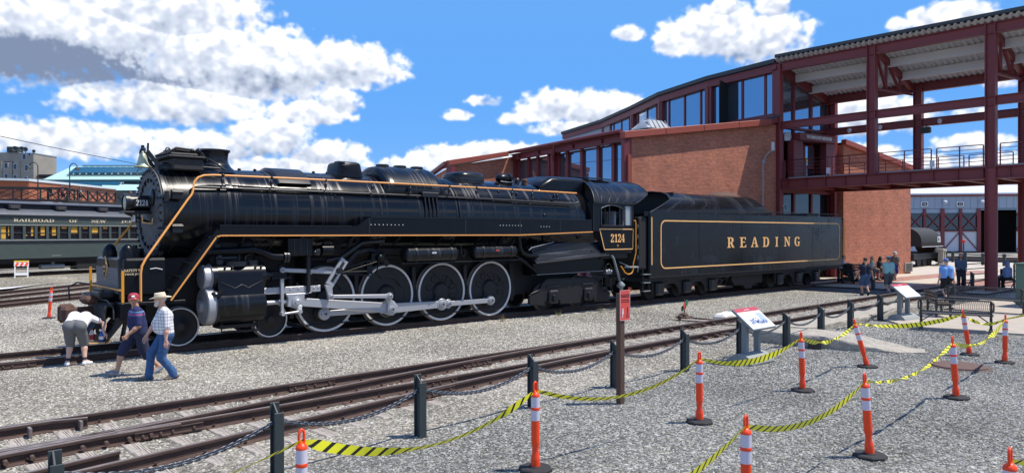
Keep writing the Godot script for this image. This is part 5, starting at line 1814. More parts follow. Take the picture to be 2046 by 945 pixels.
	for x in [0.95, 4.3, 6.55, 8.4]:
		part("joint_strip", N().box(V(x, 2.89, 1.533), V(0.05, 0.44, 0.01)), M.satin_black, skp)
	for q in [[1.0, 2.92, 9], [5.7, 2.93, 8], [7.5, 2.9, 4]]:
		for k in int(q[2]):
			part("rivet", N().ball(V(q[0] + 0.13 * k, q[1], 1.53), V(0.016, 0.016, 0.014), 6, 4), M.white_rim, skp)
	part("running_board", N().box(V(3.4, 2.64, 1.25), V(13.0, 0.04, 0.55)), M.satin_black, o)
	for k in 9:
		part("board_bracket", N().bar(V(-2.5 + 1.5 * k, 2.62, 1.5), V(-2.5 + 1.5 * k, 2.35, 1.1), 0.06, 0.03), M.frame_black, o)
	# front stair with its orange edge
	var sr := part("front_stair", N().bar(V(-3.12, 2.74, 1.53), V(-4.30, 1.17, 1.53), 0.03, 0.17).bar(V(-3.12, 2.74, 1.05), V(-4.30, 1.17, 1.05), 0.03, 0.17), M.painted_wall_black, o)
	part("lining", N().bar(V(-3.10, 2.635, 1.55), V(-3.22, 2.60, 1.55), 0.02, 0.035).bar(V(-3.20, 2.61, 1.55), V(-4.24, 1.16, 1.55), 0.02, 0.035), M.orange_line, sr)
	for k in 5:
		var t := (k + 0.6) / 5.2
		part("tread", N().box(V(lerpf(-3.14, -4.3, t), lerpf(2.78, 1.2, t), 1.29), V(0.22, 0.03, 0.46), 0.0), M.satin_black, sr)
	# ---- cylinders and valve chest
	for s in [1.0, -1.0]:
		var zc = 1.16 * s
		var cy := part("cylinder", N().cyl(V(-3.22, 0.95, zc), V(-2.02, 0.95, zc), 0.47, 0.47, 36), M.streaky_black, o)
		part("valve_chest", N().cyl(V(-3.25, 1.62, zc - 0.02 * s), V(-1.95, 1.62, zc - 0.02 * s), 0.33, 0.33, 32), M.streaky_black, cy)
		var cs := []
		for x in [-3.15, -3.12, -2.05, -2.02]:
			var rg := PackedVector3Array()
			var kk := 0.97 if x in [-3.15, -2.02] else 1.0
			for q in [[0.7, 1.9], [0.95, 1.945], [1.14, 1.955], [1.28, 1.93], [1.39, 1.85], [1.46, 1.72], [1.485, 1.56], [1.50, 1.40], [1.545, 1.24], [1.60, 1.09], [1.622, 0.94], [1.60, 0.79], [1.53, 0.64], [1.41, 0.53], [1.24, 0.485], [1.0, 0.49], [0.7, 0.55]]:
				rg.push_back(V(x, 1.2 + (q[1] - 1.2) * kk, s * (1.0 + (q[0] - 1.0) * kk)))
			cs.push_back(rg)
		part("casing", N().hull(cs, true, true, true), M.painted_wall_black, cy)
		part("casing_seam", N().tube([V(-3.1, 1.52, s * 1.495), V(-2.75, 1.36, s * 1.51), V(-2.58, 1.44, s * 1.50), V(-2.42, 1.36, s * 1.51), V(-2.06, 1.52, s * 1.495)], 0.012, 5), M.satin_black, cy)
		part("head_disc", N().lathe(V(-3.22, 0.94, zc), Vector3.LEFT, [P2(0.47, 0.0), P2(0.445, 0.02), P2(0.445, 0.17), P2(0.42, 0.19), P2(0.15, 0.21), P2(0.15, 0.21), P2(0.15, 0.27), P2(0.13, 0.285), P2(0.0, 0.285)], 40), M.disc_silver, cy)
		part("disc_rim", N().lathe(V(-3.22, 0.94, zc), Vector3.LEFT, [P2(0.447, 0.02), P2(0.450, 0.03), P2(0.450, 0.165), P2(0.447, 0.172)], 40), M.rod_silver, cy)
		part("valve_disc", N().lathe(V(-3.25, 1.63, zc - 0.02 * s), Vector3.LEFT, [P2(0.33, 0.0), P2(0.285, 0.03), P2(0.285, 0.17), P2(0.265, 0.19), P2(0.0, 0.2)], 36), M.disc_silver, cy)
		part("disc_rim", N().lathe(V(-3.25, 1.63, zc - 0.02 * s), Vector3.LEFT, [P2(0.287, 0.03), P2(0.290, 0.04), P2(0.290, 0.165), P2(0.287, 0.172)], 36), M.rod_silver, cy)
		part("saddle", N().box(V(-2.6, 1.9, s * 0.62), V(1.1, 1.3, 0.9), 0.1), M.dull_black, cy)
		part("relief_pipe", N().tube([V(-3.1, 1.35, zc + 0.45 * s), V(-3.2, 1.2, zc + 0.42 * s), V(-3.28, 1.25, zc + 0.3 * s)], 0.05, 8), M.satin_black, cy)
		for q in [[-2.95, 1.84], [-2.78, 1.84], [-2.2, 1.84], [-2.05, 1.84]]:
			part("bolt", N().cyl(V(q[0], q[1], zc + 0.19 * s), V(q[0], q[1] + 0.03, zc + 0.27 * s), 0.035, 0.03, 6), M.satin_black, cy)
		part("cover", N().cyl(V(-3.0, 1.88, zc), V(-3.0, 2.05, zc), 0.12, 0.12, 16).cyl(V(-3.0, 2.05, zc), V(-3.0, 2.40, zc - 0.1 * s), 0.10, 0.10, 14), M.satin_black, cy)
		part("cover", N().cyl(V(-2.62, 1.88, zc), V(-2.62, 2.0, zc), 0.30, 0.30, 24).cyl(V(-2.2, 1.88, zc), V(-2.2, 2.02, zc), 0.18, 0.18, 16), M.satin_black, cy)
		part("drain_cock", N().tube([V(-2.55, 1.95, zc + 0.1 * s), V(-2.55, 2.2, zc + 0.1 * s), V(-2.4, 2.24, zc + 0.1 * s)], 0.02, 6).tube([V(-2.36, 1.95, zc), V(-2.36, 2.12, zc), V(-2.2, 2.18, zc)], 0.045, 8), M.satin_black, cy)
		part("cock_lever", N().tube([V(-3.1, 2.08, zc + 0.05 * s), V(-2.62, 2.10, zc + 0.1 * s)], 0.014, 6), M.chain_steel, cy)
		# rear: valve stem guide, piston rod
		part("stem_guide", N().cyl(V(-1.97, 1.62, zc), V(-1.7, 1.62, zc), 0.2, 0.13, 16).bar(V(-1.75, 1.64, zc), V(-1.28, 1.60, zc), 0.14, 0.2, 0.02).box(V(-1.5, 1.55, zc + 0.1 * s), V(0.5, 0.04, 0.16), 0.0), M.painted_wall_black, cy)
		part("piston_rod", N().cyl(V(-2.05, 0.92, zc), V(-1.25, 0.92, zc), 0.06, 0.06, 14), M.rod_silver, cy)
		part("packing_gland", N().cyl(V(-2.05, 0.92, zc), V(-1.85, 0.92, zc), 0.18, 0.12, 16), M.satin_black, cy)
		part("lower_bracket", N().box(V(-2.6, 0.42, s * 1.05), V(0.9, 0.1, 0.5), 0.02).tube([V(-3.0, 0.5, s * 1.3), V(-3.0, 0.3, s * 1.3), V(-2.1, 0.28, s * 1.3), V(-2.1, 0.5, s * 1.3)], 0.03, 6), M.dull_black, cy)
	# ---- frames, springs and all that is dark between the wheels
	var fm := part("main_frame", N().box(V(2.9, 1.35, 0.50), V(14.8, 1.5, 0.12)).box(V(2.9, 1.35, -0.50), V(14.8, 1.5, 0.12)).box(V(2.5, 0.8, 0), V(14.6, 0.25, 0.7)), M.dull_black, o)
	for x in [-0.98, 0.98, 2.93, 4.89, 6.85]:
		part("brake_hanger", N().bar(V(x, 1.7, 0.72), V(x + 0.03, 0.42, 0.72), 0.10, 0.14, 0.02).box(V(x + 0.12, 0.78, 0.72), V(0.10, 0.45, 0.12), 0.03), M.frame_black, fm)
		part("spring", N().box(V(x + 0.98, 1.98, 0.62), V(1.0, 0.12, 0.12), 0.02), M.dull_black, fm)
	part("ash_pipe", N().box(V(3.2, 2.3, 0.6), V(8.6, 0.5, 0.3), 0.05), M.dull_black, fm)
	part("belly", N().box(V(3.0, 2.15, 0), V(9.0, 0.5, 1.2), 0.1), M.dull_black, fm)
	part("brake_rod", N().tube([V(-0.9, 0.30, 0.9), V(-0.6, 0.22, 0.9), V(6.0, 0.24, 0.9)], 0.02, 6), M.frame_black, fm)
	# ---- wheels
	var crank := atan2(-0.36, -0.15)
	for s in [1.0, -1.0]:
		for k in 4: wheel(o, 1.956 * k, 0.889, 0.889, 0.80 * s, "driving_wheel", s, crank if s > 0 else crank + PI / 2)
		for x in [-3.83, -1.58]: wheel(o, x, 0.457, 0.457, 0.80 * s, "leading_wheel", s)
		wheel(o, 8.33, 0.457, 0.457, 0.80 * s, "trailing_wheel", s)
		wheel(o, 10.10, 0.56, 0.56, 0.80 * s, "trailing_wheel", s)
	for x in [0.0, 1.956, 3.912, 5.868]: part("axle", N().cyl(V(x, 0.889, -0.8), V(x, 0.889, 0.8), 0.13, 0.13, 14), M.dull_black, o)
	part("leading_truck", N().box(V(-2.7, 0.55, 0.55), V(3.0, 0.3, 0.14), 0.03).box(V(-2.7, 0.55, -0.55), V(3.0, 0.3, 0.14), 0.03).box(V(-2.7, 0.6, 0), V(0.6, 0.3, 1.2)), M.dull_black, o)
	# ---- rods and valve gear of the near side
	var P := []
	for k in 4: P.push_back(P2(1.956 * k - 0.145, 0.889 - 0.37))
	var zr := 0.98
	var s1 := rod("side_rod", o, P[0], P[1], 0.15, 0.19, zr, 0.075, 0.17, 0.24)
	rod("side_rod", o, P[1], P[2], 0.30, 0.20, zr, 0.075, 0.24, 0.18)
	rod("side_rod", o, P[2] + P2(0.24, 0.0), P[3], 0.155, 0.145, zr, 0.07, 0.14, 0.15)
	for k in [0, 2, 3]: pin(o, V(P[k].x, P[k].y, zr + 0.08), 0.115, 0.05)
	pin(o, V(P[2].x + 0.25, P[2].y, zr + 0.08), 0.09, 0.05)
	var mr := rod("main_rod", o, P2(-1.03, 0.905), P[1] + P2(0, 0.04), 0.21, 0.27, 1.14, 0.085, 0.0, 0.22)
	part("strap", N().slab(PackedVector2Array([P2(P[1].x - 0.55, P[1].y + 0.035), P2(P[1].x - 0.1, P[1].y - 0.11), P2(P[1].x - 0.1, P[1].y - 0.07), P2(P[1].x - 0.55, P[1].y + 0.09)]), V(0, -0.04, 1.225), Basis.IDENTITY, 0.02, 0.005), M.rod_silver, mr)
	# eccentric crank on the main pin
	var ec := P2(1.70, 0.905)
	var ek := part("eccentric_crank", N().slab(PackedVector2Array([P2(P[1].x - 0.15, P[1].y - 0.10), P2(P[1].x + 0.02, P[1].y - 0.18), P2(P[1].x + 0.20, P[1].y - 0.06), P2(P[1].x + 0.20, P[1].y + 0.09), P2(P[1].x + 0.04, P[1].y + 0.20), P2(ec.x + 0.06, ec.y - 0.04), P2(ec.x + 0.05, ec.y + 0.07), P2(ec.x - 0.06, ec.y + 0.07), P2(ec.x - 0.09, ec.y - 0.02), P2(P[1].x - 0.13, P[1].y + 0.14)]), V(0, 0, 1.23), Basis.IDENTITY, 0.10, 0.02), M.rod_silver, o)
	pin(ek, V(P[1].x, P[1].y, 1.33), 0.10, 0.03)
	var er := rod("eccentric_rod", o, P2(-0.13, 1.0), ec, 0.085, 0.115, 1.34, 0.05, 0.085, 0.10)
	pin(er, V(ec.x, ec.y, 1.40), 0.06, 0.04)
	pin(er, V(-0.13, 1.0, 1.40), 0.05, 0.03)
	# expansion link: an inclined slotted bar with a tail
	var la := P2(0.32, 1.98)
	var lb := P2(-0.17, 1.30)
	var ld := (la - lb).normalized()
	var ln := P2(-ld.y, ld.x)
	var lk := part("expansion_link", N().slab(PackedVector2Array([lb - ln * 0.14, la - ln * 0.13, la + ln * 0.11, lb + ln * 0.09]), V(0, 0, 1.26), Basis.IDENTITY, 0.07, 0.015), M.rod_silver, o)
	part("link_slot", N().slab(PackedVector2Array([lb.lerp(la, 0.14) - ln * 0.055, lb.lerp(la, 0.44) - ln * 0.055, lb.lerp(la, 0.44) + ln * 0.03, lb.lerp(la, 0.14) + ln * 0.03]), V(0, 0, 1.331), Basis.IDENTITY, 0.004), M.print_black, lk)
	part("link_slot", N().slab(PackedVector2Array([lb.lerp(la, 0.62) - ln * 0.055, lb.lerp(la, 0.9) - ln * 0.055, lb.lerp(la, 0.9) + ln * 0.03, lb.lerp(la, 0.62) + ln * 0.03]), V(0, 0, 1.331), Basis.IDENTITY, 0.004), M.print_black, lk)
	part("link_tail", N().slab(PackedVector2Array([lb + P2(-0.11, 0.02), lb + P2(0.10, -0.03), P2(-0.05, 1.12), P2(-0.06, 1.03), P2(-0.10, 0.93), P2(-0.19, 0.94), P2(-0.21, 1.1)]), V(0, 0, 1.27), Basis.IDENTITY, 0.06, 0.012), M.rod_silver, lk)
	part("trunnion", N().cyl(V(0.13, 1.68, 1.30), V(0.13, 1.68, 1.42), 0.09, 0.08, 16), M.satin_black, lk)
	var rr := rod("radius_rod", o, P2(-1.42, 1.745), P2(0.08, 1.64), 0.10, 0.115, 1.20, 0.05, 0.075, 0.0)
	pin(rr, V(-1.42, 1.745, 1.26), 0.045, 0.03)
	var cl := rod("combination_lever", o, P2(-1.46, 1.56), P2(-1.46, 0.64), 0.10, 0.075, 1.26, 0.05, 0.0, 0.06)
	part("lever_head", N().slab(PackedVector2Array([P2(-1.52, 1.66), P2(-1.37, 1.66), P2(-1.37, 1.85), P2(-1.45, 1.90), P2(-1.52, 1.85)]), V(0, 0, 1.15), Basis.IDENTITY, 0.05, 0.01), M.painted_wall_black, cl)
	rod("union_link", o, P2(-1.46, 0.63), P2(-0.99, 0.66), 0.05, 0.055, 1.32, 0.04, 0.055, 0.055)
	# crosshead and its guide
	var gd := part("crosshead_guide", N().slab(PackedVector2Array([P2(-2.05, 1.20), P2(-1.85, 1.14), P2(-0.36, 1.14), P2(-0.36, 1.31), P2(-2.05, 1.31)]), V(0, 0, 1.10), Basis.IDENTITY, 0.13, 0.012), M.rod_silver, o)
	for x in [-1.9, -1.65, -1.2, -0.98, -0.75, -0.55, -0.42]:
		part("bolt", N().ball(V(x, 1.26, 1.235), V(0.022, 0.022, 0.02), 8, 5), M.white_rim, gd)
	var xh := part("crosshead", N().slab(PackedVector2Array([P2(-1.30, 0.80), P2(-1.18, 0.78), P2(-1.05, 0.72), P2(-0.90, 0.74), P2(-0.84, 0.84), P2(-0.82, 1.08), P2(-0.62, 1.13), P2(-1.34, 1.13), P2(-1.28, 1.02)]), V(0, 0, 1.12), Basis.IDENTITY, 0.14, 0.015), M.rod_silver, o)
	part("wrist_pin", N().lathe(V(-1.04, 0.90, 1.26), Vector3.BACK, [P2(0.15, 0.0), P2(0.14, 0.03), P2(0.09, 0.04), P2(0.06, 0.07), P2(0.0, 0.07)], 12), M.rod_silver, xh)
	part("crosshead_arm", N().box(V(-0.99, 0.72, 1.28), V(0.13, 0.22, 0.08), 0.02), M.white_rim, xh)
	part("guide_yoke", N().box(V(-0.72, 1.75, 0.95), V(0.10, 1.2, 0.7), 0.02).bar(V(-0.72, 1.35, 1.2), V(-0.72, 2.3, 1.2), 0.08, 0.12), M.frame_black, o)
	part("link_bracket", N().box(V(0.60, 1.62, 1.22), V(1.1, 0.05, 0.1), 0.01).bar(V(0.15, 1.70, 1.25), V(1.05, 1.92, 1.25), 0.08, 0.05).bar(V(0.15, 1.60, 1.25), V(1.2, 1.50, 1.25), 0.08, 0.04).box(V(1.12, 1.75, 1.2), V(0.18, 0.42, 0.16), 0.02).tube([V(0.2, 1.62, 1.36), V(1.4, 1.92, 1.36)], 0.014, 6), M.painted_wall_black, o)
	part("reverse_bracket", N().box(V(1.4, 2.02, 1.2), V(0.45, 0.26, 0.2), 0.03).ball(V(1.4, 2.0, 1.36), V(0.10, 0.10, 0.08), 10, 6).bar(V(1.36, 1.9, 1.34), V(1.28, 1.55, 1.34), 0.03, 0.03), M.painted_wall_black, o)
	# ---- pipes and tanks under the running board
	part("steam_pipe", N().tube([V(-3.3, 2.24, 1.15), V(-2.6, 2.26, 1.25), V(-2.2, 2.28, 1.3), V(-1.95, 2.20, 1.33), V(-1.75, 2.10, 1.33), V(-1.4, 2.08, 1.33)], 0.10, 14), M.painted_wall_black, o)
	part("pipe_flange", N().cyl(V(-1.46, 2.08, 1.33), V(-1.40, 2.08, 1.33), 0.15, 0.15, 16).cyl(V(-1.38, 2.08, 1.33), V(-1.32, 2.08, 1.33), 0.15, 0.15, 16), M.satin_black, o)
	var tb := part("tool_box", N().box(V(-1.02, 2.34, 1.28), V(0.68, 0.46, 0.32), 0.02), M.painted_wall_black, o)
	for x in [-1.2, -1.02, -0.84]: part("rib", N().box(V(x, 2.34, 1.443), V(0.02, 0.42, 0.012)), M.satin_black, tb)
	var lu := part("lubricator", N().cyl(V(-0.42, 2.24, 1.36), V(-0.10, 2.24, 1.36), 0.15, 0.15, 20).box(V(-0.26, 2.42, 1.36), V(0.2, 0.06, 0.1)), M.painted_wall_black, o)
	part("lubricator_pump", N().box(V(-0.52, 2.2, 1.36), V(0.16, 0.18, 0.16), 0.03).ball(V(-0.6, 2.18, 1.38), V(0.07, 0.07, 0.07), 8, 6), M.satin_black, lu)
	part("curved_pipe", N().tube([V(-0.1, 1.95, 1.05), V(0.25, 2.0, 1.15), V(0.55, 2.2, 1.2), V(0.9, 2.42, 1.2), V(1.6, 2.48, 1.2)], 0.07, 10), M.satin_black, o)
	part("curved_pipe", N().tube([V(0.5, 1.8, 1.0), V(0.8, 2.15, 1.05), V(1.2, 2.22, 1.05), V(1.6, 2.1, 1.0), V(1.9, 1.8, 0.95)], 0.10, 10), M.frame_black, o)
	for q in [[2.24, 4.06, 2.07, 0.235], [4.76, 6.48, 2.10, 0.225]]:
		var tk := part("air_reservoir", N().skin([MB.ring(V(q[0] + 0.05, q[2], 1.28), MB.frame(Vector3.RIGHT), q[3], q[3], 28), MB.ring(V(q[1] - 0.05, q[2], 1.28), MB.frame(Vector3.RIGHT), q[3], q[3], 28)], true), M.streaky_black, o)
		part("end_cap", N().lathe_smooth(V(q[0] + 0.05, q[2], 1.28), Vector3.LEFT, [P2(q[3], 0), P2(q[3] * 0.85, 0.05), P2(q[3] * 0.4, 0.09), P2(0, 0.10)], 24).lathe_smooth(V(q[1] - 0.05, q[2], 1.28), Vector3.RIGHT, [P2(q[3], 0), P2(q[3] * 0.85, 0.05), P2(q[3] * 0.4, 0.09), P2(0, 0.10)], 24), M.satin_black, tk)
		for x in [q[0] + 0.28, q[1] - 0.26]: part("strap", N().lathe(V(x, q[2], 1.28), Vector3.RIGHT, [P2(q[3], 0), P2(q[3] + 0.012, 0), P2(q[3] + 0.012, 0.07), P2(q[3], 0.07)], 28), M.satin_black, tk)
		part("maker_label", N().box(V((q[0] + q[1]) / 2, q[2] + 0.04, 1.28 + q[3]), V(0.16, 0.045, 0.01)), M.siding_white if q[0] < 3 else M.target_red, tk)
	part("tank_shelf", N().box(V(4.4, 1.82, 1.2), V(4.6, 0.03, 0.4)), M.frame_black, o)
	part("hanger", N().tube([V(4.3, 2.3, 1.3), V(4.3, 2.0, 1.34), V(4.4, 1.98, 1.34), V(4.45, 2.1, 1.34), V(4.4, 2.18, 1.34)], 0.02, 6), M.satin_black, o)
	part("feed_pipe", N().tube([V(6.55, 2.62, 1.46), V(6.62, 2.2, 1.46), V(6.75, 2.02, 1.46), V(7.0, 1.94, 1.46), V(7.42, 1.92, 1.46)], 0.06, 10), M.painted_wall_black, o)
	part("feed_pipe", N().tube([V(6.5, 1.98, 1.25), V(7.0, 1.72, 1.28), V(7.6, 1.34, 1.3)], 0.06, 10), M.painted_wall_black, o)
	# ---- firebox lower side, ashpan, trailing truck
	var fs := N()
	var fa := [V(7.30, 2.28, 1.18), V(7.28, 1.70, 1.50), V(10.85, 1.90, 1.52), V(10.45, 2.50, 1.30)]
	fs.quad(fa[0], fa[1], fa[2], fa[3], Rect2(0.1, 0.2, 0.8, 0.5))
	fs.quad(fa[0] + V(0, 0, -0.4), fa[0], fa[3], fa[3] + V(0, 0, -0.4))
	fs.quad(fa[0] + V(0, 0, -0.5), fa[1] + V(0, 0, -0.8), fa[1], fa[0])
	fs.quad(fa[3], fa[2], fa[2] + V(0, 0, -0.8), fa[3] + V(0, 0, -0.5))
	var fsd := part("firebox_apron", fs, M.apron_streaks, o)
	part("apron_edge", N().tube([fa[1] + V(0, -0.02, 0.01), fa[2] + V(0.1, -0.02, 0.01)], 0.035, 8), M.satin_black, fsd)
	part("apron_bar", N().tube([V(7.05, 2.12, 1.42), V(7.15, 2.2, 1.44), V(8.2, 2.38, 1.42)], 0.018, 6), M.grey_post, fsd)
	part("ashpan", N().slab(PackedVector2Array([P2(7.5, 1.30), P2(10.9, 1.32), P2(10.9, 1.88), P2(7.3, 1.68)]), V(0, 0, 1.0), Basis.IDENTITY, 0.32, 0.01).box(V(9.2, 1.6, 0), V(3.3, 0.7, 2.0)), M.painted_wall_black, o)
	part("ashpan_lip", N().bar(V(7.5, 1.29, 1.33), V(10.9, 1.31, 1.33), 0.02, 0.014), M.grey_steel, o)
	var tf := PackedVector2Array([P2(7.25, 0.30), P2(7.95, 0.20), P2(7.98, 0.34), P2(8.15, 0.46), P2(8.5, 0.46), P2(8.68, 0.34), P2(8.72, 0.22), P2(9.72, 0.20), P2(9.8, 0.40), P2(10.1, 0.52), P2(10.4, 0.40), P2(10.48, 0.20), P2(11.3, 0.16), P2(11.35, 0.45), P2(10.95, 0.62), P2(10.72, 0.95), P2(10.5, 1.08), P2(8.1, 1.10), P2(7.85, 0.98), P2(7.7, 0.72), P2(7.25, 0.62)])
	var tt := part("trailing_truck", N().slab(tf, V(0, 0, 1.14), Basis.IDENTITY, 0.10, 0.02).slab(tf, V(0, 0, -1.24), Basis.IDENTITY, 0.10), M.frame_black, o)
	for q in [[9.1, 0.82, 0.09], [9.45, 0.82, 0.09], [8.85, 0.55, 0.06], [9.72, 0.55, 0.06]]:
		part("frame_hole", N().cyl(V(q[0], q[1], 1.238), V(q[0], q[1], 1.246), q[2], q[2], 16), M.print_black, tt)
	for x in [8.33, 10.10]:
		part("journal_box", N().box(V(x, 0.50, 1.26), V(0.46, 0.46, 0.16), 0.05).cyl(V(x, 0.46, 1.3), V(x, 0.46, 1.40), 0.13, 0.11, 16), M.satin_black, tt)
		part("frame_lip", N().box(V(x, 0.86, 1.25), V(0.6, 0.05, 0.06), 0.01), M.satin_black, tt)
	part("frame_edge", N().tube([V(7.3, 0.66, 1.25), V(7.7, 0.76, 1.25), V(7.85, 1.0, 1.25), V(8.1, 1.11, 1.25), V(10.5, 1.09, 1.25), V(10.74, 0.95, 1.25), V(10.97, 0.62, 1.25), V(11.35, 0.46, 1.25)], 0.018, 6), M.satin_black, tt)
	# ---- cab
	cab(o)
	pilot(o)

func cab(o: Node) -> void:
	var z1 := 1.55
	var c := part("cab", N().box(V(11.2, 2.0, 0), V(2.2, 0.12, 2.9)).box(V(10.35, 3.0, 0), V(0.1, 1.9, 2.6)), M.dull_black, o)
	for s in [1.0, -1.0]:
		# side sheet built round its two windows
		var sd := N()
		var zz: float = z1 - 0.03 if s > 0 else -z1
		var fr := Basis.IDENTITY
		sd.slab(PackedVector2Array([P2(10.38, 2.86), P2(10.64, 2.04), P2(12.32, 2.04), P2(12.32, 2.94), P2(10.36, 2.94)]), V(0, 0, zz), fr, 0.03)
		sd.slab(PackedVector2Array([P2(10.04, 2.76), P2(10.41, 2.76), P2(10.38, 2.944), P2(10.46, 2.944), P2(10.46, 3.80), P2(10.04, 3.80)]), V(0, 0, zz + 0.001), fr, 0.03)
		sd.slab(PackedVector2Array([P2(11.70, 2.942), P2(11.81, 2.942), P2(11.81, 3.80), P2(11.70, 3.80)]), V(0, 0, zz + 0.002), fr, 0.03)
		sd.slab(PackedVector2Array([P2(12.20, 2.942), P2(12.32, 2.942), P2(12.32, 3.80), P2(12.20, 3.80)]), V(0, 0, zz + 0.002), fr, 0.03)
		var arch := PackedVector2Array([P2(10.46, 3.80), P2(10.46, 3.55)])
		for k in 9:
			var t := k / 8.0
			arch.push_back(P2(lerpf(10.47, 11.695, t), 3.60 + 0.12 * sin(PI * t)))
		arch.append_array(PackedVector2Array([P2(11.70, 3.55), P2(11.70, 3.80)]))
		sd.slab(arch, V(0, 0, zz + 0.003), fr, 0.03)
		sd.slab(PackedVector2Array([P2(11.81, 3.70), P2(12.20, 3.70), P2(12.20, 3.80), P2(11.81, 3.80)]), V(0, 0, zz + 0.001), fr, 0.03)
		var sp := part("cab_side", sd, M.painted_wall_black, o)
		if s < 0: continue
		var wf := N()
		var pts := [V(10.48, 2.96, z1 + 0.015), V(10.48, 3.58, z1 + 0.015)]
		for k in 9: pts.push_back(V(lerpf(10.5, 11.67, k / 8.0), 3.59 + 0.11 * sin(PI * k / 8.0), z1 + 0.015))
		pts.append_array([V(11.68, 3.58, z1 + 0.015), V(11.68, 2.96, z1 + 0.015), V(10.48, 2.96, z1 + 0.015)])
		wf.tube(pts, 0.016, 6)
		part("window_frame", wf, M.chain_steel, sp)
		part("window_frame", N().tube([V(11.83, 2.97, z1 + 0.012), V(11.83, 3.68, z1 + 0.012), V(12.18, 3.68, z1 + 0.012), V(12.18, 2.97, z1 + 0.012), V(11.83, 2.97, z1 + 0.012)], 0.014, 6), M.chain_steel, sp)
		part("window_pane", N().box(V(12.0, 3.33, z1 - 0.02), V(0.36, 0.72, 0.006)), M.clear_glass, sp)
		part("shutter", N().box(V(12.0, 3.33, z1 - 0.04), V(0.34, 0.70, 0.01)), M.grey_post, sp)
		part("sash", N().box(V(11.0, 3.32, z1 - 0.06), V(0.05, 0.74, 0.03)).box(V(10.75, 3.32, z1 - 0.06), V(0.03, 0.74, 0.03)).box(V(11.05, 3.44, z1 - 0.07), V(1.1, 0.03, 0.02)).box(V(11.6, 3.3, z1 - 0.05), V(0.14, 0.76, 0.03)), M.satin_black, sp)
		part("arm_rest", N().box(V(11.08, 2.955, z1 + 0.03), V(1.24, 0.035, 0.10), 0.01), M.satin_black, sp)
		# lining and numerals
		var q := [V(10.40, 2.83, z1 + 0.006), V(10.66, 2.09, z1 + 0.006), V(12.26, 2.09, z1 + 0.006), V(12.29, 2.83, z1 + 0.006)]
		var ln := N()
		for k in 4: ln.bar(q[k], q[(k + 1) % 4], 0.034, 0.012, 0.0, Vector3.BACK)
		part("lining", ln, M.gold_line, sp)
		write("2124", 0.30, 0.78, M.gold_line, sp, V(11.40, 2.50, z1 + 0.004), Basis.IDENTITY, "Droid Serif", "number")
		write("T1", 0.07, 0.08, M.orange_line, sp, V(11.40, 2.22, z1 + 0.004), Basis.IDENTITY, "Droid Serif", "class_mark")
		var rv := N()
		for k in 17: rv.ball(V(10.09, 2.84 + 0.055 * k, z1), V(0.014, 0.014, 0.012), 6, 4).ball(V(12.29, 2.1 + 0.1 * k, z1), V(0.014, 0.014, 0.012), 6, 4)
		for k in 26: rv.ball(V(10.7 + 0.062 * k, 2.055, z1), V(0.012, 0.012, 0.012), 6, 4)
		part("rivets", rv, M.satin_black, sp).set_meta("kind", "stuff")
		part("grab_iron", N().tube([V(12.25, 3.15, 1.63), V(12.32, 3.16, 1.63), V(12.35, 3.05, 1.63), V(12.35, 1.95, 1.63), V(12.28, 1.75, 1.63), V(12.2, 1.55, 1.63), V(12.19, 1.30, 1.63), V(12.1, 1.18, 1.63), V(11.9, 1.15, 1.63), V(11.72, 1.22, 1.63), V(11.5, 1.46, 1.63)], 0.022, 8), M.yellow_pipe, o)
	# arched roof with seams; its rear corner is cut on the slant
	var prof := []
	for k in 25:
		var a := deg_to_rad(16.0 + 148.0 * k / 24.0)
		prof.push_back(P2(cos(a) * 1.66, 3.80 + (sin(a) - sin(deg_to_rad(16.0))) * 1.29))
	var r0 := PackedVector3Array(); var r1 := PackedVector3Array(); var rm := PackedVector3Array()
	for p in prof:
		var lift: float = clampf((p.y - 3.80) / 0.42, 0.0, 1.0)
		r0.push_back(V(lerpf(10.06, 10.40, clampf((p.y - 3.80) / 0.9, 0, 1)), p.y, p.x))
		rm.push_back(V(11.6, p.y + 0.004, p.x))
		r1.push_back(V(lerpf(12.42, 13.5, lift), p.y, p.x))
	var rf := part("cab_roof", N().hull([r0, rm, r1], false), M.tank_black, o)
	var un := N()
	var u0 := PackedVector3Array(); var u1 := PackedVector3Array()
	for k in r0.size():
		var i := r0.size() - 1 - k
		u0.push_back(r0[i] + V(0, -0.03, 0)); u1.push_back(r1[i] + V(0, -0.03, 0))
	un.skin([u0, u1], false)
	part("roof_lining", un, M.dull_black, rf)
	part("roof_edge", N().tube(Array(r1), 0.018, 6).tube(Array(r0), 0.022, 6), M.satin_black, rf)
	for k in 5:
		var t := 0.16 + 0.17 * k
		var pts := []
		for j in r0.size(): pts.push_back(r0[j].lerp(r1[j], t) + V(0, 0.003, 0))
		part("seam", N().tube(pts, 0.007, 4), M.satin_black, rf)
	part("roof_hatch", N().box(V(11.4, 4.78, 0.25), V(1.3, 0.05, 0.9), 0.02, Basis(Vector3.RIGHT, 0.12)), M.tank_black, rf)
	part("front_sheet", N().box(V(10.12, 3.42, 1.37), V(0.04, 0.75, 0.34)).box(V(10.30, 3.9, 1.15), V(0.04, 0.6, 0.4)), M.dull_black, o)
	part("backhead", N().box(V(10.55, 3.0, 0), V(0.3, 1.7, 2.2), 0.1), M.dull_black, o)
	part("seat", N().box(V(11.25, 2.85, 1.15), V(0.5, 0.1, 0.5), 0.03).box(V(11.5, 3.2, 1.15), V(0.08, 0.6, 0.45), 0.03), M.grey_steel, o)
	part("gauge_pipe", N().tube([V(10.9, 3.0, 0.9), V(10.9, 3.5, 0.9), V(11.4, 3.55, 0.7)], 0.03, 6), M.grey_steel, o)
	# underneath: injector, its pipe with a conical fitting, strainers, brackets
	part("cab_bracket", N().box(V(11.4, 1.85, 1.2), V(1.5, 0.2, 0.4), 0.03), M.dull_black, o)
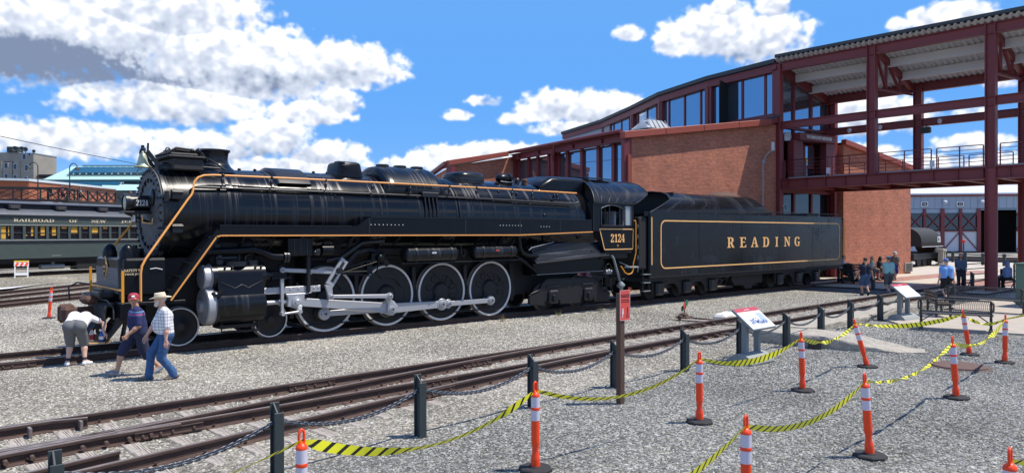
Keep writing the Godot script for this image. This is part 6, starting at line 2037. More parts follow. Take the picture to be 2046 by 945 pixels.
	part("delivery_pipe", N().tube([V(11.15, 1.88, 1.45), V(11.22, 1.76, 1.5), V(11.62, 0.80, 1.5), V(11.72, 0.45, 1.5), V(11.75, 0.28, 1.45)], 0.045, 10).lathe_smooth(V(11.62, 0.80, 1.5), V(0.2, -0.9, 0), [P2(0.05, -0.1), P2(0.10, -0.04), P2(0.16, 0.05), P2(0.15, 0.09), P2(0.07, 0.16), P2(0.05, 0.3)], 16), M.grey_post, o)
	part("strainer", N().cyl(V(11.0, 0.72, 1.38), V(11.0, 1.05, 1.38), 0.17, 0.18, 18).cyl(V(11.3, 0.78, 1.36), V(11.3, 1.08, 1.36), 0.10, 0.15, 16), M.painted_wall_black, o)
	part("valve_cluster", N().ball(V(10.92, 1.28, 1.42), V(0.07, 0.07, 0.07), 8, 6).ball(V(11.05, 1.30, 1.42), V(0.07, 0.07, 0.07), 8, 6).ball(V(11.17, 1.28, 1.42), V(0.06, 0.06, 0.06), 8, 6).box(V(11.05, 1.22, 1.38), V(0.36, 0.08, 0.1), 0.02), M.disc_silver, o)
	part("small_pipes", N().tube([V(10.9, 1.05, 1.4), V(10.9, 1.5, 1.4), V(11.1, 1.58, 1.4), V(11.22, 1.45, 1.4), V(11.22, 0.7, 1.4)], 0.02, 6).tube([V(10.86, 1.4, 1.43), V(10.86, 0.8, 1.43), V(10.95, 0.6, 1.43), V(11.3, 0.55, 1.4)], 0.02, 6), M.satin_black, o)
	part("sill_plate", N().box(V(12.35, 1.40, 1.42), V(0.5, 0.05, 0.3), 0.01).bar(V(11.8, 1.6, 1.3), V(12.3, 1.42, 1.35), 0.02, 0.02), M.grey_steel, o)
	part("end_apron", N().tube([V(11.5, 1.8, 1.3), V(11.7, 1.3, 1.2), V(12.2, 0.9, 1.1), V(12.5, 1.0, 1.0)], 0.035, 8), M.rubber, o)

func pilot(o: Node) -> void:
	# front deck, shielded pump box with its grille and emblem, coupler and hoses
	part("pilot_deck", N().box(V(-4.55, 1.12, 0), V(1.3, 0.07, 3.02), 0.01), M.painted_wall_black, o)
	part("pilot_beam", N().box(V(-5.1, 0.95, 0), V(0.34, 0.42, 3.0), 0.03), M.painted_wall_black, o)
	var bx := part("pump_shield", N().box(V(-4.70, 1.70, 0.05), V(0.9, 0.86, 2.55), 0.05), M.painted_wall_black, o)
	part("shield_foot", N().box(V(-4.7, 1.2, 0.05), V(0.7, 0.16, 2.3)), M.dull_black, bx)
	var gr := N()
	for s in [[-1.16, 1.2]]:
		for k in 46:
			var z: float = s[0] + (s[1] - s[0]) * k / 45.0
			gr.box(V(-5.158, 1.60, z), V(0.01, 0.58, 0.012))
		for k in 13:
			gr.box(V(-5.162, 1.32 + 0.047 * k, (s[0] + s[1]) / 2), V(0.01, 0.012, s[1] - s[0]))
	var gp := part("grille", gr, M.disc_silver, bx)
	var dia := PackedVector2Array([P2(0, -0.27), P2(0.19, 0), P2(0, 0.27), P2(-0.19, 0)])
	var fb := Basis(V(0, 0, 1), Vector3.UP, V(-1, 0, 0))
	var em := part("emblem", N().slab(dia, V(-5.165, 1.88, -0.22), fb, 0.03, 0.005), M.gold_line, bx)
	var d2 := PackedVector2Array()
	for p in dia: d2.push_back(p * 0.86)
	part("emblem_field", N().slab(d2, V(-5.19, 1.88, -0.22), fb, 0.012), M.print_black, em)
	write("Reading", 0.075, 0.24, M.gold_line, em, V(-5.205, 1.90, -0.22), fb, "Droid Serif", "lettering", 0.008)
	write("Lines", 0.055, 0.13, M.gold_line, em, V(-5.205, 1.81, -0.22), fb, "Droid Serif", "lettering", 0.008)
	var sg := Basis.IDENTITY
	write("SAFETY IS", 0.055, 0.36, M.cream_letter, bx, V(-4.98, 1.86, 1.327), sg, "Droid Serif", "lettering", 0.006)
	write("YOUR JOB", 0.055, 0.34, M.cream_letter, bx, V(-4.98, 1.77, 1.327), sg, "Droid Serif", "lettering", 0.006)
	part("latch_bar", N().tube([V(-4.62, 1.88, 1.34), V(-4.5, 1.90, 1.36), V(-4.36, 1.86, 1.34)], 0.012, 6), M.white_rim, bx)
	for z in [-0.55, 0.95]:
		part("pump_cap", N().lathe_smooth(V(-5.0, 2.12, z), Vector3.UP, [P2(0.17, 0.0), P2(0.165, 0.12), P2(0.13, 0.24), P2(0.07, 0.31), P2(0.0, 0.33)], 20), M.painted_wall_black, o)
	part("pump_body", N().cyl(V(-4.72, 2.12, 0.5), V(-4.72, 2.34, 0.5), 0.2, 0.19, 18).cyl(V(-4.72, 2.34, 0.5), V(-4.72, 2.42, 0.5), 0.06, 0.05, 10), M.painted_wall_black, o)
	part("pump_body", N().cyl(V(-5.02, 2.1, 0.95), V(-5.02, 1.2, 1.1), 0.19, 0.19, 18), M.painted_wall_black, o)
	for k in 4:
		part("deck_valve", N().ball(V(-4.45 + 0.09 * k, 2.2 + 0.03 * (k % 2), 0.9 - 0.1 * k), V(0.08, 0.09, 0.08), 8, 6), M.sooty_black, o)
	# yellow guard rails in front
	part("guard_rail", N().bar(V(-5.22, 1.16, 1.46), V(-5.22, 1.86, 1.46), 0.05, 0.05).bar(V(-5.22, 1.16, -1.5), V(-5.22, 1.86, -1.5), 0.05, 0.05).tube([V(-5.22, 1.42, -1.62), V(-5.22, 1.42, 1.46)], 0.025, 8), M.yellow_pipe, o)
	# coupler, uncoupling lever, buffer castings and hoses
	part("coupler", N().box(V(-5.75, 0.86, 0), V(0.7, 0.28, 0.26), 0.05).box(V(-6.05, 0.86, 0.14), V(0.24, 0.36, 0.34), 0.07).box(V(-6.0, 0.86, -0.2), V(0.34, 0.42, 0.16), 0.06), M.weathered_brown, o)
	part("coupler_pocket", N().box(V(-5.38, 0.95, 0), V(0.3, 0.5, 0.7), 0.05), M.sooty_black, o)
	part("coupler_top", N().box(V(-5.5, 1.16, 0.1), V(0.5, 0.18, 0.5), 0.06), M.weathered_brown, o)
	part("uncoupling_lever", N().tube([V(-5.35, 1.22, -1.4), V(-5.45, 1.2, -1.3), V(-5.5, 1.18, 0.0), V(-5.45, 1.2, 1.1), V(-5.38, 1.05, 1.35), V(-5.38, 0.8, 1.4)], 0.018, 6), M.satin_black, o)
	part("lift_chain_bar", N().tube([V(-5.9, 1.15, -0.35), V(-5.92, 1.45, -0.35), V(-5.75, 1.55, -0.3), V(-5.5, 1.5, -0.2)], 0.02, 6), M.satin_black, o)
	var cs := N()
	cs.box(V(-5.35, 1.28, 0.3), V(0.34, 0.16, 0.8), 0.05).box(V(-5.3, 1.22, -0.5), V(0.4, 0.14, 0.6), 0.04)
	cs.cyl(V(-5.5, 1.3, 0.1), V(-5.5, 1.3, 0.7), 0.07, 0.07, 10).cyl(V(-5.42, 1.38, -0.2), V(-5.42, 1.38, 0.5), 0.05, 0.05, 10)
	part("draft_casting", cs, M.sooty_black, o)
	for k in 6:
		var z := 0.35 + 0.13 * k
		part("hose", N().tube([V(-5.3, 1.1, z), V(-5.46, 1.05, z), V(-5.5, 0.8, z + 0.02), V(-5.48, 0.45, z + 0.03), V(-5.42, 0.28, z + 0.02)], 0.045, 8), M.rubber, o)
	for k in 5:
		part("pilot_bar", N().bar(V(-5.2, 0.75, 0.5 + 0.22 * k), V(-5.5, 0.28, 0.35 + 0.2 * k), 0.06, 0.05), M.satin_black, o)
		part("pilot_bar", N().bar(V(-5.2, 0.75, -0.5 - 0.22 * k), V(-5.5, 0.28, -0.35 - 0.2 * k), 0.06, 0.05), M.satin_black, o)
	part("step_hanger", N().bar(V(-5.1, 0.8, 1.25), V(-5.2, 0.3, 1.28), 0.12, 0.05, 0.01).bar(V(-5.3, 0.8, 1.3), V(-5.0, 0.72, 1.42), 0.1, 0.06), M.satin_black, o)
	var wt := part("step_board", N().box(V(-5.62, 0.28, 0.85), V(0.40, 0.035, 0.66), 0.006).box(V(-5.62, 0.34, 0.52), V(0.40, 0.14, 0.03), 0.006), mat("plank", 0.40, 0.27, 0.13, 0.7), o)
	part("step_edge", N().box(V(-5.42, 0.32, 0.86), V(0.03, 0.12, 0.66), 0.006), M.orange_line, wt)
	# chain hanging at the corner
	for k in 7:
		var t := k / 6.0
		var p := V(-5.05 + 0.5 * t, 0.72 - 0.55 * t * (1 - t) * 1.5 - 0.12 * t, 1.42)
		part("safety_chain_link", N().lathe_smooth(p, V(0.3, 0.3, 1.0) if k % 2 else V(0.2, 1.0, 0.3), [P2(0.035, -0.012), P2(0.055, 0.0), P2(0.035, 0.012), P2(0.02, 0.0), P2(0.035, -0.012)], 10), M.satin_black, o)

# ---------------------------------------------------------------- the tender
func tender() -> void:
	var o := thing("tender", "long black tender with a rounded coal bunker and gold READING lettering", "tender", V(0, RT, 0))
	var z1 := 1.56
	var tk := N()
	tk.box(V(21.5, 2.22, 0), V(16.5, 2.55, z1 * 2 - 0.02), 0.03)
	part("water_tank", tk, M.painted_wall_black, o)
	# flat side sheets carry the weathering
	for s in [1.0, -1.0]:
		var sh := N()
		for k in 5:
			var xa := 13.3 + 3.28 * k
			var xb := xa + 3.26
			if s > 0: sh.quad(V(xa, 0.98, z1), V(xb, 0.98, z1), V(xb, 3.49, z1), V(xa, 3.49, z1), Rect2(0.2 * k, 0.0, 0.2, 1.0))
			else: sh.quad(V(xb, 0.98, -z1), V(xa, 0.98, -z1), V(xa, 3.49, -z1), V(xb, 3.49, -z1), Rect2(0.2 * k, 0, 0.2, 1))
		part("side_sheet", sh, M.tank_black, o)
	# coal bunker: straight flank, then curved in to a flat crown
	var prof := []
	for q in [[1.56, 3.49], [1.55, 3.6], [1.50, 3.78], [1.38, 4.02], [1.18, 4.22], [0.92, 4.33], [0.5, 4.38], [0.0, 4.40]]: prof.push_back(P2(q[0], q[1]))
	for k in range(6, -1, -1): prof.push_back(P2(-prof[k].x, prof[k].y))
	var r := [PackedVector3Array(), PackedVector3Array(), PackedVector3Array()]
	for p in prof:
		var up: float = clampf((p.y - 3.49) / 0.9, 0, 1)
		var fx: float = 13.32 + 1.55 * clampf((p.y - 3.49) / 0.55, 0, 1) if p.y < 4.02 else 14.87 + 0.1 * (p.y - 4.0)
		r[0].push_back(V(fx, p.y, p.x))
		r[1].push_back(V(18.5, p.y, p.x))
		r[2].push_back(V(22.15 - 0.0 * up + (0.35 if p.y < 3.7 else (-0.1 - 0.9 * (up - 0.3))), p.y, p.x))
	part("coal_bunker", N().hull(r, false, false, true), M.tank_black, o)
	part("bunker_edge", N().tube(Array(r[0]), 0.02, 6), M.satin_black, o)
	var fw := N()
	fw.box(V(15.3, 3.9, 0), V(0.05, 0.9, 2.4))
	part("bunker_front", fw, M.dull_black, o)
	part("coal_heap", N().ball(V(20.9, 4.32, -0.1), V(1.2, 0.30, 0.7), 16, 8), M.weathered_brown, o)
	part("front_shelf", N().box(V(13.15, 3.32, 1.1), V(0.5, 0.05, 0.6)).box(V(13.25, 3.43, 1.5), V(0.5, 0.18, 0.03)), M.painted_wall_black, o)
	part("front_sheet", N().box(V(13.0, 2.3, 0.9), V(0.5, 2.0, 1.1), 0.03).box(V(13.0, 2.3, -0.9), V(0.5, 2.0, 1.1), 0.03), M.dull_black, o)
	for k in 5:
		part("fitting", N().tube([V(12.78, 3.1 - 0.4 * k, 1.38), V(12.74, 2.95 - 0.4 * k, 1.42), V(12.78, 2.8 - 0.4 * k, 1.38)], 0.018, 6), M.disc_silver, o)
	# lining: rounded rectangle and the post line
	var ln := N()
	var pts := []
	var x0 := 13.98; var x1 := 29.42; var y0 := 1.30; var y1 := 3.17; var rad := 0.28
	for c in [[x1 - rad, y1 - rad, 0.0], [x0 + rad, y1 - rad, PI / 2], [x0 + rad, y0 + rad, PI], [x1 - rad, y0 + rad, 1.5 * PI]]:
		for k in 7:
			var a: float = c[2] + PI / 2 * k / 6.0
			pts.push_back(P2(c[0] + cos(a) * rad, c[1] + sin(a) * rad))
	for k in pts.size():
		var a: Vector2 = pts[k]
		var b: Vector2 = pts[(k + 1) % pts.size()]
		ln.bar(V(a.x, a.y, z1 + 0.008), V(b.x, b.y, z1 + 0.008), 0.05, 0.012, 0.0, Vector3.BACK)
	part("lining", ln, M.gold_line, o)
	part("lining", N().box(V(13.40, 2.38, z1 + 0.01), V(0.05, 1.85, 0.012)), M.gold_line, o)
	var word := "READING"
	for k in 7:
		write(word[k], 0.45, [0.56, 0.52, 0.63, 0.56, 0.27, 0.58, 0.54][k], M.gold_line, o, V(18.95 + 0.985 * k, 2.27, z1 + 0.004), Basis.IDENTITY, "Droid Serif", "letter")
	# top rail, hatch, ladder, corner posts
	part("top_angle", N().box(V(25.9, 3.50, z1 - 0.02), V(7.7, 0.04, 0.06)).box(V(29.76, 3.5, 0), V(0.06, 0.05, 3.1)), M.satin_black, o)
	var rl := part("deck_rail", N().tube([V(22.4, 3.66, 1.45), V(29.6, 3.66, 1.45), V(29.65, 3.66, -1.4)], 0.02, 6), M.satin_black, o)
	for k in 7: part("rail_post", N().cyl(V(22.5 + 1.18 * k, 3.48, 1.45), V(22.5 + 1.18 * k, 3.66, 1.45), 0.02, 0.02, 6), M.satin_black, rl)
	part("water_hatch", N().box(V(27.6, 3.58, 0.2), V(1.2, 0.2, 1.6), 0.05), M.painted_wall_black, o)
	part("hook", N().tube([V(25.6, 3.5, 0.4), V(25.6, 3.95, 0.4), V(25.72, 4.08, 0.4), V(25.9, 4.05, 0.4), V(25.95, 3.9, 0.4)], 0.02, 6), M.satin_black, o)
	part("handrail", N().tube([V(29.86, 3.4, z1), V(29.9, 3.3, z1 + 0.05), V(29.9, 1.3, z1 + 0.05), V(29.86, 1.2, z1)], 0.022, 6), M.orange_line, o)
	part("corner_fitting", N().box(V(29.82, 3.42, z1 - 0.02), V(0.12, 0.08, 0.12), 0.02), M.satin_black, o)
	part("frame_sill", N().box(V(21.5, 0.88, 0), V(16.7, 0.2, 2.7), 0.02).box(V(21.5, 0.97, z1 - 0.03), V(16.5, 0.05, 0.1)), M.frame_black, o)
	var bolts := N()
	for k in 60: bolts.ball(V(13.4 + 0.275 * k, 1.05, z1), V(0.014, 0.014, 0.01), 6, 4)
	part("rivets", bolts, M.satin_black, o).set_meta("kind", "stuff")
	# two six-wheel trucks
	for x0t in [13.85, 23.3]:
		var n := 5.2
		var tf := PackedVector2Array([P2(0.0, 0.30), P2(0.75, 0.22), P2(0.80, 0.45), P2(1.02, 0.64), P2(1.5, 0.64), P2(1.72, 0.45), P2(1.78, 0.22), P2(2.62, 0.22), P2(2.7, 0.45), P2(2.92, 0.64), P2(3.36, 0.64), P2(3.58, 0.45), P2(3.64, 0.22), P2(4.6, 0.22), P2(4.62, 0.70), P2(4.3, 0.92), P2(0.3, 0.92), P2(0.0, 0.72)])
		var tr := part("truck_frame", N().slab(tf, V(x0t, 0, 1.12), Basis.IDENTITY, 0.12, 0.02).slab(tf, V(x0t, 0, -1.24), Basis.IDENTITY, 0.12).box(V(x0t + 2.3, 0.6, 0), V(3.6, 0.3, 2.0)), M.frame_black, o)
		for k in 3:
			var xx: float = x0t + 0.38 + 1.86 * k
			part("journal_box", N().box(V(xx, 0.48, 1.27), V(0.50, 0.52, 0.18), 0.05).box(V(xx, 0.48, 1.37), V(0.40, 0.44, 0.03), 0.01), M.satin_black, tr)
			part("spring", N().box(V(xx + 0.93, 0.80, 1.26), V(0.8, 0.10, 0.08), 0.02), M.satin_black, tr)
			for s in [0.80, -0.80]:
				part("wheel", N().lathe(V(xx, 0.46, s), V(0, 0, signf(s)), [P2(0.0, 0.0), P2(0.2, 0.03), P2(0.40, 0.02), P2(0.457, 0.06), P2(0.457, -0.06), P2(0.485, -0.07), P2(0.485, -0.10), P2(0.0, -0.06)], 32), M.dull_black, tr)
		for k in 4: part("frame_hole", N().cyl(V(x0t + 0.9 + 0.93 * k, 0.80, 1.238), V(x0t + 0.9 + 0.93 * k, 0.80, 1.246), 0.06, 0.06, 12), M.print_black, tr)
	part("water_scoop", N().slab(PackedVector2Array([P2(19.95, 0.55), P2(20.2, 0.30), P2(20.9, 0.28), P2(21.1, 0.10), P2(21.6, 0.10), P2(21.8, 0.3), P2(22.6, 0.35), P2(22.6, 0.9), P2(19.95, 0.9)]), V(0, 0, 0.4), Basis.IDENTITY, 0.6, 0.03), M.dull_black, o)
	part("brake_rigging", N().tube([V(18.6, 0.75, 1.0), V(19.2, 0.6, 1.0), V(19.6, 0.72, 1.0)], 0.04, 8).tube([V(18.8, 0.85, 0.9), V(19.1, 0.4, 0.9), V(19.5, 0.35, 0.9), V(19.9, 0.8, 0.9)], 0.03, 8).box(V(19.2, 0.6, 0.9), V(0.2, 0.2, 0.1), 0.02), M.dull_black, o)
	# step ladder at the front corner
	var sl := part("side_steps", N().box(V(12.90, 0.9, 1.50), V(0.04, 0.95, 0.05)).box(V(13.28, 0.9, 1.50), V(0.04, 0.95, 0.05)), M.satin_black, o)
	for k in 3: part("tread", N().box(V(13.09, 0.46 + 0.32 * k, 1.52), V(0.42, 0.03, 0.16)), M.grey_post, sl)
	part("air_hose", N().tube([V(29.9, 0.9, 0.3), V(30.3, 0.7, 0.3), V(30.4, 0.4, 0.3)], 0.04, 8).box(V(30.1, 0.8, 0), V(0.6, 0.3, 0.3), 0.05), M.dull_black, o)

# ---------------------------------------------------------------- passenger coach
func coach() -> void:
	var hd := deg_to_rad(68.0)
	var e := V(sin(hd), 0, -cos(hd))
	var nn := V(-e.z, 0, e.x)
	var o := thing("passenger_coach", "old dark green passenger coach with a grey clerestory roof and yellow blinds", "railway coach", V(-3.11, 0, -33.76))
	o.basis = Basis(e, Vector3.UP, nn)
	var x0 := -13.5
	var x1 := 11.8
	var W := 2.95
	var xm := (x0 + x1) / 2
	var L := x1 - x0
	# side: sill panel, window band of posts, letter board
	part("lower_side", N().box(V(xm, 1.94, -0.04), V(L, 1.14, 0.08), 0.01), M.coach_body, o)
	part("letter_board", N().box(V(xm, 3.72, -0.04), V(L, 0.52, 0.08), 0.01), M.coach_body, o)
	part("belt_line", N().box(V(xm, 2.505, 0.0), V(L, 0.05, 0.09)), M.coach_line, o)
	part("belt_rail", N().box(V(xm, 2.40, 0.002), V(L, 0.09, 0.09)), M.coach_dark, o)
	part("head_rail", N().box(V(xm, 3.43, 0.0), V(L, 0.05, 0.09)), M.coach_line, o)
	part("eave", N().box(V(xm, 4.0, 0.03), V(L, 0.09, 0.12)), M.coach_dark, o)
	part("far_side", N().box(V(xm, 2.7, -W), V(L, 2.6, 0.08)), M.coach_body, o)
	part("end_wall", N().box(V(x1, 2.75, -W / 2), V(0.1, 2.7, W)).box(V(x0, 2.75, -W / 2), V(0.1, 2.7, W)), M.coach_body, o)
	part("floor", N().box(V(xm, 1.34, -W / 2), V(L, 0.16, W - 0.1)), M.dull_black, o)
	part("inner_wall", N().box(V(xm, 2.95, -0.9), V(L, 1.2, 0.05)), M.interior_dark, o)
	var n := 0
	for k in range(-19, 17):
		var x := 0.27 + 0.705 * k
		part("window_post", N().box(V(x - 0.352, 2.96, -0.02), V(0.17, 0.88, 0.09), 0.012), M.coach_body, o)
		if k == 16: continue
		var w := part("window", N().box(V(x, 2.555, -0.05), V(0.54, 0.05, 0.05)).box(V(x, 3.37, -0.05), V(0.54, 0.06, 0.05)).box(V(x, 2.96, -0.055), V(0.54, 0.03, 0.03)), M.coach_body, o)
		part("pane", N().box(V(x, 2.96, -0.085), V(0.54, 0.8, 0.01)), M.dark_glass, w)
		# yellow blinds pulled to different heights, as far as they show
		var kind: int = [2, 0, 3, 4, 4, 5, 1, 5, 1, 5, 0, 0, 5, 2, 0, 1, 4][(k + 19) % 17]
		if k >= 0: kind = [6, 0, 3, 4, 4, 5, 1, 5, 1, 5, 0, 0, 0, 0, 0, 0][k]
		match kind:
			1: part("blind", N().box(V(x + 0.02, 3.12, -0.075), V(0.42, 0.44, 0.008)), M.blind, w)
			2: part("blind", N().box(V(x + 0.02, 3.0, -0.075), V(0.46, 0.7, 0.008)), M.blind, w)
			3: part("blind", N().box(V(x + 0.17, 3.04, -0.075), V(0.14, 0.56, 0.008)).box(V(x - 0.18, 2.8, -0.075), V(0.1, 0.06, 0.008)), M.blind, w)
			4: part("blind", N().box(V(x + 0.11, 3.06, -0.075), V(0.26, 0.54, 0.008)), M.blind, w)
			5: part("blind", N().box(V(x + 0.05, 3.28, -0.075), V(0.32, 0.13, 0.008)), M.blind, w)
			6: part("blind", N().box(V(x - 0.1, 2.97, -0.075), V(0.26, 0.76, 0.008)).box(V(x + 0.2, 3.06, -0.075), V(0.07, 0.55, 0.008)), M.blind, w)
	# lettering along the board
	write("RAILROAD", 0.19, 2.45, M.cream_letter, o, V(1.93, 3.73, 0.002), Basis.IDENTITY, "Droid Serif", "lettering")
	write("OF", 0.19, 0.55, M.cream_letter, o, V(4.42, 3.73, 0.002), Basis.IDENTITY, "Droid Serif", "lettering")
	write("NEW", 0.19, 1.05, M.cream_letter, o, V(6.15, 3.73, 0.002), Basis.IDENTITY, "Droid Serif", "lettering")
	write("JERSEY", 0.19, 1.95, M.cream_letter, o, V(8.75, 3.73, 0.002), Basis.IDENTITY, "Droid Serif", "lettering")
	write("1181", 0.16, 0.48, M.cream_letter, o, V(9.78, 2.02, 0.002), Basis.IDENTITY, "Droid Serif", "number")
	part("steam_trap_plate", N().box(V(3.3, 1.52, 0.004), V(0.6, 0.03, 0.01)), M.coach_line, o)
	# roof: lower slopes, clerestory sides with torpedo vents, upper roof
	for s in [1.0, -1.0]:
		var rr := []
		for x in [x0 - 0.3, x1 + 0.3]:
			var rg := PackedVector3Array()
			for k in 7:
				var t := k / 6.0
				rg.push_back(V(x, 4.02 + 0.42 * sin(t * 1.35), -W / 2 + s * (W / 2 + 0.05 - 0.72 * t * (0.45 + 0.55 * t))))
			rr.push_back(rg)
		part("lower_roof", N().hull(rr, false), M.coach_roof, o)
		part("clerestory_side", N().box(V(xm, 4.58, -W / 2 + s * 0.78), V(L - 0.6, 0.36, 0.05)), M.coach_dark, o)
	var ur := []
	for x in [x0 - 0.35, x1 + 0.35]:
		var rg := PackedVector3Array()
		for k in 11:
			var t := k / 10.0 * 2.0 - 1.0
			rg.push_back(V(x, 4.93 - 0.18 * t * t, -W / 2 + t * 0.98))
		ur.push_back(rg)
	part("upper_roof", N().hull(ur, false), M.coach_roof, o)
	part("roof_edge", N().box(V(xm, 4.735, -W / 2 + 0.97), V(L + 0.7, 0.05, 0.05)), M.coach_dark, o)
	for k in range(-5, 5):
		var x := 0.95 + 2.87 * k
		if x > x1 - 0.5: continue
		var v := part("roof_vent", N().box(V(x, 4.53, -W / 2 + 1.0), V(0.72, 0.24, 0.42), 0.02), M.coach_dark, o)
		part("vent_front", N().box(V(x, 4.53, -W / 2 + 1.22), V(0.5, 0.18, 0.02)), mat("vent_grey", 0.05, 0.045, 0.05, 0.6), v)
	# underframe, equipment and trucks
	part("sill_beam", N().box(V(xm, 1.2, -0.2), V(L, 0.2, 0.15)).box(V(xm, 1.2, -W + 0.2), V(L, 0.2, 0.15)).box(V(xm, 0.95, -W / 2), V(15, 0.4, 0.5)), M.dull_black, o)
	part("battery_box", N().box(V(-2.2, 0.88, -0.55), V(2.0, 0.62, 0.7), 0.03), M.dull_black, o)
	part("battery_box", N().box(V(5.6, 0.88, -0.55), V(1.7, 0.62, 0.7), 0.03), M.dull_black, o)
	part("brake_cylinder", N().cyl(V(2.5, 0.82, -0.4), V(4.0, 0.82, -0.4), 0.16, 0.16, 16).box(V(3.3, 0.98, -0.4), V(0.2, 0.3, 0.16), 0.03), M.grey_post, o)
	part("truss_rod", N().tube([V(-7, 1.15, -0.25), V(-4, 0.74, -0.25), V(4.5, 0.74, -0.25), V(7, 1.15, -0.25)], 0.03, 6), M.dull_black, o)
	for x in [-10.6, 8.9]:
		var t := part("truck_frame", N().box(V(x, 0.95, -0.42), V(3.3, 0.26, 0.14), 0.03).box(V(x, 0.95, -W + 0.42), V(3.3, 0.26, 0.14), 0.03).box(V(x, 0.75, -W / 2), V(0.8, 0.3, 2.2)), M.dull_black, o)
		for k in 3:
			for z in [-0.70, -W + 0.70]:
				part("wheel", N().lathe(V(x - 1.3 + 1.3 * k, 0.89, z), V(0, 0, 1), [P2(0, 0.05), P2(0.46, 0.06), P2(0.46, -0.06), P2(0, -0.05)], 28), M.dull_black, t)
			part("journal_box", N().box(V(x - 1.3 + 1.3 * k, 0.89, -0.36), V(0.3, 0.3, 0.2), 0.04), M.dull_black, t)
	part("end_steps", N().box(V(x1 - 0.5, 0.9, -0.2), V(0.8, 0.06, 0.3)).box(V(x1 - 0.5, 0.6, -0.12), V(0.8, 0.06, 0.3)).box(V(x1 - 0.1, 0.9, -0.2), V(0.05, 0.8, 0.3)), M.dull_black, o)

# ---------------------------------------------------------------- what stands behind the coach
func oriented(called: String, label: String, cat: String, at: Vector3, to: Vector3, group := "") -> Node3D:
	# x runs from at towards to, z faces the viewer's side
	var o := thing(called, label, cat, at, 0.0, group)
	var e := (to - at)
	e.y = 0
	e = e.normalized()
	o.basis = Basis(e, Vector3.UP, V(-e.z, 0, e.x))
	return o

func truss_span(parent: Node, L: float, n: int) -> void:
	# two parallel latticed sides and a deck; local x along, y from the deck
	for z in [0.0, -2.6]:
		part("top_chord", N().box(V(L / 2, 1.42, z), V(L, 0.16, 0.16)), M.bridge_brown, parent)
		part("bottom_chord", N().box(V(L / 2, 0.0, z), V(L, 0.22, 0.2)), M.bridge_brown, parent)
		for k in n + 1:
			var x := L * k / n
			part("upright", N().box(V(x, 0.7, z), V(0.16, 1.36, 0.14)), M.bridge_brown, parent)
			if k < n:
				var x2 := L * (k + 1.0) / n
				part("diagonal", N().bar(V(x, 1.36, z + 0.03), V(x2, 0.06, z + 0.03), 0.09, 0.07).bar(V(x, 0.06, z - 0.04), V(x2, 1.36, z - 0.04), 0.09, 0.07), M.bridge_brown, parent)
	part("deck", N().box(V(L / 2, -0.05, -1.3), V(L, 0.12, 2.5)), M.bridge_brown, parent)

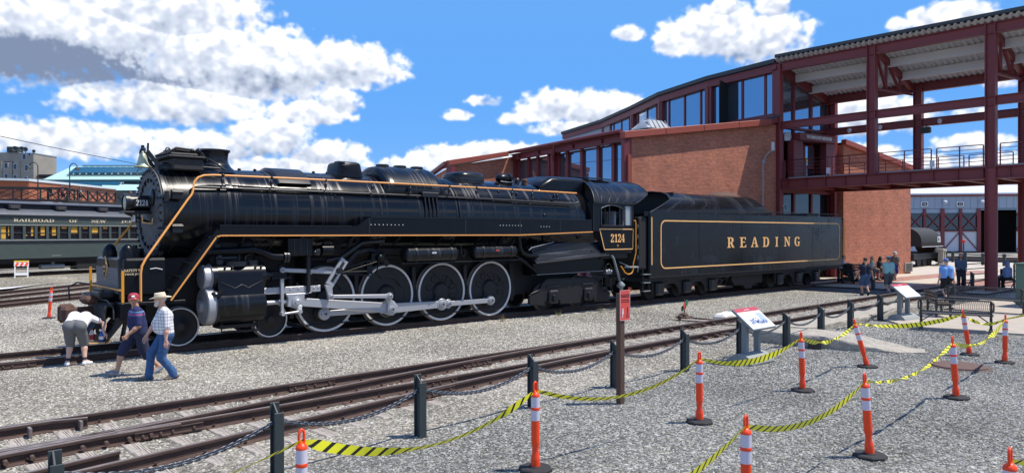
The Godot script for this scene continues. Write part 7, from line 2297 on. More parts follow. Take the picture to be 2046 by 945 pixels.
func far_left() -> void:
	var a := V(-16.0, 6.85, -91.6)
	var b := V(8.9, 6.80, -79.3)
	var c := V(24.0, 7.2, -91.3)
	var s1 := oriented("footbridge", "dark brown lattice footbridge behind the coach roof, its left span", "bridge", a, b)
	truss_span(s1, (b - a).length(), 10)
	for x in [3.0, 16.0]: part("pier", N().box(V(x, -3.6, -1.3), V(0.7, 7.0, 1.6)), M.concrete, s1)
	var s2 := oriented("footbridge", "dark brown lattice footbridge with close panels running behind the headlight", "bridge", b, c)
	truss_span(s2, (c - b).length(), 12)
	for x in [2.0, 17.0]: part("pier", N().box(V(x, -3.6, -1.3), V(0.7, 7.0, 1.6)), M.concrete, s2)
	# brick block with a pale roof edge
	var bk := thing("brick_block", "low orange brick building with a pale roof edge behind the footbridge", "building", Vector3.ZERO)
	var w := N()
	var p0 := V(-30, 0, -104.0); var p1 := V(9.8, 0, -110.6); var p2 := V(30.0, 0, -146.0)
	p0 = V(-28, 0, -160)
	wall_quad(w, V(-26, 0, -122), p1, 0, 10.9, 10.9, 0.5)
	wall_quad(w, p1, p2, 0, 10.9, 12.0, 0.5)
	var rb := mat("far_brick", 0.40, 0.125, 0.06, 0.85)
	part("wall", w, rb, bk)
	part("roof_edge", N().bar(V(-26, 11.0, -121.8), p1 + V(0, 11.0, 0.2), 0.5, 0.32).bar(p1 + V(-0.2, 11.0, 0.1), p2 + V(0, 12.15, 0), 0.5, 0.36), M.mullion_white, bk)
	var rf := N()
	rf.quad(V(-26, 10.9, -122), p1 + V(0, 10.9, 0), p2 + V(0, 12.0, 0), V(-20, 11, -165))
	part("roof", rf, M.grey_steel, bk)
	for k in 5:
		var t := 0.10 + 0.17 * k
		var q := p1.lerp(p2, t)
		var nn := V(0.87, 0, -0.5)
		part("white_band", N().bar(q + V(-0.1, 7.9, 0.35), p1.lerp(p2, t + 0.12) + V(-0.1, 7.9, 0.35), 0.1, 0.9), M.siding_white, bk)
	# mall with the green metal roof and skylights
	var ml := oriented("green_roof_hall", "large building with a pale green metal roof and long slanted skylight", "building", V(25.5, 0, -197.0), V(47, 0, -178.0))
	var z0 := 0.0
	var rfm := N()
	rfm.quad(V(0, 16.6, 0), V(46, 16.6, 0), V(44, 20.6, -7), V(3.4, 20.6, -7))
	rfm.tri(V(0, 16.6, 0), V(3.4, 20.6, -7), V(0, 16.6, -14))
	rfm.quad(V(3.4, 20.6, -7), V(44, 20.6, -7), V(46, 16.6, -14), V(0, 16.6, -14))
	part("roof", rfm, M.teal_roof, ml)
	part("fascia", N().box(V(23, 16.4, 0.1), V(46, 0.5, 0.3)), M.teal_dark, ml)
	part("wall", N().box(V(23, 8.0, -1.5), V(44, 16.4, 0.5)), mat("teal_glass_wall", 0.025, 0.085, 0.11, 0.3), ml)
	var tl := Basis(Vector3.RIGHT, V(0, 0.496, -0.868), V(0, 0.868, 0.496))
	var sk := part("skylight", N().box(V(15.5, 19.3, -3.9), V(20.5, 3.5, 0.3), 0.0, tl), M.sky_glass, ml)
	for k in 13:
		var x := 5.6 + 1.62 * k
		part("glazing_bar", N().bar(V(x - 0.8, 18.2, -2.1), V(x + 1.2, 20.4, -6.0), 0.16, 0.2), M.mullion_white, sk)
	part("frame", N().bar(V(5.2, 17.85, -1.75), V(25.7, 17.85, -1.75), 0.25, 0.2).bar(V(6.2, 20.75, -6.7), V(26.2, 20.75, -6.7), 0.25, 0.25), M.teal_dark, sk)
	var ls := part("lower_skylight", N().box(V(12.5, 14.9, 2.0), V(16, 1.6, 1.4), 0.0, Basis(Vector3.RIGHT, -0.6)), M.sky_glass, ml)
	for k in 9: part("glazing_bar", N().bar(V(4.6 + 1.95 * k, 14.1, 3.2), V(5.4 + 1.95 * k, 15.7, 2.1), 0.14, 0.14), M.mullion_white, ls)
	part("ridge_bar", N().bar(V(5.2, 15.75, 2.1), V(21.4, 15.75, 2.1), 0.2, 0.2), M.mullion_white, ls)
	var lc := N()
	lc.quad(V(17.8, 13.6, 6), V(31, 13.6, 6), V(29, 15.2, 2), V(16.2, 15.4, 2))
	part("canopy_roof", lc, M.teal_roof, ml)
	part("canopy_wall", N().box(V(23, 6.8, 4), V(11, 13.4, 2)), M.teal_dark, ml)
	# tower block with dishes
	var tw := oriented("concrete_tower", "grey beige concrete office block with dishes on its roof", "building", V(29.0, 0, -267.5), V(34.0, 0, -263.0))
	part("wall", N().box(V(3.3, 14.6, -6), V(6.6, 29.2, 12), 0.1), M.tower_concrete, tw)
	part("wall", N().box(V(-8, 13.2, -7), V(16, 26.4, 12), 0.1).box(V(-8, 28.4, -8), V(16, 3.2, 10), 0.1), M.tower_concrete, tw)
	for q in [[-6.2, 25.6], [-6.2, 22.2], [-3.0, 25.4], [-3.0, 21.9], [0.6, 25.0], [0.6, 21.4], [3.6, 28.2], [4.3, 24.6], [4.0, 20.8], [5.4, 28.9]]:
		var sm := 0.6 if q[0] > 5 else 1.0
		var wd := part("window", N().box(V(q[0], q[1], 0.05 if q[0] > -0.5 else -0.95), V(1.25 * sm, 1.9 * sm, 0.2)), M.siding_white, tw)
		part("pane", N().box(V(q[0], q[1], 0.16 if q[0] > -0.5 else -0.84), V(1.0 * sm, 1.65 * sm, 0.06)), M.dark_glass, wd)
	for x in [-4.6, -1.2, 2.0]: part("pilaster", N().box(V(x, 13.5, 0.1 if x > 0 else -0.9), V(0.4, 27, 0.3)), M.tower_concrete, tw)
	part("roof_edge", N().box(V(3.3, 29.3, -6), V(6.8, 0.3, 12.2)), M.grey_post, tw)
	part("plant_room", N().box(V(-2.2, 30.9, -4), V(3.4, 1.8, 3)), M.post_green, tw)
	for q in [[-1.0, 31.0, 0.95], [1.2, 31.0, 0.8], [2.4, 30.8, 0.8], [5.2, 30.2, 0.55]]:
		part("dish", N().lathe_smooth(V(q[0], q[1], -2.2), V(0.3, 0.1, 1), [P2(0.0, -0.3), P2(q[2] * 0.6, -0.2), P2(q[2], 0.1), P2(q[2] * 0.98, 0.14), P2(0.0, -0.2)], 18).bar(V(q[0], 29.2, -2.4), V(q[0], q[1], -2.4), 0.15, 0.15), M.post_green, tw)
	var lb := oriented("low_office", "low grey office wing right of the concrete tower", "building", V(34.2, 0, -262.6), V(39.0, 0, -258.5))
	part("wall", N().box(V(3.4, 10.6, -5), V(6.8, 21.2, 10)), M.tower_concrete, lb)
	part("roof_edge", N().box(V(3.4, 22.2, -5), V(5.4, 0.5, 10)).box(V(2.4, 21.6, -5), V(4.6, 1.0, 9)), M.bridge_brown, lb)
	part("window", N().box(V(4.5, 20.5, 0.02), V(0.7, 0.8, 0.1)), M.dark_glass, lb)
	# three lamps with swan necks on the footbridge
	var lp := [[V(6.29, 6.75, -81.3), V(-0.75, 0, -0.55), "swan neck lamp bending left before the brick block's corner"], [V(9.26, 6.73, -80.0), V(0.7, 0, 0.5), "swan neck lamp bending right before the green roof's edge"], [V(19.14, 7.1, -86.9), V(-0.65, 0, -0.5), "swan neck lamp bending left just before the locomotive's bell"]]
	for q in lp:
		var l := thing("swan_neck_lamp", q[2], "street lamp", q[0], 0.0, "swan neck lamps on the footbridge")
		var d: Vector3 = q[1]
		part("pole", N().tube([Vector3.ZERO, V(0, 3.6, 0), V(0, 4.1, 0), d * 0.2 + V(0, 4.38, 0), d * 0.5 + V(0, 4.5, 0), d * 0.8 + V(0, 4.4, 0), d + V(0, 4.1, 0)], 0.055, 8), M.post_green, l)
		part("sleeve", N().cyl(V(0, 1.2, 0), V(0, 2.2, 0), 0.085, 0.075, 10), M.post_green, l)
		part("lamp_shade", N().lathe_smooth(d + V(0, 4.12, 0), Vector3.DOWN, [P2(0.05, 0.0), P2(0.12, 0.15), P2(0.36, 0.30), P2(0.38, 0.34), P2(0.0, 0.3)], 16), M.post_green, l)
		part("globe", N().ball(d + V(0, 3.72, 0), V(0.2, 0.16, 0.2), 10, 6), M.brass if q[1].x < -0.7 else M.grey_steel, l)
	var cb := thing("overhead_cable", "thin dark cable slanting down behind the bell to a hidden pole", "cable", Vector3.ZERO)
	var cps := []
	for k in 15:
		var t := k / 14.0
		cps.push_back(V(-16.6, 13.0, -46.5).lerp(V(21.2, 11.5, -84.4), t) + V(0, -1.3 * t * (1 - t), 0))
	part("wire", N().tube(cps, 0.035, 6), M.dull_black, cb)
	part("pole", N().cyl(V(21.2, 0, -84.4), V(21.2, 11.6, -84.4), 0.14, 0.11, 10), M.bridge_brown, cb)
	# folding barricade under the coach end
	var af := thing("folding_barricade", "white folding barricade with a yellow top and orange stripes beside the coach", "barricade", V(-2.15, 0.27, -33.35), -0.2)
	for s in [1.0, -1.0]:
		var y := N()
		for x in [-0.32, 0.32]: y.bar(V(x, 0, s * 0.26), V(x, 0.95, s * 0.05), 0.07, 0.05)
		part("leg_frame", y, M.white_paint if s > 0 else M.grey_post, af)
		part("board", N().box(V(0, 0.80, s * 0.10), V(0.74, 0.24, 0.04), 0.0, Basis(Vector3.RIGHT, -s * 0.22)), M.white_paint, af)
		part("lower_board", N().box(V(0, 0.22, s * 0.23), V(0.7, 0.16, 0.04), 0.0, Basis(Vector3.RIGHT, -s * 0.22)), M.white_paint if s > 0 else M.grey_post, af)
	for k in 3: part("stripe", N().box(V(-0.22 + 0.24 * k, 0.80, 0.125), V(0.12, 0.22, 0.02), 0.0, Basis(Vector3.RIGHT, -0.22) * Basis(Vector3.BACK, -0.5)), M.orange_plastic, af)
	part("top_bar", N().box(V(0, 0.97, 0), V(0.76, 0.08, 0.16), 0.02), mat("notice_yellow", 0.8, 0.55, 0.02, 0.5), af)
	# strip of white sheeting lying along the yard track
	var sh := thing("white_sheeting", "crumpled strip of white sheeting on the ground among the yard tracks", "sheeting", Vector3.ZERO)
	var r0 := PackedVector3Array(); var r1 := PackedVector3Array()
	var pl := [V(-7.5, 0.1, -22.5), V(-5.2, 0.12, -24.9), V(-4.1, 0.1, -26.1), V(-3.2, 0.06, -27.5), V(-2.2, 0.05, -28.9), V(-0.9, 0.1, -30.4), V(0.3, 0.16, -31.0), V(1.9, 0.2, -30.6), V(3.5, 0.2, -31.6)]
	for k in pl.size():
		var w2: float = [0.8, 1.0, 0.9, 0.45, 0.2, 0.12, 0.1, 0.1, 0.1][k]
		r0.push_back(pl[k] + V(-w2 * 0.5, 0, -w2 * 0.5)); r1.push_back(pl[k] + V(w2 * 0.5, 0.03, w2 * 0.6))
	part("sheet", N().hull([r0, r1], false), M.white_paint, sh)

# ---------------------------------------------------------------- chain fence
func fence_post(at: Vector3, label: String, turn := 0.0, group := "dark steel posts of the chain fence") -> Node3D:
	var o := thing("fence_post", label, "post", at, turn, group)
	# two flanges and a web, the top cut on the slant
	part("back_flange", N().slab(PackedVector2Array([P2(-0.055, -0.1), P2(0.055, -0.1), P2(0.055, 0.865), P2(-0.055, 0.865)]), V(0, 0, -0.075), Basis.IDENTITY, 0.016, 0.003), M.post_green, o)
	part("front_flange", N().slab(PackedVector2Array([P2(-0.055, -0.1), P2(0.055, -0.1), P2(0.055, 0.765), P2(-0.055, 0.765)]), V(0, 0, 0.065), Basis.IDENTITY, 0.016, 0.003), M.post_green, o)
	part("web", N().slab(PackedVector2Array([P2(-0.06, -0.1), P2(0.066, -0.1), P2(0.066, 0.765), P2(-0.06, 0.86)]), V(-0.008, 0, 0), Basis(V(0, 0, 1), Vector3.UP, V(-1, 0, 0)), 0.016), M.post_green, o)
	return o

func chain(a: Vector3, b: Vector3, sag: float, label: String, single: bool) -> void:
	var o := thing("chain", label, "chain", a, 0.0, "chains between the dark fence posts")
	var L := a.distance_to(b)
	var n := int(L * 1.06 / 0.052)
	# one stretched link, turned a quarter about the chain at every other place
	var lk := N()
	var pts := []
	for k in 12:
		var an := TAU * k / 12.0
		pts.push_back(V(cos(an) * 0.034 + signf(cos(an)) * 0.010, sin(an) * 0.022, 0))
	var rr := []
	for k in 12:
		var p: Vector3 = pts[k]
		var t: Vector3 = (pts[(k + 1) % 12] - pts[(k + 11) % 12]).normalized()
		rr.push_back(MB.ring(p, Basis(Vector3.BACK, t.cross(Vector3.BACK), t), 0.0085, 0.0085, 6))
	lk.skin(rr, true, false, false, 1.0, 1.0, true)
	var m := lk.mesh()
	var all := N()
	for k in n:
		var t := (k + 0.5) / n
		var p := a.lerp(b, t) + V(0, -4.0 * sag * t * (1 - t), 0) - a
		var d := (b - a + V(0, -4.0 * sag * (1.0 - 2.0 * t), 0)).normalized()
		var s := d.cross(Vector3.UP).normalized()
		var u := s.cross(d)
		var bs := Basis(d, u, s) if k % 2 else Basis(d, s, -u)
		if single: put("link", m, M.chain_steel, o, Transform3D(bs, p))
		else: all.join(lk, Transform3D(bs, p))
	if not single: part("links", all, M.chain_steel, o).set_meta("kind", "stuff")

func fences() -> void:
	var P := [V(-10.5, 0, 12.1), V(-8.28, 0, 11.62), V(-5.98, 0, 11.12), V(-3.76, 0, 10.80), V(-1.42, 0, 10.60), V(0.78, 0, 10.46), V(3.08, 0, 10.36), V(5.42, 0, 10.22), V(7.62, 0, 10.16), V(9.95, 0, 9.92), V(12.35, 0, 9.66), V(15.2, 0, 9.36), V(17.8, 0, 9.0)]
	var words := ["", "leftmost dark fence post, cut by the lower edge near the frog", "dark fence post left of the nearest orange delineator", "dark fence post with yellow tape passing before its foot", "dark fence post just left of the tall centre delineator", "dark fence post half hidden behind the danger sign", "dark fence post right of the danger sign, left of the grey panel", "dark fence post touching the left leg of the nearer panel", "dark fence post right of the nearer panel, before the concrete", "dark fence post behind the old concrete slab's end", "dark fence post right behind the leaning delineator", "dark fence post left of the farther grey panel", "dark fence post seen between the farther panel's legs"]
	for k in P.size():
		if k: fence_post(P[k], words[k], -0.06)
	var cw := ["chain leaving the frame at the lower left corner", "chain over the frog, second from the left", "chain sagging left of the post with tape at its foot", "chain sagging left of the tall centre delineator", "chain sagging left of the danger sign", "chain sagging just right of the danger sign", "chain sagging left of the nearer grey panel", "chain sagging behind the nearer grey panel", "chain sagging above the old concrete slab", "chain sagging left of the leaning delineator", "chain sagging right of the leaning delineator", "chain ending behind the farther grey panel"]
	for k in P.size() - 1:
		chain(P[k] + V(0.02, 0.66, 0.0), P[k + 1] + V(-0.02, 0.66, 0), 0.20, cw[k], k > 0 and k < 5)
	# the same fence going on past the benches
	var Q := [V(20.2, 0, 8.9), V(23.3, 0, 8.92), V(27.2, 0.05, 8.1), V(31.3, 0.08, 7.25)]
	var qw := ["", "dark fence post before the blue shirted man's legs", "", "dark fence post right of the woman with the sling"]
	chain(P[12] + V(0.02, 0.66, 0), Q[1] + V(-0.1, 0.66, 0), 0.06, "chain running behind the brown slatted bench", false)
	fence_post(Q[1], qw[1], -0.06)
	fence_post(Q[3], qw[3], -0.06)
	chain(Q[1] + V(0.02, 0.66, 0), Q[3] + V(0, 0.66, 0), 0.5, "pale rope like chain sagging behind the blue shirted man", false)
	# fence before the roundhouse
	var R := [V(73, 0.05, -8.4), V(70.9, 0.05, -6.9), V(68.6, 0.05, -5.4), V(65.5, 0.05, -3.4), V(63.0, 0.05, -1.3), V(62.0, 0.05, 0.55), V(61.5, 0.05, 2.8)]
	var f := thing("roundhouse_fence", "dark post and rail fence on the paving before the roundhouse", "fence", Vector3.ZERO)
	for k in R.size():
		part("post", N().box(R[k] + V(0, 0.5, 0), V(0.22, 1.05, 0.22), 0.01), M.post_green, f)
		if k: part("rail", N().bar(R[k - 1] + V(0, 0.86, 0), R[k] + V(0, 0.86, 0), 0.05, 0.07).bar(R[k - 1] + V(0, 0.45, 0), R[k] + V(0, 0.45, 0), 0.05, 0.05), M.post_green, f)
	var bd := thing("track_bed", "dark low track bed behind the far post and rail fence", "track", V(72, 0, -4.0))
	part("kerb", N().box(V(0, 0.2, 0), V(3, 0.4, 30), 0.05), M.bridge_brown, bd)
	part("rail", N().box(V(-0.9, 0.45, 0), V(0.08, 0.12, 30)).box(V(0.6, 0.45, 0), V(0.08, 0.12, 30)), M.rail_rust, bd)
	for k in 2:
		var hy := thing("red_marker", ["small red topped marker left of the far opening", "small red marker before the dark far doorway"][k], "marker", [V(70.3, 0.1, -5.0), V(66.5, 0.1, 2.6)][k], 0.0, "red markers by the roundhouse")
		part("stem", N().cyl(Vector3.ZERO, V(0, 1.9, 0), 0.06, 0.06, 8), M.post_green, hy)
		part("top", N().ball(V(0, 1.95, 0), V(0.17, 0.2, 0.17), 10, 6), M.target_red, hy)

# ---------------------------------------------------------------- delineators and tape
func delineator(at: Vector3, lean: Vector3, turn: float, label: String, has_base := true) -> void:
	var o := thing("delineator_post", label, "delineator", at, turn, "orange delineator posts in the yard")
	var up := (V(0, 1.0, 0) + lean).normalized()
	var bs := Basis(Quaternion(Vector3.UP, up))
	var T := Transform3D(Basis(Vector3.UP, -turn) * bs, Vector3.ZERO)
	var b := N()
	b.x = T
	b.lathe_smooth(V(0, 0.03, 0), Vector3.UP, [P2(0.058, 0.0), P2(0.055, 0.10), P2(0.052, 0.14), P2(0.040, 0.18), P2(0.040, 0.25), P2(0.050, 0.29), P2(0.0515, 0.32), P2(0.050, 0.60), P2(0.049, 0.86)], 20)
	b.lathe_smooth(V(0, 0.89, 0), Vector3.UP, [P2(0.052, -0.01), P2(0.054, 0.0), P2(0.050, 0.022), P2(0.030, 0.038), P2(0.022, 0.05), P2(0.0, 0.05)], 20)
	part("tube", b, M.orange_plastic, o)
	var s := N()
	s.x = T
	s.cyl(V(0, 0.60, 0), V(0, 0.725, 0), 0.0525, 0.0525, 20, false).cyl(V(0, 0.755, 0), V(0, 0.88, 0), 0.0522, 0.0522, 20, false)
	part("reflective_band", s, M.reflective_white, o)
	var g := N()
	g.x = T
	g.lathe_smooth(V(0, 0.74, 0), Vector3.UP, [P2(0.052, -0.018), P2(0.056, -0.01), P2(0.056, 0.01), P2(0.052, 0.018)], 20)
	part("ridge", g, M.orange_plastic, o)
	var l := N()
	l.x = T
	var lp := [V(-0.022, 0.92, 0), V(-0.026, 1.0, 0), V(-0.020, 1.04, 0), V(0, 1.058, 0), V(0.020, 1.04, 0), V(0.026, 1.0, 0), V(0.022, 0.92, 0)]
	l.tube(lp, 0.013, 8)
	part("handle_loop", l, M.orange_plastic, o)
	if not has_base: return
	var oc := PackedVector2Array()
	for k in 8:
		var a := TAU * (k + 0.5) / 8.0
		oc.push_back(P2(cos(a), sin(a)) * 0.205)
	part("rubber_base", N().slab(oc, V(0, 0.0, 0), Basis(Vector3.RIGHT, V(0, 0, -1), Vector3.UP), 0.045, 0.015).lathe(V(0, 0.04, 0), Vector3.UP, [P2(0.09, 0.0), P2(0.075, 0.02), P2(0.05, 0.02)], 18), M.rubber, o)

func tape(a: Vector3, b: Vector3, sag: float, twist: Array, label: String, mt: Material) -> void:
	# a ribbon that hangs between two posts; twist lists [place, angle, width]
	var o := thing("barrier_tape", label, "tape", Vector3.ZERO, 0.0, "yellow tape strung between the delineators")
	var r0 := PackedVector3Array(); var r1 := PackedVector3Array()
	var mb := N()
	var n := 90
	var L := a.distance_to(b)
	var prev := [Vector3.ZERO, Vector3.ZERO]
	for k in n + 1:
		var t := k / float(n)
		var p := a.lerp(b, t) + V(0, -4.0 * sag * t * (1 - t), 0)
		var d := (b - a + V(0, -4.0 * sag * (1 - 2 * t), 0)).normalized()
		var s := d.cross(Vector3.UP).normalized()
		var u := s.cross(d)
		var ang: float = twist[0][1]
		var w: float = twist[0][2]
		for j in twist.size() - 1:
			if t >= twist[j][0] and t <= twist[j + 1][0]:
				var q: float = (t - twist[j][0]) / maxf(twist[j + 1][0] - twist[j][0], 0.001)
				q = q * q * (3 - 2 * q)
				ang = lerpf(twist[j][1], twist[j + 1][1], q)
				w = lerpf(twist[j][2], twist[j + 1][2], q)
		var x := (u * cos(ang) + s * sin(ang)) * w * 0.5
		var c := [p - x, p + x]
		if k:
			mb.quad(prev[0], c[0], c[1], prev[1], Rect2((k - 1) * L / n / 0.30, 0, L / n / 0.30, 1))
		prev = c
	part("ribbon", mb, mt, o)

func tape_material() -> StandardMaterial3D:
	var w := 128
	var d := PackedByteArray()
	d.resize(w * w * 3)
	for y in w:
		for x in w:
			var s := fposmod(x / 128.0 * 2.0 + y / 128.0 * 0.55, 1.0)
			var blk := s < 0.30
			var c := Color(0.016, 0.016, 0.014) if blk else Color(0.83, 0.80, 0.03)
			c = c.linear_to_srgb()
			var k := (y * w + x) * 3
			d[k] = int(c.r * 255); d[k + 1] = int(c.g * 255); d[k + 2] = int(c.b * 255)
	var m := StandardMaterial3D.new()
	m.resource_name = "barrier_tape"
	m.albedo_texture = tex(w, w, d)
	m.roughness = 0.4
	m.backlight_enabled = true
	m.backlight = Color(0.5, 0.5, 0.5)
	return m

func posts_and_tape() -> void:
	var D := {
		"left": [V(-4.75, 0, -9.65), V(0.075, 0, 0.045), "orange delineator alone on the gravel left of the locomotive's front"],
		"a": [V(-6.62, 0, 13.08), Vector3.ZERO, "nearest orange delineator at the lower left with a tape bow"],
		"b": [V(-3.57, 0, 12.93), Vector3.ZERO, "tall orange delineator in the lower centre before a fence post"],
		"c": [V(-0.22, 0, 12.95), Vector3.ZERO, "orange delineator right of the danger sign, left of the panel foot"],
		"d": [V(3.03, 0, 12.91), V(-0.02, 0, -0.02), "orange delineator right of the nearer grey panel"],
		"e": [V(6.29, 0, 12.68), V(-0.215, 0, -0.19), "leaning orange delineator tilted left before the concrete slab"],
		"f": [V(9.62, 0, 13.6), V(-0.12, 0, -0.107), "slightly tilted orange delineator in front of the mesh bench"],
		"g": [V(8.99, 0, 14.46), V(0.008, 0, 0.008), "upright orange delineator nearest the right edge in the upper row"],
		"h": [V(4.40, 0, 14.95), V(-0.05, 0, -0.045), "orange delineator beside the rusty round cover"],
		"i": [V(-0.08, 0, 15.37), V(-0.05, 0, -0.045), "orange delineator at lower right with a loose tape end on top"],
		"j": [V(-3.19, 0, 15.49), Vector3.ZERO, "orange delineator cut by the lower edge right of centre"],
		"k": [V(-2.57, 0, 17.52), Vector3.ZERO, "orange delineator head in the lower right corner"],
		"l": [V(10.86, 0, 14.60), Vector3.ZERO, "delineator whose black foot shows at the right edge"],
	}
	var T := {}
	for k in D:
		var q: Array = D[k]
		delineator(q[0], q[1], 0.4 + 0.7 * fposmod(q[0].x * 3.1, 1.0), q[2])
		T[k] = q[0] + (V(0, 1, 0) + q[1]).normalized() * 0.955
	var tm := tape_material()
	var q := PI / 2
	tape(V(-9.3, 0.80, 13.9), T.a, 0.06, [[0.0, 0.5, 0.085], [0.5, 0.2, 0.075], [0.8, 1.0, 0.06], [1.0, 0.4, 0.035]], "tape coming up from the lower left corner to the nearest delineator", tm)
	tape(T.a, T.b, 0.34, [[0.0, 0.1, 0.035], [0.06, -0.1, 0.10], [0.25, 0.2, 0.09], [0.45, 0.9, 0.075], [0.75, 0.7, 0.08], [0.88, 0.1, 0.09], [1.0, 0.0, 0.035]], "tape hanging low across the foot of the second fence post", tm)
	tape(T.b, T.c, 0.30, [[0.0, 0.2, 0.035], [0.1, 0.7, 0.065], [0.4, 0.8, 0.07], [0.55, 0.5, 0.065], [0.8, 0.5, 0.07], [1.0, 0.3, 0.035]], "tape passing in front of the danger sign post", tm)
	tape(T.c, T.d, 0.22, [[0.0, 0.2, 0.035], [0.15, 0.6, 0.06], [0.35, 0.2, 0.10], [0.65, 0.0, 0.105], [0.9, 0.2, 0.06], [1.0, 0.3, 0.035]], "wide flat tape in front of the nearer grey panel", tm)
	tape(T.d, T.e, 0.22, [[0.0, 0.3, 0.035], [0.2, 0.4, 0.085], [0.5, 3.4, 0.075], [0.8, 9.0, 0.065], [1.0, 9.6, 0.035]], "twisted tape rising to the leaning delineator", tm)
	tape(T.e, T.f, 0.14, [[0.0, 0.0, 0.035], [0.1, 6.0, 0.06], [0.2, 9.0, 0.06], [0.45, 9.5, 0.10], [0.8, 9.5, 0.10], [1.0, 9.5, 0.035]], "tape running from the leaning delineator across the bench", tm)
	tape(T.f, T.g, 0.16, [[0.0, 0.0, 0.035], [0.3, 3.3, 0.075], [0.6, 5.9, 0.075], [1.0, 6.4, 0.035]], "short twisted tape between the two delineators before the bench", tm)
	tape(T.g, V(13.2, 1.05, 14.6), 0.04, [[0.0, 0.2, 0.035], [0.5, 0.5, 0.08], [1.0, 0.4, 0.08]], "tape leaving the frame at the right edge", tm)
	tape(T.j, T.i, 0.22, [[0.0, 0.2, 0.035], [0.1, 0.5, 0.075], [0.5, 0.3, 0.08], [0.8, 0.1, 0.085], [1.0, 0.3, 0.035]], "tape sagging between the two lowest delineators at right", tm)
	tape(T.i, T.h, 0.22, [[0.0, 0.0, 0.035], [0.3, 7.0, 0.06], [0.6, 14.0, 0.055], [0.9, 21.0, 0.055], [1.0, 22.0, 0.035]], "rope like twisted tape above the rusty round cover", tm)
	tape(T.h, T.g, 0.26, [[0.0, 0.0, 0.035], [0.2, 0.5, 0.085], [0.5, 9.0, 0.055], [0.8, 12.4, 0.10], [1.0, 12.5, 0.035]], "tape rising from the delineator by the cover to the bench row", tm)
	tape(V(-5.2, 0.82, 15.9), T.j, 0.05, [[0.0, 0.1, 0.09], [0.6, 0.2, 0.075], [1.0, 0.3, 0.035]], "tape slanting up from the lower edge right of centre", tm)
	tape(T.k, V(-0.8, 0.75, 17.9), 0.06, [[0.0, 0.2, 0.035], [0.3, 0.5, 0.08], [1.0, 0.4, 0.08]], "tape leaving the lower right corner", tm)
	# knots and loose ends
	for k in ["a", "b", "c", "d", "e", "f", "g", "h", "i", "j", "k"]:
		var p: Vector3 = T[k]
		var mb := N()
		var z := p + V(-0.03, 0.0, 0.03)
		mb.quad(z, z + V(0.06, -0.02, 0.03), z + V(0.055, 0.03, 0.03), z + V(0.0, 0.04, 0.0), Rect2(0, 0, 0.3, 1))
		var far := V(-0.10, 0.03, -0.05) if k in ["e", "i"] else V(-0.03, -0.06, 0.04)
		mb.quad(p + V(0, 0, 0.035), p + V(0, 0.05, 0.035), p + far * 1.3 + V(0, 0.05, 0.03), p + far * 1.2 + V(0, 0, 0.03), Rect2(0.3, 0, 0.4, 1))
		var lab: String = D[k][2]
		part("tape_knot", mb, tm, get_node(NodePath(name_of_delineator(k, D))))

func name_of_delineator(k: String, D: Dictionary) -> String:
	var i := D.keys().find(k)
	return "delineator_post" if i == 0 else "delineator_post_%03d" % i

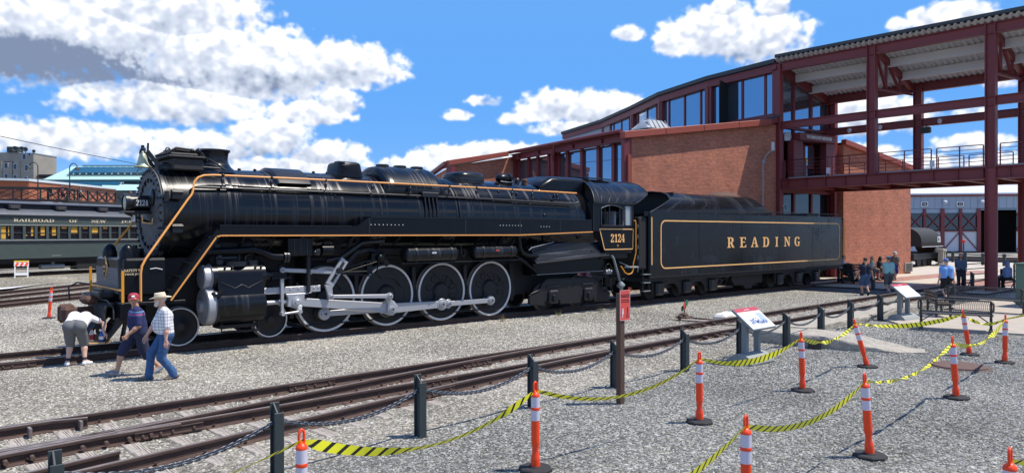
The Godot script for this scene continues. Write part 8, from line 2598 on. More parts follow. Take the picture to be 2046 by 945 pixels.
# ---------------------------------------------------------------- signs, panels, benches and other yard things
func street_things() -> void:
	# danger sign on a brown post
	var ds := thing("danger_sign", "red danger sign on a square brown post beside the chain fence", "sign", V(-0.14, 0, 11.36), -0.10)
	part("post", N().box(V(0, 0.9, 0), V(0.105, 1.86, 0.105), 0.006), M.sign_brown, ds)
	var pl := part("plate", N().box(V(0.045, 1.635, 0.062), V(0.235, 0.50, 0.006), 0.0), M.sign_red, ds)
	part("border", N().box(V(0.045, 1.88, 0.066), V(0.22, 0.004, 0.003)).box(V(0.045, 1.39, 0.066), V(0.22, 0.004, 0.003)).box(V(-0.066, 1.635, 0.066), V(0.004, 0.484, 0.003)).box(V(0.156, 1.635, 0.066), V(0.004, 0.484, 0.003)), M.white_paint, pl)
	write("DANGER!", 0.062, 0.19, M.print_black, pl, V(0.045, 1.79, 0.065), Basis.IDENTITY, "Droid Sans", "lettering", 0.003)
	write("Don't climb on locomotives", 0.022, 0.18, M.print_black, pl, V(0.045, 1.722, 0.065), Basis.IDENTITY, "Droid Sans", "lettering", 0.003)
	write("or other railroad equipment", 0.022, 0.19, M.print_black, pl, V(0.045, 1.688, 0.065), Basis.IDENTITY, "Droid Sans", "lettering", 0.003)
	part("pictogram", N().box(V(-0.005, 1.52, 0.066), V(0.03, 0.07, 0.003)).ball(V(-0.005, 1.57, 0.066), V(0.014, 0.014, 0.003), 8, 6).box(V(-0.012, 1.46, 0.066), V(0.012, 0.06, 0.003)), M.white_paint, pl)
	part("fine_print", N().box(V(0.10, 1.55, 0.066), V(0.02, 0.10, 0.002)).box(V(0.10, 1.46, 0.066), V(0.06, 0.006, 0.002)).box(V(0.10, 1.48, 0.066), V(0.06, 0.006, 0.002)).box(V(0.10, 1.44, 0.066), V(0.06, 0.006, 0.002)), M.print_black, pl)
	# two slanted reading panels
	panel("wayside_panel", "nearer grey reading panel on a half round foot by the fence", V(5.05, 0, 10.72), 0.0, true)
	panel("wayside_panel", "farther grey reading panel left of the benches", V(15.75, 0, 9.88), -0.12, false)
	# benches on the concrete walk
	var bm := mat("bench_metal", 0.035, 0.036, 0.038, 0.5)
	var b1 := thing("mesh_bench", "black mesh bench nearest the tilted delineator", "bench", V(14.05, 0.05, 11.75), 0.0)
	mesh_bench(b1, V(13.75, 0.05, 11.1), V(14.25, 0.05, 12.75), 1.85, bm)
	var b2 := thing("mesh_bench", "long black mesh bench seen from behind before the green cabinet", "bench", V(20.5, 0.05, 10.9), 0.0)
	mesh_bench(b2, V(20.2, 0.05, 9.8), V(20.1, 0.05, 12.1), 2.5, bm)
	var b3 := thing("slatted_bench", "brown slatted bench turned sideways beyond the mesh bench", "bench", V(17.6, 0.05, 10.35), deg_to_rad(35.0))
	for k in 3: part("back_slat", N().box(V(0, 0.55 + 0.12 * k, -0.28 - 0.03 * k), V(1.15, 0.10, 0.035), 0.006), mat("bench_brown", 0.075, 0.055, 0.045, 0.7), b3)
	for k in 4: part("seat_slat", N().box(V(0, 0.44, -0.2 + 0.12 * k), V(1.15, 0.035, 0.10), 0.006), M.bench_brown, b3)
	for x in [-0.45, 0.45]: part("leg", N().box(V(x, 0.22, 0.16), V(0.06, 0.44, 0.06)).box(V(x, 0.42, -0.26), V(0.06, 0.86, 0.06)).box(V(x, 0.40, -0.04), V(0.05, 0.05, 0.42)), bm, b3)
	# green utility cabinet at the right edge
	var cb := thing("utility_cabinet", "pale green metal utility cabinet at the right edge", "cabinet", V(23.75, 0.05, 11.95), deg_to_rad(-8))
	part("case", N().box(V(0, 0.80, 0), V(1.5, 1.55, 1.5), 0.02), M.cabinet_green, cb)
	part("lid", N().box(V(0, 1.61, 0), V(1.6, 0.07, 1.6), 0.02), M.cabinet_green, cb)
	part("plinth", N().box(V(0, 0.02, 0), V(1.8, 0.1, 1.8), 0.01), M.concrete, cb)
	part("door", N().box(V(-0.755, 0.8, 0), V(0.02, 1.4, 1.3), 0.005), M.cabinet_green, cb)
	# switch stand with its red and green target
	var sw := thing("switch_stand", "low rusty switch stand with red and green target blades", "switch stand", V(10.85, 0, 4.85), 0.3)
	part("base", N().box(V(0, 0.06, 0), V(0.55, 0.08, 0.4), 0.02).box(V(-0.05, 0.14, 0), V(0.3, 0.12, 0.22), 0.03), M.plate_rust, sw)
	part("lever", N().tube([V(-0.15, 0.12, 0), V(-0.5, 0.08, 0.05), V(-0.58, 0.10, 0.05)], 0.025, 8).ball(V(-0.6, 0.12, 0.05), V(0.07, 0.09, 0.07), 8, 6), M.rail_rust, sw)
	part("spindle", N().cyl(V(0.05, 0.1, 0), V(0.05, 0.66, 0), 0.02, 0.02, 8), M.plate_rust, sw)
	var lo := PackedVector2Array()
	for k in 12:
		var a := TAU * k / 12.0
		lo.push_back(P2(cos(a) * 0.13, sin(a) * 0.09))
	part("green_blade", N().slab(lo, V(0.19, 0.53, 0.03), Basis(V(0.94, 0.34, 0), V(-0.34, 0.94, 0), Vector3.BACK), 0.012), M.target_green, sw)
	part("green_blade", N().slab(lo, V(-0.05, 0.35, -0.04), Basis(V(0.94, 0.34, 0), V(-0.34, 0.94, 0), Vector3.BACK), 0.012), M.target_green, sw)
	part("red_blade", N().slab(lo, V(-0.03, 0.44, 0.02), Basis(V(0.5, 0.86, 0), V(-0.86, 0.5, 0), Vector3.BACK), 0.012), M.target_red, sw)
	part("red_blade", N().slab(lo, V(0.14, 0.42, -0.02), Basis(V(0.7, -0.7, 0), V(0.7, 0.7, 0), Vector3.BACK), 0.012), M.target_red, sw)
	var tie := N().box(V(0.15, 0.0, 0.4), V(0.24, 0.08, 1.5), 0.01).box(V(-0.35, 0.0, 0.4), V(0.24, 0.08, 1.5), 0.01)
	part("head_block", tie, M.tie_wood, sw)
	var wb := thing("white_block", "rough white block lying across the far rail by the switch points", "block", V(11.35, 0, 6.05), 0.2)
	part("stone", N().box(V(0, 0.14, 0), V(1.0, 0.24, 0.42), 0.07, Basis(Vector3.BACK, 0.03)), mat("white_stone", 0.62, 0.60, 0.54, 0.9), wb)
	part("stone", N().box(V(0.35, 0.10, 0.22), V(0.5, 0.16, 0.2), 0.05), M.white_stone, wb)
	# old concrete slabs beside the track
	slab_block("old_concrete_slab", "long broken concrete slab in front of the leaning delineator", [P2(7.9, 9.2), P2(8.9, 9.1), P2(9.3, 10.4), P2(9.3, 11.5), P2(9.7, 12.6), P2(9.2, 12.85), P2(8.6, 12.3), P2(8.2, 11.5), P2(7.95, 10.4)], 0.30, true)
	slab_block("old_concrete_slab", "raised concrete edge along the track behind the far fence posts", [P2(8.7, 8.6), P2(20.5, 8.05), P2(20.5, 9.0), P2(13.5, 9.25), P2(9.0, 9.5)], 0.17)
	var rk := thing("timber_end", "dark squared timber end standing against the concrete slab", "timber", V(7.9, 0, 10.75), 0.5)
	part("timber", N().box(V(0, 0.12, 0), V(0.26, 0.26, 0.3), 0.015), M.bridge_brown, rk)
	# rusty round cover
	var mh := thing("round_cover", "rusty round manhole cover lying on the gravel", "manhole cover", V(7.78, 0, 13.95))
	part("lid", N().lathe(V(0, -0.02, 0), Vector3.UP, [P2(0.52, 0.0), P2(0.51, 0.055), P2(0.48, 0.065), P2(0.0, 0.07)], 40), mottled("cover_rust", Color(0.12, 0.07, 0.06), Color(0.06, 0.04, 0.035), 0.8, 0.4, 0.4, 71), mh)
	part("ring", N().lathe(V(0, -0.02, 0), Vector3.UP, [P2(0.62, 0.0), P2(0.60, 0.03), P2(0.53, 0.035)], 40), M.plate_rust, mh)
	# ramp railings under the walkway
	for q in [[V(32.6, 0.08, 6.55), V(32.5, 0.08, 7.6), "black pipe railing left of the big red column", 1.15], [V(32.3, 0.08, 8.75), V(32.2, 0.08, 9.9), "black pipe railing behind the hooded sitter", 1.25]]:
		var r := thing("pipe_railing", q[2], "railing", q[0])
		var d: Vector3 = q[1] - q[0]
		for y in [0.35, 0.62, 0.9, q[3]]: part("bar", N().tube([V(0, y, 0), d + V(0, y + 0.12, 0)], 0.025, 6), M.post_green, r)
		for p in [Vector3.ZERO, d]: part("post", N().box(p + V(0, 0.6, 0), V(0.07, 1.25, 0.07)), M.post_green, r)
	# chair and table things for the sitter
	var ch := thing("folding_chair", "black folding chair under the hooded sitter", "chair", V(32.3, 0.08, 8.5), deg_to_rad(-50))
	part("seat", N().box(V(0, 0.46, 0), V(0.48, 0.05, 0.45), 0.02), M.dull_black, ch)
	part("backrest", N().box(V(0, 0.78, -0.24), V(0.5, 0.42, 0.04), 0.02), M.dull_black, ch)
	for s in [-0.22, 0.22]: part("leg", N().bar(V(s, 0, 0.22), V(s, 0.95, -0.26), 0.03, 0.03).bar(V(s, 0, -0.24), V(s, 0.46, 0.2), 0.03, 0.03), M.dull_black, ch)
	# wooden bench, railing and stroller by the brick wall
	var pb := thing("park_bench", "dark bench with red cloth against the sunlit brick wall", "bench", V(34.6, 0.08, 0.9), deg_to_rad(-8))
	for k in 3: part("back_slat", N().box(V(0, 0.62 + 0.14 * k, -0.3), V(3.2, 0.10, 0.04), 0.01), M.bench_brown, pb)
	part("seat", N().box(V(0, 0.46, 0), V(3.2, 0.05, 0.5), 0.01), M.bench_brown, pb)
	part("cloth", N().box(V(0.2, 0.36, 0.27), V(1.8, 0.28, 0.04), 0.02), M.panel_red, pb)
	for x in [-1.45, 0.0, 1.45]: part("leg", N().box(V(x, 0.25, 0), V(0.07, 0.5, 0.5)).box(V(x, 0.55, -0.3), V(0.07, 1.0, 0.06)), M.dull_black, pb)
	var hr := thing("steel_rail", "black two bar railing with one thick post beside the navy shirted walker", "railing", V(28.45, 0.03, 3.7))
	part("post", N().box(V(0, 0.5, 0), V(0.16, 1.02, 0.16), 0.01), M.post_green, hr)
	part("bar", N().tube([V(0, 0.98, 0), V(3.2, 1.0, -3.2)], 0.03, 6), M.post_green, hr)
	part("bar", N().tube([V(0, 0.62, 0), V(3.2, 0.62, -3.2)], 0.03, 6), M.post_green, hr)
	part("post", N().box(V(3.2, 0.5, -3.2), V(0.12, 1.02, 0.12), 0.01), M.post_green, hr)
	var st := thing("stroller", "black stroller with thick wheels at the tender's rear", "stroller", V(31.3, 0.08, 1.15), deg_to_rad(120))
	part("seat", N().box(V(0, 0.48, 0.05), V(0.5, 0.10, 0.5), 0.04).box(V(0, 0.8, -0.24), V(0.48, 0.6, 0.08), 0.04, Basis(Vector3.RIGHT, -0.3)), M.dull_black, st)
	part("frame", N().tube([V(-0.28, 0.12, 0.5), V(-0.28, 0.5, 0.1), V(-0.28, 1.0, -0.5), V(0.28, 1.0, -0.5), V(0.28, 0.5, 0.1), V(0.28, 0.12, 0.5)], 0.025, 6).tube([V(-0.28, 0.16, -0.45), V(-0.28, 0.5, 0.05)], 0.025, 6).tube([V(0.28, 0.16, -0.45), V(0.28, 0.5, 0.05)], 0.025, 6), M.dull_black, st)
	part("basket", N().box(V(0, 0.25, -0.1), V(0.45, 0.2, 0.5), 0.03), M.dull_black, st)
	for p in [V(-0.28, 0.17, -0.45), V(0.28, 0.17, -0.45), V(-0.28, 0.13, 0.5), V(0.28, 0.13, 0.5)]:
		part("wheel", N().lathe(p, Vector3.RIGHT, [P2(0.05, -0.03), P2(p.y, -0.035), P2(p.y, 0.035), P2(0.05, 0.03)], 18), M.rubber, st)
	# cleaning bottles on the pilot step
	var sb := thing("spray_bottle", "blue spray bottle standing on the locomotive's front step", "bottle", V(-5.55, RT + 0.298, 1.06))
	part("body", N().lathe_smooth(Vector3.ZERO, Vector3.UP, [P2(0.0, 0.0), P2(0.055, 0.005), P2(0.058, 0.08), P2(0.052, 0.15), P2(0.025, 0.20), P2(0.018, 0.22)], 16), mat("bottle_blue", 0.03, 0.14, 0.55, 0.25), sb)
	part("trigger", N().box(V(0, 0.25, 0), V(0.09, 0.05, 0.03), 0.01).box(V(0.03, 0.215, 0), V(0.015, 0.05, 0.02), 0.004), M.white_paint, sb)
	part("wrapper", N().cyl(V(0, 0.05, 0), V(0, 0.12, 0), 0.0595, 0.0585, 16, false), M.panel_white, sb)
	var rb := thing("detergent_bottle", "white and red bottle behind the blue one on the front step", "bottle", V(-5.70, RT + 0.298, 0.86))
	part("body", N().lathe_smooth(Vector3.ZERO, Vector3.UP, [P2(0.0, 0.0), P2(0.055, 0.005), P2(0.055, 0.17), P2(0.03, 0.22), P2(0.02, 0.25)], 14), M.white_paint, rb)
	part("wrapper", N().cyl(V(0, 0.04, 0), V(0, 0.15, 0), 0.0568, 0.0568, 14, false), M.panel_red, rb)
	part("cap", N().cyl(V(0, 0.25, 0), V(0, 0.28, 0), 0.022, 0.02, 10), M.panel_red, rb)
	# tufts of grass by the rails
	for q in [[V(8.6, 0, 1.25), "small dry grass tuft at the edge of the shade before the tender"], [V(10.3, 0, 1.7), "small dry grass tuft right of the danger sign in the shade"], [V(6.0, 0, 1.3), "small dry grass tuft below the rear driving wheel"]]:
		var g := N()
		for k in 26:
			var a := rng.randf() * TAU
			var l := rng.randf_range(0.10, 0.26)
			var p0 := V(rng.randf_range(-0.12, 0.12), 0, rng.randf_range(-0.08, 0.08))
			var tip := p0 + V(cos(a) * l * 0.5, l, sin(a) * l * 0.5)
			var sd := V(-sin(a), 0, cos(a)) * 0.006
			g.tri(p0 - sd, p0 + sd, tip)
		var tg := thing("grass_tuft", q[1], "grass", q[0], 0.0, "grass tufts by the track")
		part("blades", g, mat("dry_grass", 0.20, 0.17, 0.07, 0.9), tg)

func slab_block(called: String, label: String, poly: Array, h: float, taper := false) -> void:
	# a worn concrete mass with a broken edge
	var o := thing(called, label, "concrete slab", Vector3.ZERO, 0.0, "old concrete beside the track")
	var f := fnl(81, 0.9, 3)
	var ring := []
	for k in poly.size():
		var a: Vector2 = poly[k]
		var b: Vector2 = poly[(k + 1) % poly.size()]
		var n := maxi(2, int(a.distance_to(b) / 0.16))
		for j in n: ring.push_back(a.lerp(b, j / float(n)))
	var mid := Vector2.ZERO
	for p in ring: mid += p
	mid /= ring.size()
	var rr := []
	for lv in [[-0.1, 0.0, 0.0], [h * 0.35, 0.0, 0.07], [h * 0.7, 0.01, 0.09], [h * 0.95, 0.03, 0.08], [h, 0.08, 0.10]]:
		var rg := PackedVector3Array()
		for p in ring:
			var q: Vector2 = p + (mid - p).normalized() * (lv[1] + lv[2] * f.get_noise_2d(p.x * 3.0, p.y * 3.0 + lv[0] * 9.0))
			var kk := 1.0 - 0.93 * smoothstep(10.9, 12.6, p.y) if taper else 1.0
			rg.push_back(V(q.x, lv[0] * (kk if lv[0] > 0 else 1.0) + 0.06 * kk * f.get_noise_2d(p.x * 2.0 + 30, p.y * 2.0) * (1.0 if lv[0] > 0 else 0.0), q.y))
		rr.push_back(rg)
	part("concrete", N().hull(rr, true, false, false), M.old_concrete, o)
	var pl := PackedVector2Array()
	for p in rr[4]: pl.push_back(P2(p.x, p.z))
	var t := Geometry2D.triangulate_polygon(pl)
	var top := N()
	for k in range(0, t.size(), 3):
		var a: Vector3 = rr[4][t[k]]; var b: Vector3 = rr[4][t[k + 1]]; var c: Vector3 = rr[4][t[k + 2]]
		if (b - a).cross(c - a).y < 0: top.tri(a, c, b)
		else: top.tri(a, b, c)
	part("top", top, M.old_concrete, o)

func panel(called: String, label: String, at: Vector3, turn: float, printed: bool) -> void:
	var o := thing(called, label, "reading panel", at, turn, "grey reading panels along the fence")
	var tilt := Basis(Vector3.RIGHT, deg_to_rad(38.0))
	var bs := tilt * Basis(Vector3.RIGHT, V(0, 0, -1), Vector3.UP)
	var W := 0.92
	var H := 0.62
	var c := V(0, 0.96, 0.05)
	part("tray", N().box(c, V(W + 0.03, 0.05, H + 0.03), 0.006, tilt), M.grey_post, o)
	var sh := part("sheet", N().box(c + tilt * V(0, 0.028, 0), V(W, 0.006, H), 0.0, tilt), M.panel_white, o)
	part("heading_band", N().box(c + tilt * V(0, 0.0325, -H / 2 + 0.055), V(W, 0.003, 0.11), 0.0, tilt), M.panel_red, sh)
	var fl := tilt * Basis(Vector3.RIGHT, V(0, 0, -1), Vector3.UP)
	if printed:
		# soft blue engraving of a yard scene: many small strokes of different tone
		var inks := [mat("ink_blue", 0.10, 0.16, 0.40, 0.5), mat("ink_pale", 0.33, 0.42, 0.62, 0.5), mat("ink_dark", 0.05, 0.07, 0.20, 0.5)]
		var lots := [N(), N(), N()]
		for k in 170:
			var x := rng.randf_range(-0.30, 0.32)
			var top := 0.02 + 0.16 * maxf(0.0, sin((x + 0.30) * 9.0)) * rng.randf()
			var z: float = 0.20 - absf(rng.randfn(0.0, 0.07)) - top * 0.4
			lots[k % 3].box(c + tilt * V(x, 0.0325, z), V(rng.randf_range(0.008, 0.045), 0.002, rng.randf_range(0.006, 0.035)), 0.0, tilt)
		for j in 3: part("print", lots[j], inks[j], sh)
		part("print", N().box(c + tilt * V(0.28, 0.0322, 0.02), V(0.22, 0.0015, 0.30), 0.0, tilt), inks[1], sh)
		write("Locomotives", 0.030, 0.2, M.panel_white, sh, c + tilt * V(0.0, 0.034, -H / 2 + 0.055), fl, "Droid Sans", "lettering", 0.002)
		for k in 7: part("text_line", N().box(c + tilt * V(-0.34, 0.0325, -0.13 + 0.03 * k), V(0.18, 0.002, 0.008), 0.0, tilt), inks[1], sh)
	else:
		write("Steam Yard", 0.030, 0.2, M.panel_white, sh, c + tilt * V(0.0, 0.034, -H / 2 + 0.055), fl, "Droid Sans", "lettering", 0.002)
		for k in 10: part("text_line", N().box(c + tilt * V(-0.2 + 0.25 * (k % 2), 0.0325, -0.12 + 0.04 * k), V(0.3, 0.002, 0.01), 0.0, tilt), mat("ink_pale", 0.33, 0.42, 0.62, 0.5), sh)
	for x in [-0.27, 0.22]:
		part("leg", N().slab(PackedVector2Array([P2(-0.065, 0.0), P2(0.065, 0.0), P2(0.065, 0.87), P2(-0.065, 0.96)]), V(x + 0.045, 0, 0.0), Basis(V(0, 0, 1), Vector3.UP, V(-1, 0, 0)), 0.09, 0.008), M.grey_post, o)
	var hr := []
	for x in [-0.48, 0.42]:
		var rg := PackedVector3Array()
		for k in 15:
			var a := PI * k / 14.0
			rg.push_back(V(x, sin(a) * 0.24 - 0.01, -cos(a) * 0.30))
		hr.push_back(rg)
	part("foot", N().hull(hr, true, true, true), mat("foot_grey", 0.27, 0.29, 0.28, 0.8), o)

func mesh_bench(o: Node3D, a: Vector3, b: Vector3, L: float, bm: Material) -> void:
	# seat, rounded back frame filled with wire, two T legs; a and b are the feet
	var d := (b - a)
	d.y = 0
	var e := d.normalized()
	var c := (a + b) / 2
	o.position = c
	o.basis = Basis(e, Vector3.UP, V(-e.z, 0, e.x))
	var h := L / 2
	part("back_frame", N().tube([V(-h + 0.08, 0.52, 0.16), V(-h, 0.6, 0.17), V(-h, 0.78, 0.20), V(-h + 0.08, 0.86, 0.21), V(h - 0.08, 0.86, 0.21), V(h, 0.78, 0.20), V(h, 0.6, 0.17), V(h - 0.08, 0.52, 0.16), V(-h + 0.08, 0.52, 0.16)], 0.022, 8), bm, o)
	var w := N()
	var n := int(L / 0.045)
	for k in n:
		var x := -h + 0.04 + (L - 0.08) * k / (n - 1.0)
		w.bar(V(x, 0.53, 0.162), V(x + 0.04, 0.85, 0.208), 0.006, 0.006)
		w.bar(V(x + 0.04, 0.53, 0.162), V(x, 0.85, 0.208), 0.006, 0.006)
	part("back_wire", w, bm, o).set_meta("kind", "stuff")
	part("seat_frame", N().box(V(0, 0.44, -0.08), V(L, 0.035, 0.40), 0.012), bm, o)
	part("seat_edge", N().tube([V(-h, 0.43, -0.30), V(h, 0.43, -0.30)], 0.028, 8), bm, o)
	for s in [-1.0, 1.0]:
		var x: float = s * (d.length() / 2)
		part("leg", N().box(V(x, 0.22, -0.02), V(0.07, 0.44, 0.07), 0.005).box(V(x, 0.02, -0.02), V(0.09, 0.035, 0.62), 0.005).box(V(x, 0.62, 0.17), V(0.06, 0.5, 0.05), 0.005).bar(V(x, 0.2, -0.02), V(x - s * 0.3, 0.42, -0.02), 0.03, 0.03), bm, o)

# ---------------------------------------------------------------- people
# One skin round a set of tapered bones [a, b, ra, rb]: distances joined smoothly, then surface nets.
func blob(bones: Array, cell: float, blend: float, tint = null) -> MB:
	var lo := V(INF, INF, INF)
	var hi := -lo
	for q in bones:
		var m: float = maxf(q[2], q[3]) + blend + cell * 2.0
		lo = lo.min(q[0] - V(m, m, m)).min(q[1] - V(m, m, m))
		hi = hi.max(q[0] + V(m, m, m)).max(q[1] + V(m, m, m))
	var nx := int((hi.x - lo.x) / cell) + 2
	var ny := int((hi.y - lo.y) / cell) + 2
	var nz := int((hi.z - lo.z) / cell) + 2
	var f := PackedFloat32Array()
	f.resize(nx * ny * nz)
	f.fill(9.0)
	for q in bones:
		var a: Vector3 = q[0]
		var b: Vector3 = q[1]
		var ra: float = q[2]
		var rb: float = q[3]
		var m := maxf(ra, rb) + blend + cell * 2.0
		var l := (a.min(b) - V(m, m, m) - lo) / cell
		var h := (a.max(b) + V(m, m, m) - lo) / cell
		var ab := b - a
		var ll := maxf(ab.length_squared(), 1e-9)
		for z in range(maxi(0, int(l.z)), mini(nz, int(h.z) + 1)):
			for y in range(maxi(0, int(l.y)), mini(ny, int(h.y) + 1)):
				var at := (z * ny + y) * nx
				for x in range(maxi(0, int(l.x)), mini(nx, int(h.x) + 1)):
					var p := lo + V(x, y, z) * cell
					var t := clampf((p - a).dot(ab) / ll, 0.0, 1.0)
					var d := p.distance_to(a + ab * t) - (ra + (rb - ra) * t)
					var o := f[at + x]
					if o < 8.0:
						var k := maxf(blend - absf(o - d), 0.0) / blend
						d = minf(o, d) - k * k * blend * 0.25
					f[at + x] = d
	var mb := N()
	mb.tinted = tint != null
	var id := PackedInt32Array()
	id.resize(nx * ny * nz)
	id.fill(-1)
	var sx := 1
	var sy := nx
	var sz := nx * ny
	var lim := cell * 2.0
	for z in nz - 1:
		for y in ny - 1:
			var at := (z * ny + y) * nx
			for x in nx - 1:
				var c := at + x
				var v0 := f[c]
				if v0 > lim or v0 < -lim: continue
				var v := [v0, f[c + sx], f[c + sy], f[c + sx + sy], f[c + sz], f[c + sx + sz], f[c + sy + sz], f[c + sx + sy + sz]]
				var neg := 0
				for j in 8:
					if v[j] < 0.0: neg += 1
				if neg == 0 or neg == 8: continue
				var s := Vector3.ZERO
				var n := 0
				for e in [[0, 1], [2, 3], [4, 5], [6, 7], [0, 2], [1, 3], [4, 6], [5, 7], [0, 4], [1, 5], [2, 6], [3, 7]]:
					var p: float = v[e[0]]
					var q: float = v[e[1]]
					if (p < 0.0) != (q < 0.0):
						var t := p / (p - q)
						var A := V(e[0] & 1, (e[0] >> 1) & 1, e[0] >> 2)
						var B := V(e[1] & 1, (e[1] >> 1) & 1, e[1] >> 2)
						s += A.lerp(B, t)
						n += 1
				var nn := V(v[1] + v[3] + v[5] + v[7] - v[0] - v[2] - v[4] - v[6], v[2] + v[3] + v[6] + v[7] - v[0] - v[1] - v[4] - v[5], v[4] + v[5] + v[6] + v[7] - v[0] - v[1] - v[2] - v[3])
				var p3 := lo + (V(x, y, z) + s / n) * cell
				if mb.tinted: mb.col = tint.call(p3)
				id[c] = mb.vert(p3, nn)
	for z in range(1, nz - 1):
		for y in range(1, ny - 1):
			var at := (z * ny + y) * nx
			for x in range(1, nx - 1):
				var c := at + x
				if id[c] < 0: continue
				var w := f[c] < 0.0
				if w != (f[c + sx] < 0.0): nets(mb, id[c], id[c - sy], id[c - sy - sz], id[c - sz], w)
				if w != (f[c + sy] < 0.0): nets(mb, id[c], id[c - sz], id[c - sz - sx], id[c - sx], w)
				if w != (f[c + sz] < 0.0): nets(mb, id[c], id[c - sx], id[c - sx - sy], id[c - sy], w)
	return mb

func nets(mb: MB, a: int, b: int, c: int, d: int, w: bool) -> void:
	if a < 0 or b < 0 or c < 0 or d < 0: return
	if w:
		mb.f3(a, b, c); mb.f3(a, c, d)
	else:
		mb.f3(a, c, b); mb.f3(a, d, c)

func bend(a: Vector3, b: Vector3, l1: float, l2: float, pole: Vector3) -> Vector3:
	# the joint between two bones that reach from a to b
	var d := b - a
	var L := clampf(d.length(), 0.05, (l1 + l2) * 0.999)
	var u := d.normalized()
	var x := (l1 * l1 - l2 * l2 + L * L) / (2.0 * L)
	var h := sqrt(maxf(l1 * l1 - x * x, 0.0))
	var p := (pole - u * pole.dot(u)).normalized()
	return a + u * x + p * h

func hand(parts: Array, wrist: Vector3, dir: Vector3, palm: Vector3, side: float, curl: float) -> void:
	# dir: the way the fingers point, palm: the way the palm faces, side: +1 thumb to palm x dir
	var d := dir.normalized()
	var p := (palm - d * palm.dot(d)).normalized()
	var s := p.cross(d) * side
	var k := wrist + d * 0.085
	for j in 4:
		var off: float = (j - 1.5) * 0.0195
		var root := k + s * -off
		parts.push_back([wrist + d * 0.012 + s * -off * 0.6, root, 0.0155, 0.0125])
		var l: float = [0.070, 0.082, 0.076, 0.060][j]
		var c := curl * (0.8 + 0.15 * j)
		var m1 := root + (d * cos(c) + p * sin(c)) * l * 0.45
		var m2 := m1 + (d * cos(c * 1.9) + p * sin(c * 1.9)) * l * 0.32
		var m3 := m2 + (d * cos(c * 2.6) + p * sin(c * 2.6)) * l * 0.26
		parts.push_back([root, m1, 0.0098, 0.009])
		parts.push_back([m1, m2, 0.009, 0.0083])
		parts.push_back([m2, m3, 0.0083, 0.0072])
	var t0 := wrist + d * 0.03 + s * 0.028
	var t1 := t0 + (d * 0.7 + s * 0.6 + p * 0.35).normalized() * 0.036
	var t2 := t1 + (d * 0.9 + s * 0.15 + p * 0.45).normalized() * 0.032
	parts.push_back([t0 - d * 0.01, t1, 0.0135, 0.0105])
	parts.push_back([t1, t2, 0.0105, 0.0085])

